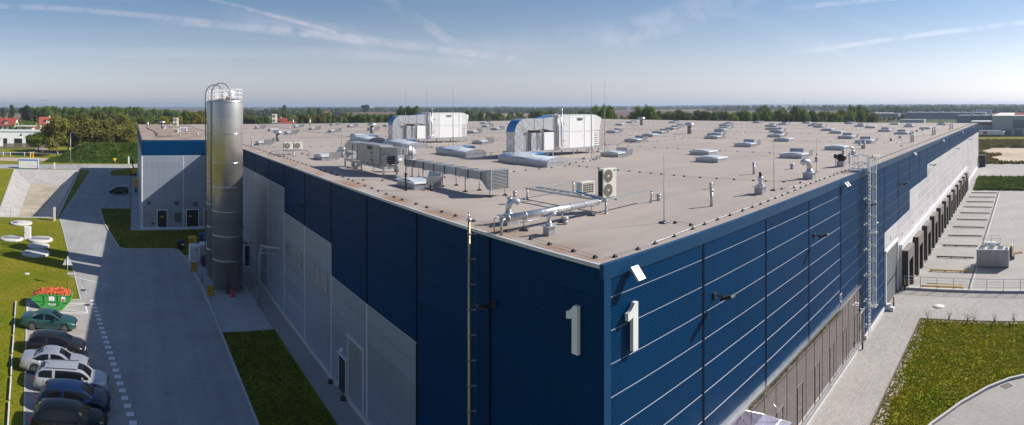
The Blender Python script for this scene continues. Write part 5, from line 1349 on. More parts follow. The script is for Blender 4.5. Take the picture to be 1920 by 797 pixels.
k = mb(m_black); k.cyl(27.65, -.35, .004, .5, .07, 10); tag(k.build('path_lamp', None, None, (27.65, -.35, 0)), 'small black path lamp at the end of the glazed strip', 'path lamp')
for y in (23.05, 20.75): 
    k = mb(m_black); k.lathe(-.35, y, [(.004, .16), (.2, .16), (.26, .08)], 12); tag(k.build('ground_light', None, None, (-.35, y, 0)), 'small round black path lamp just %s the black door' % ('beyond' if y > 22 else 'on the near side of'), 'ground lamp')
TREES = {
 'roadside': [(-40.7,192.3,15.1,12.1)],
 'bush': [(-51.1,213,7.7,12.1),(-47.5,217.6,8.8,9.7)],
 'olive': [(-35.7,206.3,12.8,12.5),(-30.7,209.5,14,15.8),(-24.3,211.2,12.8,13.5),(-18.9,214.8,11.2,13.3),(-14.3,210.2,10.3,10.5),(-39,212.9,10.1,10.7),(-37.1,243.3,15.3,12.1),(-30.3,263.6,16.2,12),(-22.9,285.4,15.4,14.1),(-16,272.3,14.5,12.4),(-49.1,281.5,12.1,11.2),(-49.7,245.7,15.3,8.4),(64.9,365.9,13.2,6.7),(81.4,336.9,12.9,7.3),(109.1,405.9,12,8.8),(102.1,351,12.5,9),(125,401.5,13.2,9.7),(108.8,339.7,13.8,9.2),(140.5,374.6,13.3,8.9),(160,366.7,13.1,7.6),(173.8,378.1,12.7,10.4),(258.6,192.6,15.4,6.6),(276.2,186.2,15.6,7.1),(267,161.7,14.9,5.8),(340.1,203.8,13.3,7.1),(286,122.3,15.9,6.3),(291.9,112.1,15.8,6.3),(343,124.5,14.7,6.5),(342,114.6,14.2,8.1),(322.7,95.6,15.7,8),(353.5,93.8,13.7,8.9),(385.8,92.7,12.9,8.8)],
 'green': [(-79.6,274.4,10.2,12.2),(-69.7,261.1,10.9,10.6),(-68.5,281.9,7.5,10.2),(-77.8,282.1,8,11.4),(-57.4,247.3,11.8,8.5),(-77.2,257.4,7.8,10.5),(-13.1,349.3,12.4,9.9),(-7.9,288.2,13.7,8.3),(-4.7,299.5,12.7,9),(0.4,349.2,13.6,11.1),(5.8,345.7,11.6,12.1),(12.3,368.6,11.9,11),(14.9,346.6,12.5,12.8),(22,347.3,13,12.5),(19,297.3,13.3,9.8),(29.5,348.6,11.6,10.5),(29.7,307.9,13.7,11.5),(66.8,384.8,13.1,7.7),(67.8,366,12.5,9.2),(70.5,363.6,12.2,9),(70.4,352.6,12.3,7.1),(83.8,394.8,12.5,9.7),(80.1,363.8,13,7.5),(86,377.5,13.2,9.3),(83.1,358.6,13.3,9.5),(99.3,389.6,12.8,10.3),(107.1,407.9,13.2,8.3),(115.9,410.9,13.3,9.1),(102.9,360.2,13.8,8.4),(118.5,392.3,11.5,10.9),(119.7,362.6,13.7,8.7),(120.4,359,14,6.6),(140.2,399.6,13.3,8.9),(130.5,365.8,11.9,7.9),(122.5,336.2,13,7.8),(140.3,364.6,13.7,7.4),(131.5,335.4,12.8,8.4),(130.8,327,14.2,8),(147.8,357.9,13.3,9.5),(134.7,321.7,14.1,9.2),(138.6,326.1,12.3,8.3),(153.3,342.4,13.3,6.8),(167.5,358,12.2,8.2),(154.3,327.3,14.2,9.3),(138.2,281.4,19,8.1),(146.5,277,19.3,6.9),(142.1,279.4,19.3,5.6),(306.1,224,14.6,9),(300.2,212.6,13.8,8.1),(271.9,185.7,14.1,6.7),(334.6,218.3,13.2,8.3),(344,196.8,14,10.1),(334.2,189.4,14.5,6.6),(315.2,174.9,14.5,8.9),(305.1,156.8,15.5,8.3),(328.4,156.1,14.2,8.8),(277.9,127.6,15.4,6.2),(350.6,154.2,14.6,8.5),(288.9,118.2,14,6.1),(303.4,103.2,14.6,7.6),(374.6,105.3,13.8,9.7),(309.7,80.1,15.8,5.8),(338.2,83.9,15.1,8.3),(451.9,212.9,18.7,12.7),(375.7,172.5,17,9.8),(383.8,154.2,18.7,7.3),(376.8,160.9,17,5.3),(408.2,117,18.7,10),(426.5,114.5,19.1,11.3),(433.6,120.2,16.9,8.8)],
 'dark': [(-113.6,508.1,18.6,14.8),(-95.1,427,18.9,12.9),(-112.5,536.9,18.4,12.4),(-99.8,499,18.4,15.4),(-98.2,527.7,18.7,12.6),(-80.4,421.4,19.3,11.3),(-80,457.3,19.6,13.4),(-79.8,476.2,18.3,9.6),(-81.2,511.2,17.3,10.1),(-72.8,489.8,19,9.8),(-61,441.2,18.6,13.4),(-61.3,461.8,18,13.2),(-61,519.6,18.6,10.3),(-54,460.7,17.8,13.9),(-48.9,487.7,19.1,11.3),(-44.2,436.4,18.7,13.6),(-47.2,545.4,19.1,13.1),(-39.1,524.9,19.1,12.8),(-29.4,422.1,19.1,12.4),(-29.9,541.4,19,15.4),(-23.9,437.4,18.6,10),(-19.2,528.9,17.9,13),(-15.4,480.4,19,11.6),(-12.5,546.6,18.4,14.6),(-9,429.7,18.9,12.3),(-3.5,520.2,17.6,14.3),(1,465.2,16.2,10.6),(6.7,507.6,17,15.4),(6.4,419.2,16.7,9.4),(15.2,523.6,16.1,15),(19.9,513,16.3,12.1),(24.8,506.2,15.3,15.5),(22.5,438.3,13.8,13.4),(33.3,509.6,13.3,10.9),(36.6,502.3,13.4,13.4),(42,508.9,14.1,10.9),(39,443.6,14,12),(42.4,444.2,15.5,9.4),(44.8,439.6,15.2,11),(15.6,286.8,16.8,8.5),(113.9,630.4,13.6,7.4),(122.4,625.6,13.1,10.5),(149.4,607.2,14.7,7.8),(136.7,531.2,16.1,8),(169.3,589.1,13.3,7.9),(171.9,549.6,15.6,7.4),(182.9,555.6,15.7,9),(166.7,485.6,14,7.5),(346.5,516.5,14.7,12.5),(320.9,468.2,12.2,8.7),(250.8,358.8,15.3,6.4),(367.4,508.6,13.4,10.5),(290.7,393.6,13,10.2),(289.4,383.9,13.4,11),(318.4,409.5,11.7,7.1),(418.9,532.3,13.1,8.8),(459.3,567.3,12.1,11.4),(317.3,386.8,12.7,8.5),(320.5,378.4,15,6.5),(324.4,377.2,14.9,8.1),(326.8,372.2,15.7,10.6),(407.1,453.7,13.6,10.6),(378.7,413.7,15.1,9.8),(434,459.3,11.5,9.2),(426.4,446.4,13.2,10.9),(447,456.1,12,13.2),(420.5,420.4,12,8.7),(400,392.3,15.2,10.9),(406,386.5,15,7.5),(257.7,170.3,14.4,6.8),(307.8,193.9,15.1,7.5),(287,179.3,15.5,7.6),(281,164.3,14.6,6),(337.6,177.3,14.6,9.2),(290.2,141.5,14.2,6.4),(359.9,142.8,13.6,8.6),(295.5,105.1,15.4,7.6),(297.9,93.6,14.1,6.2),(298.6,84.2,15,7.6),(1536.1,848.8,21.4,12.6),(1448.2,778.4,22.3,14.6),(1360,700.7,21.8,13.5),(1571,785.6,22.9,21.5),(1680.8,799.1,25.8,20.6),(1608,743.6,24.1,13),(1530.2,680.8,23.5,18.3),(1704,722,23.8,15.5),(1561.4,627.8,21.6,18.9),(1599,616.5,23.9,14.8),(1708.6,635,22.9,12.7),(1558.4,548.1,24,17.4),(1434.7,481,23.4,11),(1592.3,519.4,19.9,16.4),(930.6,242,15.8,11.8),(926.8,232.4,16.5,11.1),(1008.4,244.3,19.1,12.1),(910.5,211.4,18.5,13.6),(964.1,215.6,20.8,13.1),(1055.3,227.2,18.6,16.4),(883.5,180.8,19.4,17.1),(1003,197.4,18.2,12.2),(947,177.3,16.7,14.3),(613.9,116.7,11,8.5),(529,128.5,10.3,9.5),(664.5,163.6,5.8,6.6),(666,157.8,5.2,6.6),(667.4,152,5.7,6.6),(668.8,146.2,5.7,6.6),(670.1,140.4,6.9,6.6),(671.4,134.5,6.9,6.6),(672.6,128.7,5.4,6.6)],
 'yellow': [(0.9,229.1,14.4,6.4),(8,246.1,14.3,6.4),(16.8,243.8,15.1,8.3),(19.4,233.9,13.6,5.6)],
 'lone': [(-172.7,669.7,17.6,10.6),(-151.7,623.2,21.3,8.6),(225.3,856,20.8,12.8),(295.4,939.4,18.2,8.5),(310.7,934.3,17.3,8.5),(468.6,1087.2,22.8,22.7)],
 'bright': [(212.2,197.1,18.5,7.6),(211.6,190.7,18.8,8),(221.5,195.2,17.1,5.9),(234.8,186.1,18.2,9),(229.9,176.3,18.5,8.2),(227.3,170.6,16.5,5.1),(303.6,213.6,13.7,6.3),(284.5,152.8,14.1,6.4),(279,140.4,15.2,7.4),(329.5,157.8,13.7,7.4),(339.4,152.7,14.5,8.9),(365.1,153.8,14.8,9.2),(284.6,106.4,15.3,5.6),(329.2,107.5,14.6,8.6),(301.5,92.8,14.8,7)],
}
# ------------------------------------------------------------------ silos
def silo(label, x, y, pipe=True):
    t = thing('silo', label, 'silo', (x, y, 0), 'stainless steel silos')
    r = 1.53; H = 18.75
    k = mb(m_silo); k.lathe(x, y, [(.05, r), (H - .02, r), (H + .12, r * .97), (H + .42, .15), (H + .43, .01)], 64); k.build('shell', None, t)
    k = mb(m_midgrey); k.lathe(x, y, [(.006, r + .10), (.05, r + .10), (.052, r + .01), (.35, r + .01), (.352, r + .03), (.40, r + .03), (.402, r + .005)], 48, False); k.build('base_skirt', None, t)
    k = mb(m_chrome)
    for z in (3.15, 5.55, 7.95, 10.35, 12.75, 15.6, H - .05):
        k = mb(m_chrome); k.lathe(x, y, [(z - .035, r + .002), (z - .03, r + .022), (z + .03, r + .022), (z + .035, r + .002)], 64, False); k.build('hoop_seam', None, t)
    k = mb(m_white)
    n = 16; R = r - .08
    for z in (H + .45, H + .85, H + 1.2):
        for j in range(n):
            if j in (9,): continue
            a, b_ = 2 * pi * j / n, 2 * pi * (j + 1) / n; k.bar((x + R * cos(a), y + R * sin(a), z), (x + R * cos(b_), y + R * sin(b_), z), .05)
    for j in range(n): a = 2 * pi * j / n; k.bar((x + R * cos(a), y + R * sin(a), H), (x + R * cos(a), y + R * sin(a), H + 1.22), .045)
    k.build('guard_rail', None, t)
    k = mb(m_white); k.cyl(x + .4, y + .1, H + .2, H + .85, .3, 14); k.lathe(x + .4, y + .1, [(H + .85, .36), (H + 1.0, .3), (H + 1.08, .02)], 14); k.box(x - .55, x - .15, y - .4, y, H + .2, H + .7, .03); k.build('top_filter', None, t)
    k = mb(m_red); k.cyl(x - .25, y - .9, H + .3, H + .55, .07, 8); k.cyl(x + .05, y - .95, H + .3, H + .55, .07, 8); k.build('valve', None, t)
    # fill pipe: up the far-left side and over in a bend
    a = radians(172); px, py = x + (r + .12) * cos(a), y + (r + .12) * sin(a)
    k = mb(m_chrome if not pipe else m_midgrey)
    ex, ey = x + .25, y - .35
    pts = [(px, py, 1.0), (px, py, H + .7)] + [(px + (ex - px) * (.5 - .5 * cos(pi * j / 10)), py + (ey - py) * (.5 - .5 * cos(pi * j / 10)), H + .7 + 1.15 * sin(pi * j / 10)) for j in range(1, 11)] + [(ex, ey, H + .15)]
    k.tube(pts, .055, 10)
    k.build('fill_pipe', None, t)
    k = mb(m_chrome); 
    for z in (2, 5, 8, 11, 14, 17): k.bar((px, py, z), (x + r * .99 * cos(a), y + r * .99 * sin(a), z), .05, .08)
    k.build('pipe_clamp', None, t)
    k = mb(m_darkgrey); 
    for dx in (-.3, -.15): k.tube([(x + dx, y - r - .06, .1), (x + dx, y - r - .06, 1.5), (x + dx + .08, y - r - .06, 1.6)], .025, 6)
    k.box(x - .4, x - .05, y - r - .1, y - r + .05, .12, .5)
    k.build('control_pipe', None, t)
    return t
silo('nearer stainless steel silo towering beside the shaded wall', -3.68, 43.6)
silo('farther stainless steel silo half hidden behind the nearer one', -3.72, 47.75)
k = mb(m_red); k.lathe(-3.62, 41.35, [(.01, .14), (.1, .15), (.55, .15), (.62, .10), (.8, .06), (.82, .01)], 14); k.box(-3.82, -3.42, 41.22, 41.5, .01, .06); k.tube([(-3.62, 41.2, .7), (-3.4, 41.1, .5), (-3.4, 41.1, .1)], .025, 6)
tag(k.build('fire_extinguisher', None, None, (-3.62, 41.35, 0)), 'red extinguisher standing at the foot of the nearer silo', 'extinguisher')
def hazard(label, x, y, wd=.72, h=1.15):
    t = thing('hazard_board', label, 'hazard board', (x, y, 0), 'striped hazard boards')
    k = mb(m_hatch); k.box(x - wd / 2, x + wd / 2, y - .02, y + .02, .12, h); k.build('board', None, t)
    k = mb(m_steel)
    for s in (-.25, .25): k.box(x + s - .03, x + s + .03, y + .022, y + .07, 0, h - .1)
    k.build('post', None, t)
hazard('yellow and black striped board before the white cabinets', -6.37, 49.75); hazard('yellow and black striped board at the foot of the nearer silo', -5.68, 41.45)
k = mb(m_brown); k.cyl(-6.05, 45.2, 0, 1.2, .05, 8); k.cyl(-6.05, 45.2, 1.2, 1.24, .07, 8); tag(k.build('bollard', None, None, (-6.05, 45.2, 0)), 'thin brown post between the two striped boards', 'post')
def cabinet(label, x0, x1, y0, y1, h, m):
    t = thing('equipment_cabinet', label, 'cabinet', ((x0 + x1) / 2, (y0 + y1) / 2, 0), 'white equipment cabinets')
    k = mb(m); k.box(x0, x1, y0, y1, .08, h, .03); k.use(m_darkgrey); k.box(x0 + .03, x1 - .03, y0 + .03, y1 - .03, .0, .08); k.build('housing', None, t)
    k = mb(m_greytrim); k.box(x0 + .08, (x0 + x1) / 2 - .02, y0 - .015, y0 - .001, .2, h - .15); k.box((x0 + x1) / 2 + .02, x1 - .08, y0 - .015, y0 - .001, .2, h - .15); k.build('door', None, t)
    k = mb(MATS['blue_film']); k.box((x0 + x1) / 2 + .1, x1 - .2, y0 - .02, y0 - .016, h - .55, h - .4); k.build('badge', None, t)
cabinet('white equipment cabinet behind the striped board', -6.45, -5.3, 53.6, 55.0, 1.95, m_white); cabinet('white equipment cabinet next to the silo, right of its twin', -5.1, -4.0, 54.3, 55.7, 1.95, m_white)
k = mb(m_black); k.box(-5.2, -4.2, 52.0, 53.0, .1, .95, .03); k.box(-5.0, -4.4, 51.8, 52.0, .3, .7); k.cyl(-4.7, 52.5, .95, 1.15, .2, 12); k.tube([(-4.9, 51.9, .6), (-5.2, 51.7, .3), (-5.2, 51.6, .02)], .03, 6); tag(k.build('blower', None, None, (-4.7, 52.5, 0)), 'black blower machine between the white cabinets and the silo', 'machine')
def bin_(label, x, y, m, wd=1.05):
    t = thing('waste_container', label, 'waste container', (x, y, 0), 'wheeled waste containers')
    k = mb(m); h = 1.05; d = .9
    k.loft([[(x - wd * .42, y - d * .36, .15), (x + wd * .42, y - d * .36, .15), (x + wd * .42, y + d * .36, .15), (x - wd * .42, y + d * .36, .15)], [(x - wd / 2, y - d / 2, h), (x + wd / 2, y - d / 2, h), (x + wd / 2, y + d / 2, h), (x - wd / 2, y + d / 2, h)]], True, False); k.box(x - wd / 2 - .04, x + wd / 2 + .04, y - d / 2 - .04, y + d / 2 + .04, h - .06, h); k.build('tub', None, t)
    k = mb(m); k.loft([[(x - wd / 2 - .02, y - d / 2 - .02, h + .003), (x + wd / 2 + .02, y - d / 2 - .02, h + .003), (x + wd / 2 + .02, y + d / 2 + .02, h + .003), (x - wd / 2 - .02, y + d / 2 + .02, h + .003)], [(x - wd / 2 + .1, y - d / 2 + .12, h + .14), (x + wd / 2 - .1, y - d / 2 + .12, h + .14), (x + wd / 2 - .1, y + d / 2 - .05, h + .17), (x - wd / 2 + .1, y + d / 2 - .05, h + .17)]], True, False); k.build('lid', None, t)
    k = mb(m_white); k.box(x + .1, x + .4, y - d / 2 - .03, y - d / 2 + .02, .62, .82); k.build('sticker', None, t)
    for sx in (-.35, .35):
        for sy in (-.25, .25): k = mb(m_rubber); k.tube([(x + sx - .03, y + sy, .09), (x + sx + .03, y + sy, .09)], .085, 10); k.build('wheel', None, t)
bin_('black waste container left of the yellow one', -7.0, 59.9, m_black); bin_('yellow waste container in the row by the annex lawn', -5.25, 61.7, m_yellow); bin_('blue waste container partly behind the silos', -3.7, 63.5, mat('blue_plastic', (.02, .10, .28), .45, var=.1))
# pipe bridge and guard rail along the wall
def pipe_bridge():
    t = thing('pipe_bridge', 'galvanised pipes on a tall post crossing to the grey wall by the silo', 'pipe bridge', (-1.62, 38.2, 0))
    k = mb(m_steel); k.bar((-1.62, 38.23, .01), (-1.62, 38.23, 5.45), .09); k.box(-1.8, -1.44, 38.05, 38.4, .005, .03); k.build('post', None, t)
    for i, (z, dx) in enumerate(((5.0, 0), (5.45, .14))):
        k = mb(m_steel); x = -1.75 + dx; pts = [(x, 38.1, .1), (x, 38.1, z - .5)] + [(x + .5 * (1 - cos(pi / 2 * j / 6)), 38.1 - .3 * (1 - cos(pi / 2 * j / 6)), z - .5 + .5 * sin(pi / 2 * j / 6)) for j in range(1, 7)] + [(-.0, 36.8, z)]
        k.tube(pts, .045, 10); k.build('pipe', None, t)
    k = mb(m_steel); k.bar((-1.62, 38.2, 5.6), (-.02, 36.6, 5.62), .05, .08); k.build('bracket', None, t)
pipe_bridge()
k = mb(m_steel)
for z in (.35, .7): k.tube([(-1.5, 38.6, z), (-.9, 44, z), (-.7, 57, z)], .035, 6)
for f in range(8): y = 38.6 + f * 2.6; x = -1.5 + min(1, (y - 38.6) / 5.4) * .6; k.bar((x, y, .004), (x, y, .7), .05)
tag(k.build('guard_rail', None, None, (-1, 45, 0)), 'low galvanised guard rail between silo and shaded wall', 'guard rail')
k = mb(m_black); k.bar((-.02, 53.5, 4.0), (-1.3, 53.3, 4.0), .1); k.box(-.5, -.05, 50.5, 50.6, .3, 2.5); tag(k.build('wall_bracket', None, None, (-.3, 53, 3)), 'black bracket and pipe on the shaded grey wall just right of the silo', 'bracket')

# ------------------------------------------------------------------ cars
m_tyre = mat('tyre', (.02, .02, .02), .8, var=.1); m_rim = mat('alloy_rim', (.42, .42, .43), .35, .8, var=.05)
m_head = mat('headlamp_lens', (.45, .47, .50), .1, var=.03, spec=.8); m_tail = mat('tail_lamp_red', (.42, .01, .012), .2, var=.03, spec=.8)
def smooth(x, a, b_):
    t = max(0, min(1, (x - a) / (b_ - a))); return t * t * (3 - 2 * t)
def lerp_tab(tab, x):
    if x <= tab[0][0]: return tab[0][1]
    for (a, va), (b_, vb) in zip(tab, tab[1:]):
        if x <= b_: return va + (vb - va) * smooth(x, a, b_) if False else va + (vb - va) * (x - a) / (b_ - a)
    return tab[-1][1]
def car(label, loc, paint, L_=4.5, W=1.80, H=1.45, style='sedan', group='cars parked side by side', rz=0.0, name='parked_car', rails=False, plate=None):
    """a car with its nose towards +x, built about the middle of its footprint"""
    t = thing(name, label, 'car', (0, 0, 0), group)
    hx = L_ / 2; wb = L_ * .58; ax_f = hx - L_ * .195; ax_r = ax_f - wb; rw = .315 if L_ < 4.4 else .325
    bz = H * .62       # belt line
    if style == 'sedan': top = [(-hx, .62), (-hx + .06, .92), (-hx + .55, 1.0), (-hx + .95, 1.0), (-hx + 1.2, bz + .05), (hx - 1.75, bz + .04), (hx - 1.25, .92), (hx - .5, .82), (hx - .10, .68), (hx, .50)]; g0, g1, r0, r1 = -hx + .72, hx - 1.12, -hx + 1.55, hx - 1.95
    elif style == 'wagon': top = [(-hx, .60), (-hx + .05, .95), (-hx + .3, bz + .05), (hx - 1.7, bz + .03), (hx - 1.2, .95), (hx - .5, .86), (hx - .10, .70), (hx, .50)]; g0, g1, r0, r1 = -hx + .14, hx - 1.10, -hx + .62, hx - 1.92
    else: top = [(-hx, .60), (-hx + .05, .95), (-hx + .25, bz + .08), (hx - 1.55, bz + .05), (hx - 1.05, 1.0), (hx - .45, .88), (hx - .10, .72), (hx, .50)]; g0, g1, r0, r1 = -hx + .16, hx - .95, -hx + .58, hx - 1.80
    if style == 'mpv': g0, g1, r0, r1 = -hx + .12, hx - .62, -hx + .45, hx - 1.75
    def halfw(x):
        f = abs(x) / hx
        return W / 2 * (1 - .20 * max(0, (f - .72) / .28) ** 2.2)
    xs = sorted(set([round(-hx + L_ * i / 46, 4) for i in range(47)] + [round(a + rr * rw, 4) for a in (ax_f, ax_r) for rr in (-1.16, -1.1, -.8, -.4, 0, .4, .8, 1.1, 1.16)]))
    def bottom(x):
        b_ = .20 + .10 * smooth(abs(x), hx - .6, hx)
        for a in (ax_f, ax_r):
            d = abs(x - a)
            if d < rw * 1.15: b_ = max(b_, .31 + sqrt(max(0, (rw * 1.15) ** 2 - d * d)))
        return b_
    rings = []
    for x in xs:
        zt = lerp_tab(top, x); zb = min(bottom(x), zt - .12); w_ = halfw(x); hgt = zt - zb
        cr = .03
        half = [(w_ * .90, zb), (w_ * .985, zb + hgt * .10), (w_, zb + hgt * .38), (w_ * .985, zb + hgt * .66), (w_ * .955, zb + hgt * .86), (w_ * .90, zt - .01), (w_ * .72, zt + cr * .6), (w_ * .36, zt + cr), (0, zt + cr * 1.1)]
        ring = [(x, y, z) for y, z in half] + [(x, -y, z) for y, z in reversed(half[:-1])]
        rings.append(ring)
    k = mb(paint); k.loft(rings, True, True, True)
    # roof and pillars
    nst = 20; sect = []
    for i in range(nst + 1):
        x = g0 + (g1 - g0) * i / nst
        base = lerp_tab(top, x) - .02
        if x < r0: f = max(0, sin(pi / 2 * ((x - g0) / (r0 - g0)))) ** (.9 if style == 'sedan' else .75)
        elif x > r1: f = max(0, sin(pi / 2 * ((g1 - x) / (g1 - r1)))) ** .88
        else: f = 1.0
        crown = 1 - .06 * ((x - (r0 + r1) / 2) / ((r1 - r0) / 2)) ** 2 * (.6 if style == 'wagon' else 1)
        zt = base + (H * crown - base) * f
        wl = halfw(x) * .90; wt = halfw(x) * (.90 - .19 * f)
        sect.append((x, base, zt, wl, wt, f))
    glass = MB().use(m_carglass); body = k
    def quad(target, m, p): target.use(m); target.poly(p, True)
    for (xa, ba, za, wla, wta, fa), (xb, bb_, zb, wlb, wtb, fb) in zip(sect, sect[1:]):
        xm = (xa + xb) / 2
        pil = [r0 + (r1 - r0) * .47]
        if style in ('wagon', 'mpv'): pil = [r0 + (r1 - r0) * .30, r0 + (r1 - r0) * .66]
        isp = any(abs(xm - p) < .055 for p in pil)
        slope_f = xm > r1; slope_r = xm < r0
        for s in (1, -1):
            e = .86
            def P(x, b_, z, wl, wt, f): return (x, s * (wl + (wt - wl) * f), b_ + (z - b_) * f)
            a0, a1, a2 = P(xa, ba, za, wla, wta, 0), P(xa, ba, za, wla, wta, e), P(xa, ba, za, wla, wta, 1)
            b0, b1, b2 = P(xb, bb_, zb, wlb, wtb, 0), P(xb, bb_, zb, wlb, wtb, e), P(xb, bb_, zb, wlb, wtb, 1)
            fl = (lambda q: q if s > 0 else q[::-1])
            edge = (slope_f and fb < .22) or (slope_r and fa < .25)
            if isp or edge: quad(body, paint, fl([b0, a0, a1, b1]))
            else: quad(glass, m_carglass, fl([b0, a0, a1, b1]))
            quad(body, paint, fl([b1, a1, a2, b2]))
        n = 6
        rowa = [(xa, wta * (1 - 2 * j / n), za + .045 * fa * (1 - (1 - 2 * j / n) ** 2)) for j in range(n + 1)]
        rowb = [(xb, wtb * (1 - 2 * j / n), zb + .045 * fb * (1 - (1 - 2 * j / n) ** 2)) for j in range(n + 1)]
        for j in range(n):
            g = (slope_f or slope_r) and 0 < j < n - 1
            if slope_r and style == 'sedan': g = 0 < j < n - 1
            if g: quad(glass, m_carglass, [rowb[j], rowa[j], rowa[j + 1], rowb[j + 1]])
            elif (slope_f or slope_r): quad(body, paint, [rowb[j], rowa[j], rowa[j + 1], rowb[j + 1]])
            else: quad(body, paint, [rowb[j], rowa[j], rowa[j + 1], rowb[j + 1]])
    body.build('body', None, t); glass.build('window', None, t)
    for ax in (ax_f, ax_r):
        for s in (-1, 1):
            y = s * (W / 2 - .115)
            k = mb(m_tyre); yo, yi = y + s * .105, y - s * .11
            k.tube([(ax, yi, rw), (ax, yo, rw)], rw, 22); wl_ = k.build('wheel', None, t)
            k = mb(m_rim); yy = yo + s * .004
            n = 20
            for r_a, r_b, dy in ((.68, .60, 0), (.60, .56, -.03)):
                pa = [(ax + rw * r_a * cos(2 * pi * j / n), yy, rw + rw * r_a * sin(2 * pi * j / n)) for j in range(n)]; pb = [(ax + rw * r_b * cos(2 * pi * j / n), yy + s * dy, rw + rw * r_b * sin(2 * pi * j / n)) for j in range(n)]
                for j in range(n): k.poly([pa[j], pa[(j + 1) % n], pb[(j + 1) % n], pb[j]])
            for j in range(5):
                a = 2 * pi * j / 5 + .3; k.bar((ax, yy + s * .004, rw), (ax + rw * .6 * cos(a), yy + s * .004, rw + rw * .6 * sin(a)), .06, .02)
            k.tube([(ax, yy - s * .02, rw), (ax, yy + s * .02, rw)], .05, 10)
            k.build('rim', None, wl_)
    zh = .66
    for s in (-1, 1):
        k = mb(m_head); xh = hx - .16; k.obox((xh - .07, s * (halfw(hx) * .80), zh - .045), (.15, s * -.06, .0), (.02, s * .15, 0), (-.02, 0, .06)); k.build('headlight', None, t)
        k = mb(m_tail); zt_ = .80 if style == 'sedan' else .84
        k.obox((-hx + .115, s * halfw(hx) * .85, zt_), (.10, s * .035, 0), (-.01, s * .095, 0), (.005, 0, .075 if style == 'sedan' else .10)); k.build('tail_light', None, t)
        k = mb(paint); xm = r1 + .28; ym = s * (halfw(xm) * .93); k.obox((xm, ym + s * .12, bz + .14), (.06, s * .02, 0), (0, s * .10, .0), (0, 0, .07)); k.bar((xm + .05, ym - s * .02, bz + .1), (xm + .03, ym + s * .06, bz + .12), .04); k.build('mirror', None, t)
        k = mb(m_black)
        for xd in (r1 - .25, r0 + (r1 - r0) * .42): k.obox((xd, s * (halfw(xd) * 1.0 + .004), bz - .10), (.09, 0, 0), (0, .012, 0), (0, 0, .014))
        k.build('door_handle', None, t)
        k = mb(m_black)
        for xd in (r1 + .18, r0 + (r1 - r0) * .47, r0 + .02):
            pr = [(0, .30), (0, bz - .04)]
            k.obox((xd, s * (halfw(xd) * .992), (.32 + bz) / 2), (.006, 0, 0), (0, .006, 0), (0, 0, (bz - .36) / 2))
        k.obox((0, s * W / 2 * .998, .52), (wb / 2 - rw * 1.3, 0, 0), (0, .008, 0), (0, 0, .03)); k.build('door_seam', None, t)
    k = mb(m_black); k.obox((hx - .035, 0, .60), (.04, 0, 0), (0, .42, 0), (0, 0, .06)); k.obox((hx - .05, 0, .34), (.05, 0, 0), (0, .60, 0), (0, 0, .07)); k.build('grille', None, t)
    k = mb(m_white); k.obox((-hx - .005, 0, .70), (.01, 0, 0), (0, .26, 0), (0, 0, .055)); k.obox((hx + .008, 0, .44), (.01, 0, 0), (0, .26, 0), (0, 0, .055)); k.build('number_plate', None, t)
    k = mb(m_black); k.obox((0, 0, .24), (hx - .35, 0, 0), (0, W / 2 - .12, 0), (0, 0, .05)); k.build('underbody', None, t)
    k = mb(m_black); k.bar((r0 + .3, 0, H + .01), (r0 + .1, 0, H + .16), .025); k.build('aerial', None, t)
    if rails:
        for s in (-1, 1): k = mb(m_darkgrey); k.bar((r0 + .15, s * W / 2 * .68, H + .03), (r1 - .1, s * W / 2 * .68, H + .03), .04); k.build('roof_rail', None, t)
    t.location = (*loc, .010); t.rotation_euler = (0, 0, rz)
    return t
p_teal = carpaint('teal_green_paint', (.035, .115, .105), .5); p_char = carpaint('charcoal_paint', (.018, .018, .021), .1); p_sil = carpaint('silver_paint', (.50, .50, .52), .55)
p_sil2 = carpaint('pale_silver_paint', (.55, .56, .58), .5); p_bl = carpaint('deep_blue_paint', (.002, .014, .062), .1); p_bk = carpaint('black_paint', (.005, .0055, .007), .0); p_navy = carpaint('dark_navy_paint', (.006, .008, .014), .1)
p_navy.node_tree.nodes['Principled BSDF'].inputs['Coat Weight'].default_value = .4; 
for p_ in (p_bk, p_char, p_navy):
    q_ = p_.node_tree.nodes['Principled BSDF'].inputs; q_['Coat Weight'].default_value = .2; q_['Roughness'].default_value = .16; q_['Specular IOR Level'].default_value = .3
car('teal green saloon car next to the rubble skip', (-20.0, 34.15), p_teal, 4.6, 1.78, 1.40, 'sedan', rz=-.03)
car('charcoal hatchback between the teal and silver saloons', (-18.75, 29.5), p_char, 4.3, 1.80, 1.47, 'hatch', rz=-.02)
car('silver saloon car beside the silver estate', (-18.5, 26.8), p_sil, 4.7, 1.78, 1.44, 'sedan')
car('silver estate car with roof rails beside the blue car', (-17.05, 24.4), p_sil2, 4.8, 1.83, 1.50, 'wagon', rails=True)
car('deep blue hatchback between silver estate and black hatchback', (-16.62, 21.95), p_bl, 4.35, 1.80, 1.50, 'hatch')
car('black hatchback at the near end of the parked row', (-16.65, 19.6), p_bk, 4.3, 1.80, 1.50, 'hatch')
car('dark people carrier parked alone by the annex', (-16.05, 106.2), p_navy, 4.1, 1.76, 1.62, 'mpv', None, rz=pi)

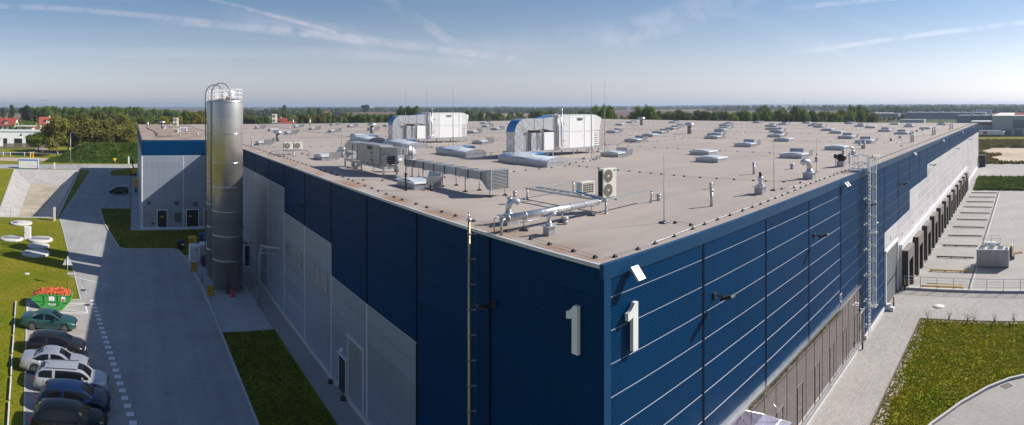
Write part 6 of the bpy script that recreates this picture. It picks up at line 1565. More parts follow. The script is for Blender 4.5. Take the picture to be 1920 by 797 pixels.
# ------------------------------------------------------------------ skip with rubble
def skip():
    xc, yc = -20.35, 39.0; t = thing('rubble_skip', 'green open skip heaped with broken orange brick', 'skip', (xc, yc, 0))
    m_gr = mat('skip_green_paint', (.05, .30, .06), .45, var=.10, vs=3)
    x0, x1 = -22.3, -18.65; b0, b1 = -21.25, -19.4; y0, y1 = yc - .85, yc + .9; H = 1.35
    out_ = [(b0, .06), (b1, .06), (x1, H - .25), (x1, H), (x0 + .15, H), (x0, H - .35), (x0 + .15, H - .55)]
    out_ = [(b0, .06), (b1, .06), (x1 + .05, .95), (x1, H), (x0 + .75, H), (x0, .98)]
    k = mb(m_gr)
    for yy, f in ((y0, 1), (y1, -1)):
        p = [(x, yy, z) for x, z in out_]; q = [(x, yy + f * .05, z) for x, z in out_]
        k.poly(p if f > 0 else p[::-1]); k.poly(q[::-1] if f > 0 else q)
    n = len(out_)
    for i in range(n):
        a, b_ = out_[i], out_[(i + 1) % n]
        if i == 3: continue
        k.poly([(a[0], y0, a[1]), (a[0], y1, a[1]), (b_[0], y1, b_[1]), (b_[0], y0, b_[1])])
    for yy, s in ((y0, -1), (y1, 1)):
        k.box(x0 + .72, x1 + .06, yy - .05, yy + .05, H - .06, H + .02); k.bar((x0, yy, .98), (x0 + .75, yy, H - .02), .09)
        for xx in (-21.0, -19.75): k.box(xx - .05, xx + .05, yy + s * .07, yy, .72, H - .06)
        k.bar((x0 + .1, yy + s * .03, .78), (x1 - .1, yy + s * .03, .74), .06)
        for xx in (-20.9, -19.6): k.tube([(xx - .12, yy + s * .16, .62), (xx + .12, yy + s * .16, .72)], .05, 8)
    k.box(x1 - .02, x1 + .06, y0 - .05, y1 + .05, H - .06, H + .02)
    k.build('tub', None, t)
    k = mb(m_rubble)
    for i in range(520):
        x = random.uniform(x0 + .15, x1 - .12); y = random.uniform(y0 + .12, y1 - .12)
        z = H - .12 + .30 * (1 - ((x - xc) / 1.8) ** 2) * (1 - .5 * ((y - yc) / .85) ** 2) + random.uniform(-.12, .06)
        if x < x0 + .7: z = min(z, .95 + (x - x0) * .55)
        s = random.uniform(.05, .16); R = Matrix.Rotation(random.uniform(0, 6.3), 3, Vector((random.uniform(-1, 1), random.uniform(-1, 1), random.uniform(-1, 1))).normalized())
        k.obox((x, y, z), R @ Vector((s, 0, 0)), R @ Vector((0, s * random.uniform(.4, .9), 0)), R @ Vector((0, 0, s * random.uniform(.2, .5))))
    k.prism([(x0 + .75, y0 + .05), (x1 - .05, y0 + .05), (x1 - .05, y1 - .05), (x0 + .75, y1 - .05)], .9, H - .1)
    o = k.build('brick_rubble', None, t); o['kind'] = 'stuff'
    k = mb(m_white); k.box(-20.62, -20.12, y0 - .012, y0 - .002, .84, 1.22); k.build('notice_plate', None, t)
    k = mb(m_white); k.box(-19.50, -19.15, y0 - .012, y0 - .002, .82, 1.26); k.use(m_red); k.box(-19.45, -19.2, y0 - .018, y0 - .012, .85, 1.02); k.build('label_plate', None, t)
    text_mesh('number', 'M2-24', .27, m_white, t, (-20.35, y0 - .01, .50), (pi / 2, 0, 0), .006, bold=True)
skip()

# ------------------------------------------------------------------ verge furniture
def road_sign():
    x, y = -19.7, 44.75; t = thing('road_sign', 'triangular road sign seen from behind on a slim post by the kerb', 'road sign', (x, y, 0))
    k = mb(m_steel); k.cyl(x, y, 0, 3.1, .035, 8); k.build('post', None, t)
    k = mb(m_greytrim); k.extr([(x - .52, y + .06, 2.2), (x + .52, y + .06, 2.2), (x + .52 - .48, y + .06, 3.12), (x - .04, y + .06, 3.12)], (0, -.02, 0)); k.build('sign_plate', None, t)
road_sign()
def lid(label, x, y, r, holes):
    t = thing('manhole_cover', label, 'manhole cover', (x, y, 0), 'round concrete shaft covers in the grass')
    k = mb(m_lid); k.lathe(x, y, [(-.02, r), (.20, r), (.24, r - .06), (.245, .01)], 40); k.build('cover', None, t)
    for kind_ in holes:
        if kind_ == 'plate': k = mb(m_midgrey); k.box(x - r * .72, x + r * .72, y - .55, y + .55, .246, .275); k.build('hatch', None, t)
        elif kind_ == 'ring':
            for s in (-.55, .55): k = mb(m_midgrey); k.lathe(x + s * r, y + s * .25, [(.246, .40), (.27, .40), (.272, .01)], 18); k.build('hatch', None, t)
        elif kind_ == 'one': k = mb(m_darkgrey); k.lathe(x - r * .5, y - .35, [(.246, .42), (.27, .42), (.272, .01)], 18); k.build('hatch', None, t)
        elif kind_ == 'joint': k = mb(m_white); k.bar((x - r * .8, y + .5, .25), (x + r * .9, y - .45, .25), .1, .02); k.build('joint_strip', None, t)
lid('round white shaft cover nearest the basin fence', -30.4, 74.2, 1.75, ('one',)); lid('round white shaft cover with a steel hatch, left of the white cabinet', -29.6, 63.75, 1.62, ('plate',)); lid('round white shaft cover with a steel hatch, right of the white cabinet', -25.65, 64.0, 1.70, ('plate',)); lid('plain grey shaft cover between the hatched one and the largest', -25.35, 60.5, 1.45, ()); lid('largest grey shaft cover lying in the silo shadow', -25.05, 56.75, 1.75, ('ring', 'joint'))
k = mb(m_lid); k.lathe(-24.6, 48.5, [(-.02, .30), (.06, .30), (.08, .22), (.085, .01)], 16); tag(k.build('manhole_cover', None, None, (-24.6, 48.5, 0)), 'small round lid lying alone in the sunny grass', 'manhole cover')
t = thing('control_cabinet', 'white control cabinet standing between the round shaft covers', 'cabinet', (-27.5, 64.4, 0))
k = mb(m_white); k.box(-27.95, -27.05, 64.2, 64.6, .08, 1.75, .02); k.use(m_kerb); k.box(-28, -27, 64.15, 64.65, 0, .08); k.build('housing', None, t); k = mb(m_offwhite); k.box(-27.88, -27.12, 64.185, 64.198, .2, 1.65); k.build('door', None, t); k = mb(m_darkgrey); k.box(-27.85, -27.8, 64.165, 64.184, .9, 1.02); k.build('handle', None, t)
k = mb(m_slab); k.box(-20.3, -19.35, 48.9, 49.6, -.02, .03); o = k.build('paving_slab'); o['kind'] = 'structure'
for i, (x, y) in enumerate(((-18.03, 43.9), (-17.3, 39.75))):
    k = mb(m_black); k.box(x - .25, x + .25, y - .25, y + .25, .0, .014); k.use(m_darkgrey)
    for j in range(5): k.box(x - .22 + j * .1, x - .18 + j * .1, y - .22, y + .22, .014, .02)
    tag(k.build('drain_grate', None, None, (x, y, 0)), ('black drain grate in the road beside the grass verge', 'black drain grate at the corner of the painted bay')[i], 'drain grate', 'square road drains')
# low marker stakes along the grass
pts = [(-23.9, 39.4), (-23.2, 35.6), (-22.5, 31.9), (-21.85, 28.3), (-21.2, 25.0), (-20.63, 21.9), (-20.0, 18.6)]
k = mb(m_offwhite)
for a, b_ in zip(pts, pts[1:]): k.bar((*a, .14), (a[0] + (b_[0] - a[0]) * .9, a[1] + (b_[1] - a[1]) * .9, .14), .09, .09)
for x, y in pts: k.bar((x, y, 0), (x, y, .16), .06)
tag(k.build('edging_rail', None, None, (-22.5, 31.9, 0)), 'low white rail in lengths along the grass behind the parked cars', 'rail')
# basin fence
def mesh_fence(label, pts, h, step, post_h=None, name='mesh_fence'):
    t = thing(name, label, 'fence', (*pts[0], 0))
    k = mb(m_steel); kk = mb(m_midgrey)
    for a, b_ in zip(pts, pts[1:]):
        L_ = math.hypot(b_[0] - a[0], b_[1] - a[1]); n = max(1, round(L_ / step))
        for i in range(n + 1):
            f = i / n; x = a[0] + (b_[0] - a[0]) * f; y = a[1] + (b_[1] - a[1]) * f; k.bar((x, y, 0), (x, y, h + .05), .05)
        for z in (.08, h * .35, h * .68, h): kk.bar((*a, z), (*b_, z), .02)
        m = int(L_ / .35)
        for i in range(m): f = i / m; x = a[0] + (b_[0] - a[0]) * f; y = a[1] + (b_[1] - a[1]) * f; kk.bar((x, y, .08), (x, y, h), .008)
    k.build('post', None, t); kk.build('mesh_panel', None, t)
    return t
mesh_fence('thin mesh fence at the near end of the concrete basin', [(-36, 76.4), (-25.8, 77.0)], 2.0, 3.3)
mesh_fence('thin mesh fence on the far side of the basin', [(-40, 151.2), (-29, 152.0), (-27.5, 149)], 1.5, 2.8)
k = mb(m_kerb); k.box(-25.75, -25.45, 76.9, 77.6, 0, 2.15); tag(k.build('gate_pillar', None, None, (-25.6, 77.2, 0)), 'concrete pillar where the basin fence meets the kerb', 'pillar')
# portable cabin
def cabin():
    x0, x1, y0, y1 = -46.7, -40.7, 150.7, 153.1; t = thing('site_cabin', 'white portable cabin with blue corner frame beside the basin', 'cabin', ((x0 + x1) / 2, (y0 + y1) / 2, 0)); m_cb = mat('cabin_blue', (.02, .13, .33), .45, var=.05)
    k = mb(m_offwhite); k.box(x0 + .1, x1 - .1, y0 + .02, y1 - .02, .12, 2.6)
    k.use(m_greytrim)
    for i in range(14): k.box(x0 + .25 + i * .41, x0 + .29 + i * .41, y0 + .005, y0 + .019, .2, 2.4)
    k.build('wall', None, t)
    k = mb(m_cb)
    for x in (x0, x1 - .18): k.box(x, x + .18, y0 - .02, y0 + .16, .05, 2.75); k.box(x, x + .18, y1 - .16, y1 + .02, .05, 2.75)
    k.box(x0 + .18, x1 - .18, y0 - .02, y0 + .1, 2.4, 2.74); k.box(x0 + .18, x1 - .18, y0 - .02, y0 + .1, .05, .2); k.build('frame', None, t)
    k = mb(m_greytrim); k.box(x0 - .02, x1 + .02, y0 - .04, y1 + .04, 2.752, 2.84); k.build('roof', None, t)
    k = mb(m_offwhite); k.box(x1 - 2.6, x1 - .5, y0 - .02, y0 + .019, .9, 2.0); k.use(m_greytrim); k.box(x1 - 2.65, x1 - .45, y0 - .03, y0 - .021, 2.0, 2.05); k.build('shutter', None, t)
cabin()
def lamp_post():
    x, y = -32.4, 162; t = thing('street_lamp', 'tall slim grey street lamp rising before the green bank', 'street lamp', (x, y, 0))
    k = mb(m_steel); k.tube([(x, y, 0), (x, y, 10.2)], .11, 10, r2=.06); k.build('pole', None, t)
    k = mb(m_steel); k.bar((x, y, 10.15), (x + .7, y - .1, 10.35), .07); k.box(x + .5, x + 1.1, y - .25, y + .05, 10.3, 10.42); k.build('lamp_head', None, t)
lamp_post()
def yield_sign():
    x, y = -18.8, 167.9; t = thing('road_sign', 'yellow inverted triangle road sign before the green bank', 'road sign', (x, y, 0))
    k = mb(m_steel); k.cyl(x, y, 0, 1.8, .05, 8); k.build('post', None, t)
    k = mb(mat('sign_yellow', (.85, .55, .02), .4, var=.03)); k.extr([(x, y - .05, .75), (x + .62, y - .05, 1.75), (x - .62, y - .05, 1.75)], (0, -.03, 0)); k.build('sign_plate', None, t)
yield_sign()
for x, y, h, lab in ((-36.0, 151.9, 1.8, 'short white post by the far rim of the basin'), (-14.4, 168, 2.3, 'white post on the bank near the annex')):
    k = mb(m_white); k.box(x - .22, x + .22, y - .15, y + .15, 0, h); k.use(m_greytrim); k.box(x - .26, x + .26, y - .19, y + .19, h, h + .06); tag(k.build('marker_post', None, None, (x, y, 0)), lab, 'post')
for x, y, lab in ((-48.6, 181.3, 'left yellow post of the nearer pair by the dirt track'), (-47.7, 181.9, 'right yellow post of the nearer pair by the dirt track'), (-46.0, 192.6, 'yellow post beside the highway edge'), (-36.9, 200, 'yellow post farthest along the highway')):
    k = mb(m_yellow); k.box(x - .16, x + .16, y - .16, y + .16, 0, 2.3); k.use(m_white); k.box(x - .17, x + .17, y - .17, y + .17, 2.3, 2.45); tag(k.build('marker_post', None, None, (x, y, 0)), lab, 'post', 'yellow marker posts')
for i, (x, y) in enumerate(((-60, 188.5), (-57.5, 189), (-52.5, 190.5), (-50.2, 191), (-41, 196))):
    k = mb(m_white); k.cyl(x, y, 0, 1.5, .13, 8); k.use(m_red); k.cyl(x, y, .9, 1.1, .135, 8); tag(k.build('traffic_beacon', None, None, (x, y, 0)), 'small white beacon standing along the highway edge', 'beacon', 'white beacons by the highway')
# things on the annex side
k = mb(m_yellow); k.box(-12.9, -12.0, 108.2, 109.6, .9, 2.9, .04); k.use(m_darkgrey); k.box(-12.7, -12.2, 108.4, 109.4, 0, .9); tag(k.build('service_cabinet', None, None, (-12.4, 109, 0)), 'yellow cabinet on legs against the annex side wall', 'cabinet')
t = thing('forklift_attachment', 'orange brown loader arm machine by the far end of the annex', 'machine', (-12.7, 138, 0))
k = mb(m_yellow); k.box(-13.3, -12.2, 137, 139.5, .5, 1.9, .05); k.build('body', None, t); k = mb(m_black); k.bar((-12.9, 137.5, 1.9), (-13.4, 136.5, 4.2), .25); k.bar((-13.4, 136.5, 4.2), (-12.7, 136.2, 3.2), .2); k.build('arm', None, t)
for yy in (137.5, 139): k = mb(m_rubber); k.tube([(-13.45, yy, .45), (-12.1, yy, .45)], .45, 14); k.build('wheel', None, t)

# ------------------------------------------------------------------ dock yard furniture
for i in range(12):
    y_end = -5.8 - .11 * i; x = 46.65 + 6.03 * i
    m = m_yellow if i < 2 else m_brown
    t = thing('wheel_guide', ('yellow wheel guide nearest the railing', 'second yellow wheel guide from the railing')[i] if i < 2 else 'brown wheel guide tube on the sunken yard before the docks', 'wheel guide', (x, -3.5, YD), 'wheel guides before the docks')
    k = mb(m); k.tube([(x, -1.5, YD + .16), (x, y_end + .3, YD + .16), (x + .12, y_end, YD + .14), (x + .35, y_end - .25, YD + .08)], .085, 10); k.build('tube', None, t)
    if i < 4:
        k = mb(m_darkgrey)
        for yy in (-1.7, -3.4, -5.2): k.box(x - .12, x + .12, yy - .06, yy + .06, YD, YD + .1)
        k.build('foot', None, t)
k = mb(m_yellow); k.tube([(45.4, -2.4, -.35), (45.4, -6.0, -.35)], .05, 8)
for yy in (-2.5, -5.9): k.bar((45.4, yy, YD), (45.4, yy, -.35), .06)
tag(k.build('barrier_tube', None, None, (45.4, -4, YD)), 'thin yellow barrier tube just behind the railing', 'barrier')
k = mb(m_black); k.poly([(46, -6.55, YD + .004), (46, -6.75, YD + .004), (115, -7.75, YD + .004), (115, -7.45, YD + .004)]); o = k.build('yard_drain'); o['kind'] = 'structure'
k = mb(m_kerb); k.poly([(46, -6.75, YD + .005), (46, -6.95, YD + .005), (115, -8.0, YD + .005), (115, -7.75, YD + .005)]); o = k.build('yard_drain_edge'); o['kind'] = 'structure'
def railing():
    t = thing('steel_railing', 'grey steel railing on a concrete kerb above the sunken dock yard', 'railing', (42.2, -1, 0))
    k = mb(m_kerb); k.box(42.0, 42.35, -40, -.35, YD, .22); k.build('retaining_wall', None, t)
    k = mb(m_steel)
    for z in (1.28, .75, .48, .98): k.bar((42.18, -.6, z), (42.18, -40, z), .05 if z > 1.2 else .025)
    k.build('rail', None, t)
    for i in range(24):
        y = -.6 - 1.65 * i; k = mb(m_steel); k.bar((42.18, y, .22), (42.18, y, 1.28), .06); k.build('post', None, t)
    k = mb(m_steel); k.tube([(42.18, -.6, 1.28), (43.4, -.55, 1.2), (43.5, -.55, -1.0)], .03, 8); k.bar((43.5, -.55, .3), (42.2, -.6, .5), .04); k.build('end_hoop', None, t)
railing()
def bollard(label, x, y):
    t = thing('bollard', label, 'bollard', (x, y, 0), 'black bollards with yellow bands')
    k = mb(m_black); k.cyl(x, y, 0, 1.0, .075, 12); k.lathe(x, y, [(1.0, .075), (1.03, .05), (1.035, .005)], 12); k.build('post', None, t)
    for z in (.62, .82): k = mb(m_yellow); k.cyl(x, y, z, z + .1, .078, 12); k.build('band', None, t)
bollard('black bollard with yellow bands left of the roller door', 36.6, -.75); bollard('black bollard with yellow bands where the railing starts', 41.7, -.75)
k = mb(m_white); k.box(36.0, 36.5, -.55, -.17, .004, .5, .03); k.box(35.9, 36.3, -.9, -.5, .004, .3, .03); tag(k.build('concrete_block', None, None, (36.2, -.5, 0)), 'white painted block at the wall foot beside the bollard', 'block')
k = mb(m_lid); k.lathe(37.8, -4.7, [(.0, .55), (.014, .55), (.016, .01)], 24); tag(k.build('manhole_cover', None, None, (37.8, -4.7, 0)), 'pale round cover set in the paving before the railing', 'manhole cover')
t = thing('street_gully', 'rusty rectangular gully grate at the curved kerb', 'gully', (23.6, -11.2, 0)); k = mb(m_kerb); k.obox((23.65, -11.15, .006), (.32, -.36, 0), (.28, .25, 0), (0, 0, .006)); k.build('frame', None, t); k = mb(m_brown); k.obox((23.65, -11.15, .014), (.26, -.29, 0), (.22, .2, 0), (0, 0, .006)); k.build('grate', None, t)
def shrub(label, x, y, h):
    t = thing('young_shrub', label, 'shrub', (x, y, 0), 'bare young shrubs along the lawn edge')
    k = mb(m_bark)
    for i in range(9):
        a = random.uniform(0, 6.3); r = random.uniform(.1, .35); hh = h * random.uniform(.7, 1.1); k.tube([(x, y, 0), (x + r * .4 * cos(a), y + r * .4 * sin(a), hh * .55), (x + r * cos(a), y + r * sin(a), hh)], .012, 4, r2=.004)
    k.build('stem', None, t)
    k = mb(m_weed)
    for i in range(46):
        a = random.uniform(0, 6.3); r = random.uniform(.05, .38); z = h * random.uniform(.2, 1.05); c = Vector((x + r * cos(a), y + r * sin(a), z)); u = Vector((random.uniform(-1, 1), random.uniform(-1, 1), random.uniform(-.5, .5))).normalized() * .05; v = u.cross(Vector((0, 0, 1))).normalized() * .03
        k.poly([c - u, c + v, c + u, c - v])
    k.build('leaves', None, t)
for i, y in enumerate((-4.25, -6.05, -7.6, -8.2, -9.95, -11.6)): shrub('leggy young shrub at the far edge of the right lawn', 34.3, y, .85 if i != 2 else .7)
# wrapped chiller and what stands behind it
def chiller():
    x0, y0, y1 = 54.9, -10.85, -6.9; x1 = x0 + 1.7; z1 = YD + 2.15
    t = thing('chiller_unit', 'big grey finned chiller with fans on top standing in the yard', 'chiller', (x0 + .8, -8.9, YD))
    k = mb(m_offwhite); k.box(x0 + .05, x1, y0, y1, YD + .12, z1, .02); k.use(m_darkgrey); k.box(x0, x1, y0 + .05, y1 - .05, YD, YD + .12); k.build('casing', None, t)
    k = mb(m_ductgrey)
    for j in range(34): z = YD + .2 + j * .055; k.box(x0 - .01, x0 + .045, y0 + .12, y1 - .12, z, z + .03)
    for j in range(5): y = y0 + .1 + (y1 - y0 - .2) * j / 4; k.box(x0 - .015, x0 + .048, y - .03, y + .03, YD + .15, z1 - .08)
    k.build('coil', None, t)
    for j in range(3):
        y = y1 - .65 - j * 1.12; k = mb(m_offwhite); k.lathe(x0 + .85, y, [(z1, .50), (z1 + .12, .47), (z1 + .13, .43), (z1 + .02, .42)], 24, False); k.use(m_black); k.lathe(x0 + .85, y, [(z1 + .03, .42), (z1 + .035, .01)], 24); k.build('fan_ring', None, t)
    k = mb(m_midgrey); k.box(x0 + .3, x1 - .3, y0 + .1, y0 + .45, z1, z1 + .1); k.build('control_box', None, t)
    t = thing('scissor_lift', 'steel basket platform with tubes folded behind the chiller', 'platform lift', (57.8, -8.6, YD))
    k = mb(m_steel)
    bx0, bx1, by0, by1 = 57.2, 58.6, -9.7, -7.5; zb = YD + 1.9
    for z in (zb + .55, zb + 1.1, zb + .1):
        for a, b_ in (((bx0, by0), (bx1, by0)), ((bx1, by0), (bx1, by1)), ((bx1, by1), (bx0, by1)), ((bx0, by1), (bx0, by0))): k.bar((*a, z), (*b_, z), .045)
    for x in (bx0, bx1):
        for y in (by0, -8.6, by1): k.bar((x, y, zb), (x, y, zb + 1.1), .045)
    k.build('basket', None, t)
    k = mb(m_darkgrey); k.box(bx0, bx1, by0, by1, zb - .05, zb + .05); k.build('platform', None, t)
    k = mb(m_midgrey)
    for s in range(3):
        z0 = YD + .7 + s * .4
        for y in (by0 + .2, by1 - .2): k.bar((bx0, y, z0), (bx1, y, z0 + .38), .07); k.bar((bx1, y, z0), (bx0, y, z0 + .38), .07)
    k.box(bx0 - .1, bx1 + .1, by0 + .1, by1 - .1, YD + .35, YD + .7); k.build('scissor_arm', None, t)
    for x in (bx0 + .2, bx1 - .2):
        for y in (by0 + .15, by1 - .15): k = mb(m_rubber); k.tube([(x, y - .1, YD + .25), (x, y + .1, YD + .25)], .25, 14); k.build('wheel', None, t)
    k = mb(m_white); k.box(56.9, 57.15, -9.2, -8.0, YD, YD + 2.5, .02); k.box(56.8, 57.3, -9.1, -8.1, YD + 2.5, YD + 2.58); tag(k.build('switch_cabinet', None, None, (57, -8.6, YD)), 'white cabinet with a flat lid standing just behind the chiller', 'cabinet')
chiller()
def pallet(k, x, y, z, rz=0.0):
    c_, s_ = cos(rz), sin(rz)
    def P(u, v): return (x + u * c_ - v * s_, y + u * s_ + v * c_)
    ux, uy = Vector((c_, s_, 0)), Vector((-s_, c_, 0))
    for i in range(6): k.obox((*P(-.5 + i * .2, 0), z + .13), ux * .06, uy * .6, (0, 0, .012))
    for v in (-.52, 0, .52):
        k.obox((*P(0, v), z + .012), ux * .6, uy * .05, (0, 0, .012))
        for u in (-.5, 0, .5): k.obox((*P(u, v), z + .07), ux * .07, uy * .06, (0, 0, .046))
for i, (x, y, n, rz, lab) in enumerate(((60.3, -10.6, 9, .1, 'stack of wooden pallets right behind the chiller'), (62.0, -11.8, 1, .4, 'single wooden pallet lying right of the pallet stack'))):
    for j in range(n):
        k = mb(m_wood); pallet(k, x + random.uniform(-.04, .04), y + random.uniform(-.04, .04), YD + .145 * j, rz + random.uniform(-.05, .05))
        tag(k.build('wooden_pallet', None, None, (x, y, YD + .145 * j)), lab if n == 1 else 'wooden pallet in the stack behind the chiller', 'pallet', 'wooden pallets in the yard')
k = mb(m_white); k.box(58.6, 60.4, -11.4, -11.2, YD + .4, YD + 1.7); k.bar((58.7, -11.35, YD), (58.7, -11.35, YD + 2.2), .1); k.bar((60.2, -11.35, YD), (60.2, -11.35, YD + 2.2), .1); k.use(m_brown)
for x in (58.8, 60.2): k.tube([(x, -11.5, YD + .22), (x, -11.1, YD + .22)], .22, 12)
tag(k.build('wheeled_rack', None, None, (59.5, -11.3, YD)), 'white wheeled rack between chiller and wooden pallets', 'rack')
# concrete block and boulders by the end of the docks
k = mb(m_black); k.box(157.2, 159.6, -2.2, -.3, 0, 3.4, .05); k.use(m_darkgrey); k.box(157.15, 159.65, -2.25, -.25, 3.4, 3.5); tag(k.build('dark_container', None, None, (158.4, -1.2, 0)), 'tall dark container at the far end of the long wall', 'container')
k = mb(m_red); k.box(140, 140.8, -1.5, -.9, YD, YD + .9, .04); k.lathe(140.4, -1.2, [(YD + .9, .3), (YD + 1.1, .2), (YD + 1.15, .01)], 10); tag(k.build('hydrant', None, None, (140.4, -1.2, YD)), 'small red hydrant near the far wall foot', 'hydrant')
# ------------------------------------------------------------------ plants
def leaf_cloud(clumps, n, size, seed, flat=.6):
    """vertices and faces of leaf sprays scattered through clumps [(centre, radii)]"""
    rnd = random.Random(seed); v = []; f = []
    tot = sum(r[0] * r[1] * r[2] for c, r in clumps)
    for c, r in clumps:
        m = max(6, int(n * (r[0] * r[1] * r[2]) ** .667 / sum((q[0] * q[1] * q[2]) ** .667 for _, q in clumps)))
        for _ in range(m):
            d = Vector((rnd.gauss(0, 1), rnd.gauss(0, 1), rnd.gauss(0, 1))).normalized(); s = rnd.uniform(.55, 1.08) if rnd.random() < .85 else rnd.uniform(.2, .6)
            p = Vector((c[0] + d.x * r[0] * s, c[1] + d.y * r[1] * s, c[2] + d.z * r[2] * s))
            nn = (d * .8 + Vector((rnd.uniform(-1, 1), rnd.uniform(-1, 1), rnd.uniform(-.6, 1.0))) * .8).normalized()
            u = nn.orthogonal().normalized(); u = Matrix.Rotation(rnd.uniform(0, 6.3), 3, nn) @ u; w_ = nn.cross(u)
            sz = size * rnd.uniform(.6, 1.35); i = len(v)
            v += [p - u * sz * .5, p + w_ * sz * .36 + nn * sz * .06, p + u * sz * .55, p - w_ * sz * .36]
            f.append((i, i + 1, i + 2, i + 3))
    return v, f
def mesh_from(name, v, f, m):
    me = D.meshes.new(name); me.from_pydata([tuple(p) for p in v], [], f); me.materials.append(m); return me
def proto_tree(kind, seed, slim=1.0, low=.16, n=4200, size=.058):
    """unit tree: height 1, crown radius about .5; returns trunk mesh, crown mesh"""
    rnd = random.Random(seed); cl = []
    nc = 15
    for i in range(nc):
        a = rnd.uniform(0, 6.3); z = low + .12 + (1 - low - .24) * rnd.random() ** .9
        prof = sin(pi * min(1, max(0, (z - low) / (1 - low))) ** .75) ** .6
        rr = .36 * prof * rnd.uniform(.55, 1.0) * slim
        s = rnd.uniform(.13, .21)
        cl.append(((rr * cos(a), rr * sin(a), z), (s * 1.05 * slim, s * 1.05 * slim, s * .8)))
    cl.append(((0, 0, .84), (.16 * slim, .16 * slim, .15))); cl.append(((0, 0, .55), (.24 * slim, .24 * slim, .25)))
    v, f = leaf_cloud(cl, n, size, seed + 50)
    k = mb(m_bark)
    k.tube([(0, 0, 0), (rnd.uniform(-.01, .01), 0, low), (rnd.uniform(-.03, .03), rnd.uniform(-.03, .03), .6), (0, 0, .85)], .022, 7, r2=.006)
    for c, r in cl[:8]: k.tube([(0, 0, max(.1, c[2] - .25)), (c[0] * .5, c[1] * .5, c[2] - .1), c], .010, 5, r2=.003)
    o = k.build('trunk'); tm = o.data; D.objects.remove(o)
    return tm, mesh_from('crown', v, f, LEAF[kind])
PROTO = {kd: [proto_tree(kd, 100 + 7 * i + 31 * j, slim=(1.0, .95, 1.05)[j]) for j in range(3)] for i, kd in enumerate(LEAF)}
def hidden_view(az, d):      # gaps through which the houses show
    return (13.4 < az < 16.8 and 300 < d < 405) or (-9.9 < az < -7.3 and 235 < d < 424) or (-14 < az < -11.6 and 262 < d < 402) or (-11.6 < az < -9.4 and 235 < d < 345)
LAB = {'roadside': 'olive tree with a bare trunk standing alone by the dirt track', 'lone': 'solitary far tree sticking up above the plain'}
def plant_tree(kind, x, y, h, wd, label, group, name='broadleaf_tree', parts=True, low=0.0):
    tm, cm = random.choice(PROTO[kind]); rz = random.uniform(0, 6.3); sx = wd * random.uniform(.98, 1.12)
    r = math.hypot(x, y); z = 0 if r < R_GROUND else far_z(r, math.degrees(atan2(x, y))) - 1
    t = thing(name, label, 'tree', (x, y, z), group)
    t.rotation_euler = (0, 0, rz); t.scale = (sx, sx, h - z)
    for nm, me in (('trunk', tm), ('crown', cm)):
        o = D.objects.new(nm, me); COL.objects.link(o); o.parent = t
    return t
LABELS = {('olive', 'L'): 'broad olive tree in the thicket behind the green bank', ('green', 'L'): 'green tree among the houses and thicket left of the silos', ('dark', 'L'): 'tall dark tree of the wood on the left skyline', ('yellow', 'L'): 'yellowing tree just behind the annex roof',
          ('green', 'M'): 'green tree of the belt behind the roof beside the silos', ('olive', 'M'): 'olive tree of the belt behind the roof beside the silos', ('dark', 'M'): 'dark distant tree seen past the rooftop units',
          ('bright', 'R'): 'bright green tree in the row behind the far roof edge', ('green', 'R'): 'mid green tree in the row behind the far right roof edge', ('olive', 'R'): 'olive tree in the row behind the far right roof edge', ('dark', 'R'): 'dark tree of the far right tree rows', ('lone', 'L'): 'solitary far tree on the left skyline', ('lone', 'M'): 'solitary far tree on the plain beyond the roof'}
for kind, lst in TREES.items():
    for (x, y, h, wd) in lst:
        az = math.degrees(atan2(x - CAM.x, y - CAM.y)); dist_ = math.hypot(x - CAM.x, y - CAM.y)
        if hidden_view(az, dist_): continue
        side = 'L' if az < 9 else 'M' if az < 46.5 else 'R'
        if kind == 'roadside': plant_tree('olive', x, y, h, wd, 'olive tree with a visible trunk beside the dirt track', None); continue
        if kind == 'bush': plant_tree('bright' if wd > 10 else 'yellow', x, y, h, wd, 'low bushy green tree left of the trunked olive tree' if wd > 10 else 'low yellow green tree beside the bushy one', None); continue
        kd = 'dark' if kind == 'lone' else kind
        if kd == 'dark' and dist_ < 800 and (side == 'R' or random.random() < .45): kd = kind = random.choice(['green', 'olive', 'bright'] if side == 'R' else ['green', 'olive'])
        if side == 'R' and dist_ < 600: h += 1.2; wd *= 1.25
        plant_tree(kd, x, y, h, wd, LABELS.get((kind, side), 'dark tree'), LABELS.get((kind, side), 'dark tree') + 's')
# masses: understorey of the wood and far tree belts
def wood(label, spots, m, n, size, seed):
    cl = []
    for x, y, h, wd in spots:
        r = math.hypot(x, y); z = 0 if r < R_GROUND else far_z(r, math.degrees(atan2(x, y)))
        cl.append(((x, y, z + h * .5), (wd * .5, wd * .5, h * .5)))
    v, f = leaf_cloud(cl, n, size, seed)
    me = mesh_from('distant_wood', v, f, m); o = D.objects.new('distant_wood', me); COL.objects.link(o); tag(o, label, 'wood', None, 'stuff'); return o
rw_ = random.Random(77)
def arc_spots(az0, az1, d0, d1, h0, h1, n, wd):
    out_ = []
    for i in range(n):
        az = radians(rw_.uniform(az0, az1)); d = rw_.uniform(d0, d1)
        if hidden_view(math.degrees(az), d): continue
        out_.append((CAM.x + sin(az) * d, CAM.y + cos(az) * d, rw_.uniform(h0, h1), wd * rw_.uniform(.7, 1.3)))
    return out_
wood('dense low growth filling the wood left of the silos', arc_spots(-14, 9, 300, 470, 5, 10, 120, 14) + arc_spots(-10, 9, 250, 300, 3, 6, 50, 9), LEAF['green'], 14000, 1.9, 1)
wood('dense low growth of the tree belt behind the roof', arc_spots(10, 28, 340, 480, 5, 10, 90, 14) + arc_spots(26, 47, 450, 700, 5, 9, 90, 16), LEAF['green'], 12000, 2.0, 2)
wood('scrub beneath the tree row on the right', arc_spots(46, 77, 330, 470, 7, 13, 170, 14), LEAF['olive'], 18000, 1.8, 3)
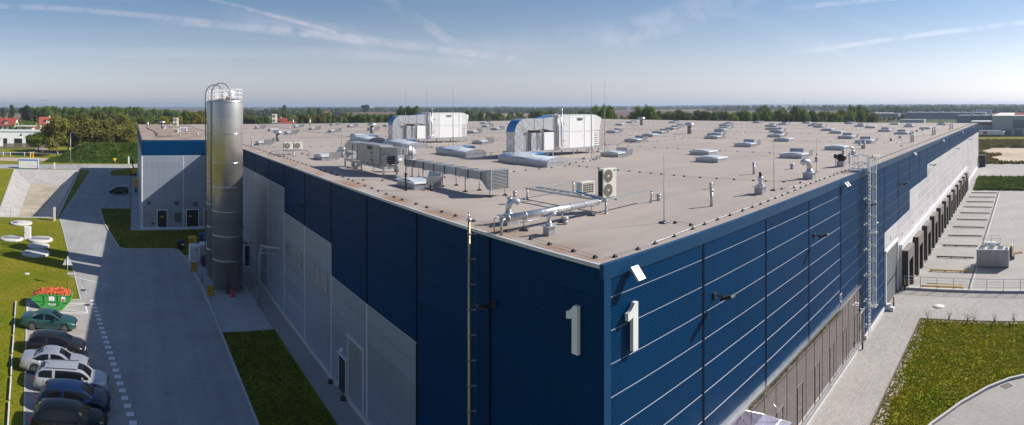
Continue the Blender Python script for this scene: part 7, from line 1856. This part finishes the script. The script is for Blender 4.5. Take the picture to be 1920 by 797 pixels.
wood('dark tree rows far out on the plain', sum([arc_spots(a, a + wdt, d, d * 1.04, 8, 15, int(wdt * 7), 24) for a, wdt, d in ((10, 12, 1100), (14, 20, 1700), (-13, 8, 1500), (20, 18, 2300), (30, 16, 1400), (34, 14, 2000), (47, 12, 2200), (58, 14, 1650), (70, 12, 1500), (75, 17, 1900), (44, 20, 2900), (10, 30, 3300), (72, 19, 2600), (76, 15, 1150))], []), LEAF['dark'], 42000, 6.0, 4)
# the green bank and the weeds on it
def bank():
    v = []; f = []; nx, ny = 60, 14
    def zf(u, q):       # u along, q across 0..1
        end = smooth(u, 0, .22); return 5.6 * smooth(q, 0, .55) * (1 - .25 * smooth(q, .7, 1)) * end
    for i in range(nx + 1):
        for j in range(ny + 1):
            u = i / nx; q = j / ny; x = -42 + 66 * u; y = 167.5 + 16 * q + (1 - u) * 3
            v.append((x, y, zf(u, q) + (noise.noise(Vector((x * .3, y * .3, 0))) * .25 if 0 < j else 0)))
    for i in range(nx):
        for j in range(ny): a = i * (ny + 1) + j; f.append((a, a + ny + 1, a + ny + 2, a + 1))
    me = mesh_from('grass_bank', v, f, m_weed)
    for p in me.polygons: p.use_smooth = True
    o = D.objects.new('grass_bank', me); COL.objects.link(o); o['kind'] = 'structure'
    sp = []
    for _ in range(11000):
        u = random.random(); q = random.random() ** 1.2
        x = -42 + 66 * u; y = 167.5 + 16 * q + (1 - u) * 3; sp.append((x, y, zf(u, q) - .05))
    tufts('bank_weeds', m_weed, sp, .50, .13, 3, 'tall weeds covering the green bank', 'weeds')
bank()
sp = [(random.uniform(117.5, 131), random.uniform(-30, -1.8), 0) for _ in range(3600)]
sp = [(x, y, YD + (x - 118) / 13 * 1.2 if x > 118 else YD) for x, y, z in sp]
tufts('bank_weeds', m_weed, sp, .7, .16, 4, 'bright green weeds on the bank at the end of the dock yard', 'weeds')
sp = [(x, y, 0) for x, y in ((random.uniform(166, 236), random.uniform(-30, 18)) for _ in range(5200)) if (y > .0 - (x - 166) * .02 + 2.0 * sin(x * .21) + (-3.5 if x < 200 else 3.0)) or x < 170]
tufts('scrub_weeds', m_dryweed, sp, 1.0, .35, 3, 'dull green scrub beside the bare soil beyond the long wall', 'weeds')
sp = [(random.uniform(236, 285), random.uniform(-60, 30), 0) for _ in range(4200)]
tufts('scrub_weeds', m_dryweed, sp, 1.3, .5, 3, 'dry scrub strip beyond the bare soil', 'weeds')
# lawns
def scatter(poly, n, box):
    out_ = []
    while len(out_) < n:
        x = random.uniform(box[0], box[1]); y = random.uniform(box[2], box[3])
        if inside(x, y, poly): out_.append((x, y, 0))
    return out_
lawn_near = [p for p in scatter(LAWN, 15000, (6, 34.6, -15.5, -3.6))]
tufts('lawn_grass', m_blade, lawn_near, .085, .030, 4, 'uneven mown grass of the right lawn', 'grass')
m_shadeblade = mat('shaded_grass_blade', (.1, .1, .03), .85, spec=.1, build=lambda k: k.mul(k.mix((.085, .095, .014), (.15, .13, .03), k.rng(k.noise(.8, 4, .6), .35, .65)), k.rng(k.noise(6, 3), .3, .7, .65, 1.35)))  # blade colour made darker and browner for grass lying in shade
tufts('lawn_grass', m_shadeblade, scatter([(-5.9, -4), (-1.75, -4), (-1.75, 32.8), (-5.9, 33.0)], 7000, (-5.9, -1.7, 2, 33)), .08, .022, 4, 'short grass strip between road and wall path', 'grass')
tufts('lawn_grass', m_shadeblade, scatter([(-14.6, 60.3), (-7.4, 60), (-1, 60), (-1, 70.8), (-13.3, 70.8), (-13.6, 88.7), (-18.6, 88.7), (-17.3, 75.6)], 5000, (-19, -1, 60, 89)), .09, .03, 3, 'short shaded grass before the annex', 'grass')
verge = [(-18.2, 41.6), (-19.9, 50.7), (-21.4, 59), (-23.1, 68.4), (-25.3, 76), (-40, 76), (-40, 20), (-24, 20), (-20, 22), (-23.4, 40.6)]
tufts('lawn_grass', m_blade, scatter(verge, 12000, (-40, -18, 20, 76)), .06, .026, 3, 'patchy sunny grass left of the road', 'grass')

# ------------------------------------------------------------------ buildings beyond
def house(label, x, y, L_, wd, he, hr, rz, roof_m, wall_m, chim=True, name='house', dormer=True):
    t = thing(name, label, 'house', (0, 0, 0))
    k = mb(wall_m); k.box(-L_ / 2, L_ / 2, -wd / 2, wd / 2, 0, he); k.extr([(-L_ / 2, -wd / 2, he), (-L_ / 2, wd / 2, he), (-L_ / 2, 0, hr - .15)], (.02, 0, 0)); k.extr([(L_ / 2 - .02, -wd / 2, he), (L_ / 2 - .02, wd / 2, he), (L_ / 2 - .02, 0, hr - .15)], (.02, 0, 0)); k.build('wall', None, t)
    k = mb(roof_m); e = .6
    for s in (-1, 1):
        a = Vector((-L_ / 2 - e, s * (wd / 2 + e), he - .35)); b_ = Vector((L_ / 2 + e, s * (wd / 2 + e), he - .35)); c = Vector((L_ / 2 + e, 0, hr)); d = Vector((-L_ / 2 - e, 0, hr))
        k.extr([a, b_, c, d] if s < 0 else [b_, a, d, c], (0, 0, .18))
    if dormer: k.box(-1.6, 1.6, -wd / 2 + .2, -.5, he + .1, he + (hr - he) * .62); k.obox((0, -wd / 4 - .3, he + (hr - he) * .68), (2.0, 0, 0), (0, wd / 4, .1), (0, 0, .1))
    rf = k.build('roof', None, t)
    if chim: k = mb(m_white); k.box(L_ * .05, L_ * .05 + .9, -.5, .4, hr - 1, hr + 1.0); k.build('chimney', None, rf)
    for i, xx in enumerate((-L_ * .32, -L_ * .05, L_ * .25)):
        k = mb(m_black); k.box(xx - .6, xx + .6, -wd / 2 - .02, -wd / 2 + .05, he * .35, he * .8); w_ = k.build('window', None, t)
        k = mb(m_white); k.box(xx - .7, xx + .7, -wd / 2 - .06, -wd / 2 - .005, he * .8, he * .8 + .1); k.box(xx - .7, xx + .7, -wd / 2 - .06, -wd / 2 - .005, he * .35 - .1, he * .35); k.build('frame', None, w_)
    if dormer: k = mb(m_white); k.box(-1.3, 1.3, -wd / 2 + .14, -wd / 2 + .19, he + .15, he + (hr - he) * .5); k.build('dormer_window', None, t)
    t.location = (x, y, 0); t.rotation_euler = (0, 0, rz); return t
m_plaster = mat('pale_plaster', (.62, .58, .50), .8, var=.06); m_brownroof = mat('brown_roof', (.12, .085, .07), .8, var=.15)
house('red roofed house with a white chimney standing before the left wood', -77.1, 411, 12.5, 9, 5.2, 10.3, .1, m_tile, m_white)
house('large red roofed house farthest left, above the white workshop', -102, 385, 13, 9, 5.2, 10.0, -.25, m_tile, m_plaster, False)
house('low red roofed shed between the two red houses', -84, 392, 5, 4, 2.4, 4.4, .4, m_tile, m_plaster, False, dormer=False)
house('steep red roofed house behind the far roof edge right of the silos', 90, 374, 9.5, 8, 4.6, 10.2, -.35, m_tile, m_plaster)
house('lower red roofed annex house right of the steep red one', 97.5, 372, 7, 7, 3.6, 7.6, -.30, m_tile, m_plaster, False, dormer=False)
house('small brown roofed house behind the roof, left of its pale neighbour', 150, 372, 6.5, 6, 3.2, 6.8, -.4, m_brownroof, m_plaster, False, dormer=False)
house('small pale gabled house beside the brown roofed one', 158.5, 366, 5.5, 7, 3.2, 6.8, 1.1, m_brownroof, m_white, False, dormer=False)
house('small house with a white gable far out on the plain', 300, 1120, 14, 12, 6, 12, 1.2, m_brownroof, m_white, False, dormer=False)
house('red roofed farmhouse far out on the plain', 355, 1010, 12, 10, 4, 9, .2, m_tile, m_plaster, False, dormer=False)
def hall(name, label, cat, x0, x1, y0, y1, h, wm, rm, z=0, extra=None, roof_over=.3):
    t = thing(name, label, cat, ((x0 + x1) / 2, (y0 + y1) / 2, z))
    k = mb(wm); k.box(x0, x1, y0, y1, z, z + h); k.build('wall', None, t)
    k = mb(rm); k.box(x0 - roof_over, x1 + roof_over, y0 - roof_over, y1 + roof_over, z + h + .004, z + h + .35); k.build('roof', None, t)
    if extra: extra(t)
    return t
    return t
# white flat roofed workshop on the left
def ex_white(t):
    for i, (a, b_) in enumerate(((-66.2, -62.6), (-60.8, -57.4), (-72, -69.5))): k = mb(m_black); k.box(a, b_, 236.9, 236.99, .2, 3.9); k.build('door_opening', None, t)
    for a in (-62.8, -58.9): k = mb(MATS['blue_film']); k.lathe(a, 236.9, [(5.5, .02), (5.52, .4), (6.1, .4), (6.12, .02)], 12); k.build('round_sign', None, t)
hall('white_workshop', 'white flat roofed workshop with dark doorways behind a board fence', 'workshop', -86, -54.2, 237, 252, 7.0, m_white, m_offwhite, extra=ex_white)
k = mb(mat('weathered_boards', (.14, .115, .09), .85, var=.3, vs=2))
for i in range(46):
    x = -70 + i * .42; k.box(x, x + .38, 226 + i * .12, 226.08 + i * .12, 0, 2.3 + random.uniform(-.15, .15))
tag(k.build('board_fence', None, None, (-60, 229, 0)), 'brown board fence in front of the white workshop', 'fence')
t = thing('advertising_board', 'white board with a dark mark before the board fence and white workshop', 'board', (-66.3, 208, 0))
k = mb(m_white); k.box(-68.2, -64.7, 208, 208.2, 2.4, 6.8); k.build('panel', None, t); k = mb(m_steel); k.bar((-67.8, 208.1, 0), (-67.8, 208.1, 2.4), .2); k.bar((-65.1, 208.1, 0), (-65.1, 208.1, 2.4), .2); k.build('post', None, t); k = mb(m_darkgrey); k.bar((-67.3, 207.95, 4.8), (-66.6, 207.95, 4.0), .3, .05); k.bar((-66.6, 207.95, 4.0), (-65.3, 207.95, 5.8), .3, .05); k.build('mark', None, t)
def ex_flat(t):
    for a in (-84, -80.5): k = mb(m_black); k.box(a, a + 1.6, 319.9, 319.99, .8, 3.2); k.build('window', None, t)
hall('flat_roofed_house', 'pale flat roofed house half hidden in the left thicket', 'house', -83.5, -74, 326, 334, 6.2, m_plaster, m_offwhite, roof_over=1.3)
# far right industrial estate
m_bgrey = mat('far_blue_grey_sheet', (.20, .23, .28), .6, var=.05, vs=.1); m_paleroof = mat('far_pale_roof', (.62, .57, .52), .8, var=.06, vs=.05); m_lgrey = mat('far_light_grey_sheet', (.46, .47, .48), .6, var=.04, vs=.1)
def ex_green(t):
    for i in range(9): k = mb(m_offwhite); a = 180 + i * 3.8; k.obox((838, a, 8.9), (10, 0, 0), (0, .25, 0), (0, 0, .25)); k.build('roof_rib', None, t)
hall('pale_roofed_hall', 'long hall with a pale ribbed roof left of the industrial estate', 'hall', 825, 850, 168, 222, 7.6, m_bgrey, m_paleroof, extra=ex_green)
hall('low_white_building', 'low building with a bright white roof just behind the roof edge', 'building', 572, 584, 86, 112, 4.4, m_lgrey, m_white)
def ex_long(t):
    for i in range(7): k = mb(m_offwhite); a = 44 + i * 15; k.box(752, 756, a, a + 6, 10.6, 11.6); k.build('roof_unit', None, t)
hall('long_grey_hall', 'very long blue grey hall with roof units across the right background', 'hall', 750, 790, 32, 142, 10.0, m_bgrey, m_lgrey, extra=ex_long)
def ex_front(t):
    for i, q in enumerate(range(9)): k = mb(m_black); a = 33 - i * 2.6; k.box(519.9, 519.99, a, a + (1.2 if i % 3 else .7), 6.4, 7.6 + .2 * (i % 2)); k.build('sign_letter', None, t)
    for i in range(3): k = mb(m_offwhite); a = 30 - i * 9; k.box(524, 528, a, a + 2, 10, 11.4); k.build('roof_unit', None, t)
hall('lettered_hall', 'flat grey hall with a row of dark lettering in the right background', 'hall', 520, 560, 10, 46, 9.6, m_bgrey, m_bgrey, extra=ex_front)
def ex_big(t):
    k = mb(MATS['far_blue_grey_sheet']); k.box(343.9, 343.98, -40, -9, 4.6, 10.0); k.build('glazed_recess', None, t)
    k = mb(m_red); k.box(430, 444, 2.0 + 2.02, 4.12, 8.2, 11.2); k.build('red_sign', None, t)
    k = mb(m_white); k.box(343.85, 343.97, -30, -25, 5, 8); k.build('white_panel', None, t)
    for x in (370, 420, 470): k = mb(m_red); k.box(x, x + 9, -24, -10, 12.6, 13.0); k.build('red_roof_strip', None, t)
    for i in range(5): k = mb(m_midgrey); k.box(343.9, 343.97, -8 - i * 7, -3 - i * 7, .2, 3.6); k.build('door', None, t)
hall('light_grey_warehouse', 'large light grey warehouse with a red sign on the far right, before the soil strip', 'warehouse', 344, 520, -60, 4, 12.2, m_lgrey, m_paleroof, extra=ex_big)
def ex_band(t):
    k = mb(m_red); k.box(394.8, 394.95, -2, 22, 5.2, 6.4); k.build('red_band', None, t)
hall('low_loading_hall', 'low white loading hall with a red band beside the light grey warehouse', 'hall', 395, 420, 6, 22, 7.2, m_lgrey, m_white, extra=ex_band)
t = thing('lorry', 'white lorry with a small red mark parked beyond the long wall', 'lorry', (331, 2, 0))
k = mb(m_white); k.box(330, 332.5, -1.2, 11.5, 1.1, 3.7, .05); k.build('trailer', None, t); k = mb(m_white); k.box(330, 332.4, -4.2, -1.5, .8, 3.3, .25); k.build('cab', None, t); k = mb(m_red); k.box(329.95, 329.99, 6.5, 9, 1.6, 3.1); k.build('mark', None, t)
for y in (-3.4, .2, 9.0, 10.2): k = mb(m_rubber); k.tube([(329.95, y, .5), (332.5, y, .5)], .5, 14); k.build('wheel', None, t)
k = mb(m_yellow); k.box(352, 358, 3, 11, 0, 2.6); k.use(m_darkgrey); k.box(351.9, 358.1, 2.9, 11.1, 2.6, 2.75); tag(k.build('storage_container', None, None, (355, 7, 0)), 'yellow storage container behind the white lorry', 'container')
k = mb(m_offwhite); k.box(835, 870, 1930, 1975, 0, 15); k.use(m_white); k.box(834, 871, 1929, 1976, 15, 16.5); tag(k.build('white_factory', None, None, (850, 1950, 0)), 'long white factory far out on the plain', 'factory')
for i, (x, y, s) in enumerate(((1180, 1160, 16), (1290, 250, 22), (1400, 130, 30), (1500, 60, 26), (1080, 310, 18), (1250, 60, 24), (1180, 130, 20), (1100, 40, 20), (1160, -10, 22))):
    hall('distant_building', 'tiny pale building in the far estate near the right horizon' if i else 'tiny white farm building on the far field', 'building', x, x + s * .6, y, y + s * 1.5, 7 + (i % 3) * 2, m_lgrey if i % 2 else m_offwhite, m_bgrey if i % 3 else m_paleroof, z=far_z(math.hypot(x, y), math.degrees(atan2(x, y))) - .5)['group'] = 'tiny buildings of the far estate'
for x, y, h, lab in ((1780, 700, 30, 'thin radio mast on the right horizon, left one'), (2100, 420, 26, 'thin radio mast on the right horizon, right one'), (-330, 1950, 36, 'thin mast with cross arms above the left wood')):
    z = far_z(math.hypot(x, y), math.degrees(atan2(x, y))); k = mb(m_midgrey); k.tube([(x, y, z), (x, y, z + h)], 1.2, 6, r2=.5)
    if x < 0: k.bar((x - 13, y, z + h), (x + 13, y, z + h + 1), 1.2)
    tag(k.build('radio_mast', None, None, (x, y, z)), lab, 'mast')

# ------------------------------------------------------------------ air
def haze():
    k = MB(); k.box(-9000, 12000, -1500, 12000, -60, 66)
    m = D.materials.new('haze_air'); m.use_nodes = True; N = m.node_tree.nodes; N.clear()
    out_ = N.new('ShaderNodeOutputMaterial'); v = N.new('ShaderNodeVolumePrincipled')
    v.inputs['Color'].default_value = (.62, .74, .95, 1); v.inputs['Density'].default_value = HAZE; v.inputs['Anisotropy'].default_value = .2
    m.node_tree.links.new(v.outputs[0], out_.inputs['Volume'])
    o = k.build('haze', m); o['kind'] = 'stuff'
HAZE = .00016
haze()

# repeated pieces that were modelled together become parts of their own
for o in list(D.objects):
    if o.type == 'MESH' and o.data.users == 1 and o.name.split('.')[0] in ('support_post', 'side_pipe', 'clamp_band', 'protective_film', 'valve', 'pipe', 'wall_bracket', 'pipe_clamp', 'door_handle', 'rail', 'beam', 'window', 'number_plate', 'foot', 'wind_board') and o.parent is not None:
        split(o)
for o in list(D.objects):
    if o.type == 'MESH' and o.data.users == 1 and o.name.split('.')[0] == 'post' and o.parent is not None and 'fence' in o.parent.name: split(o)
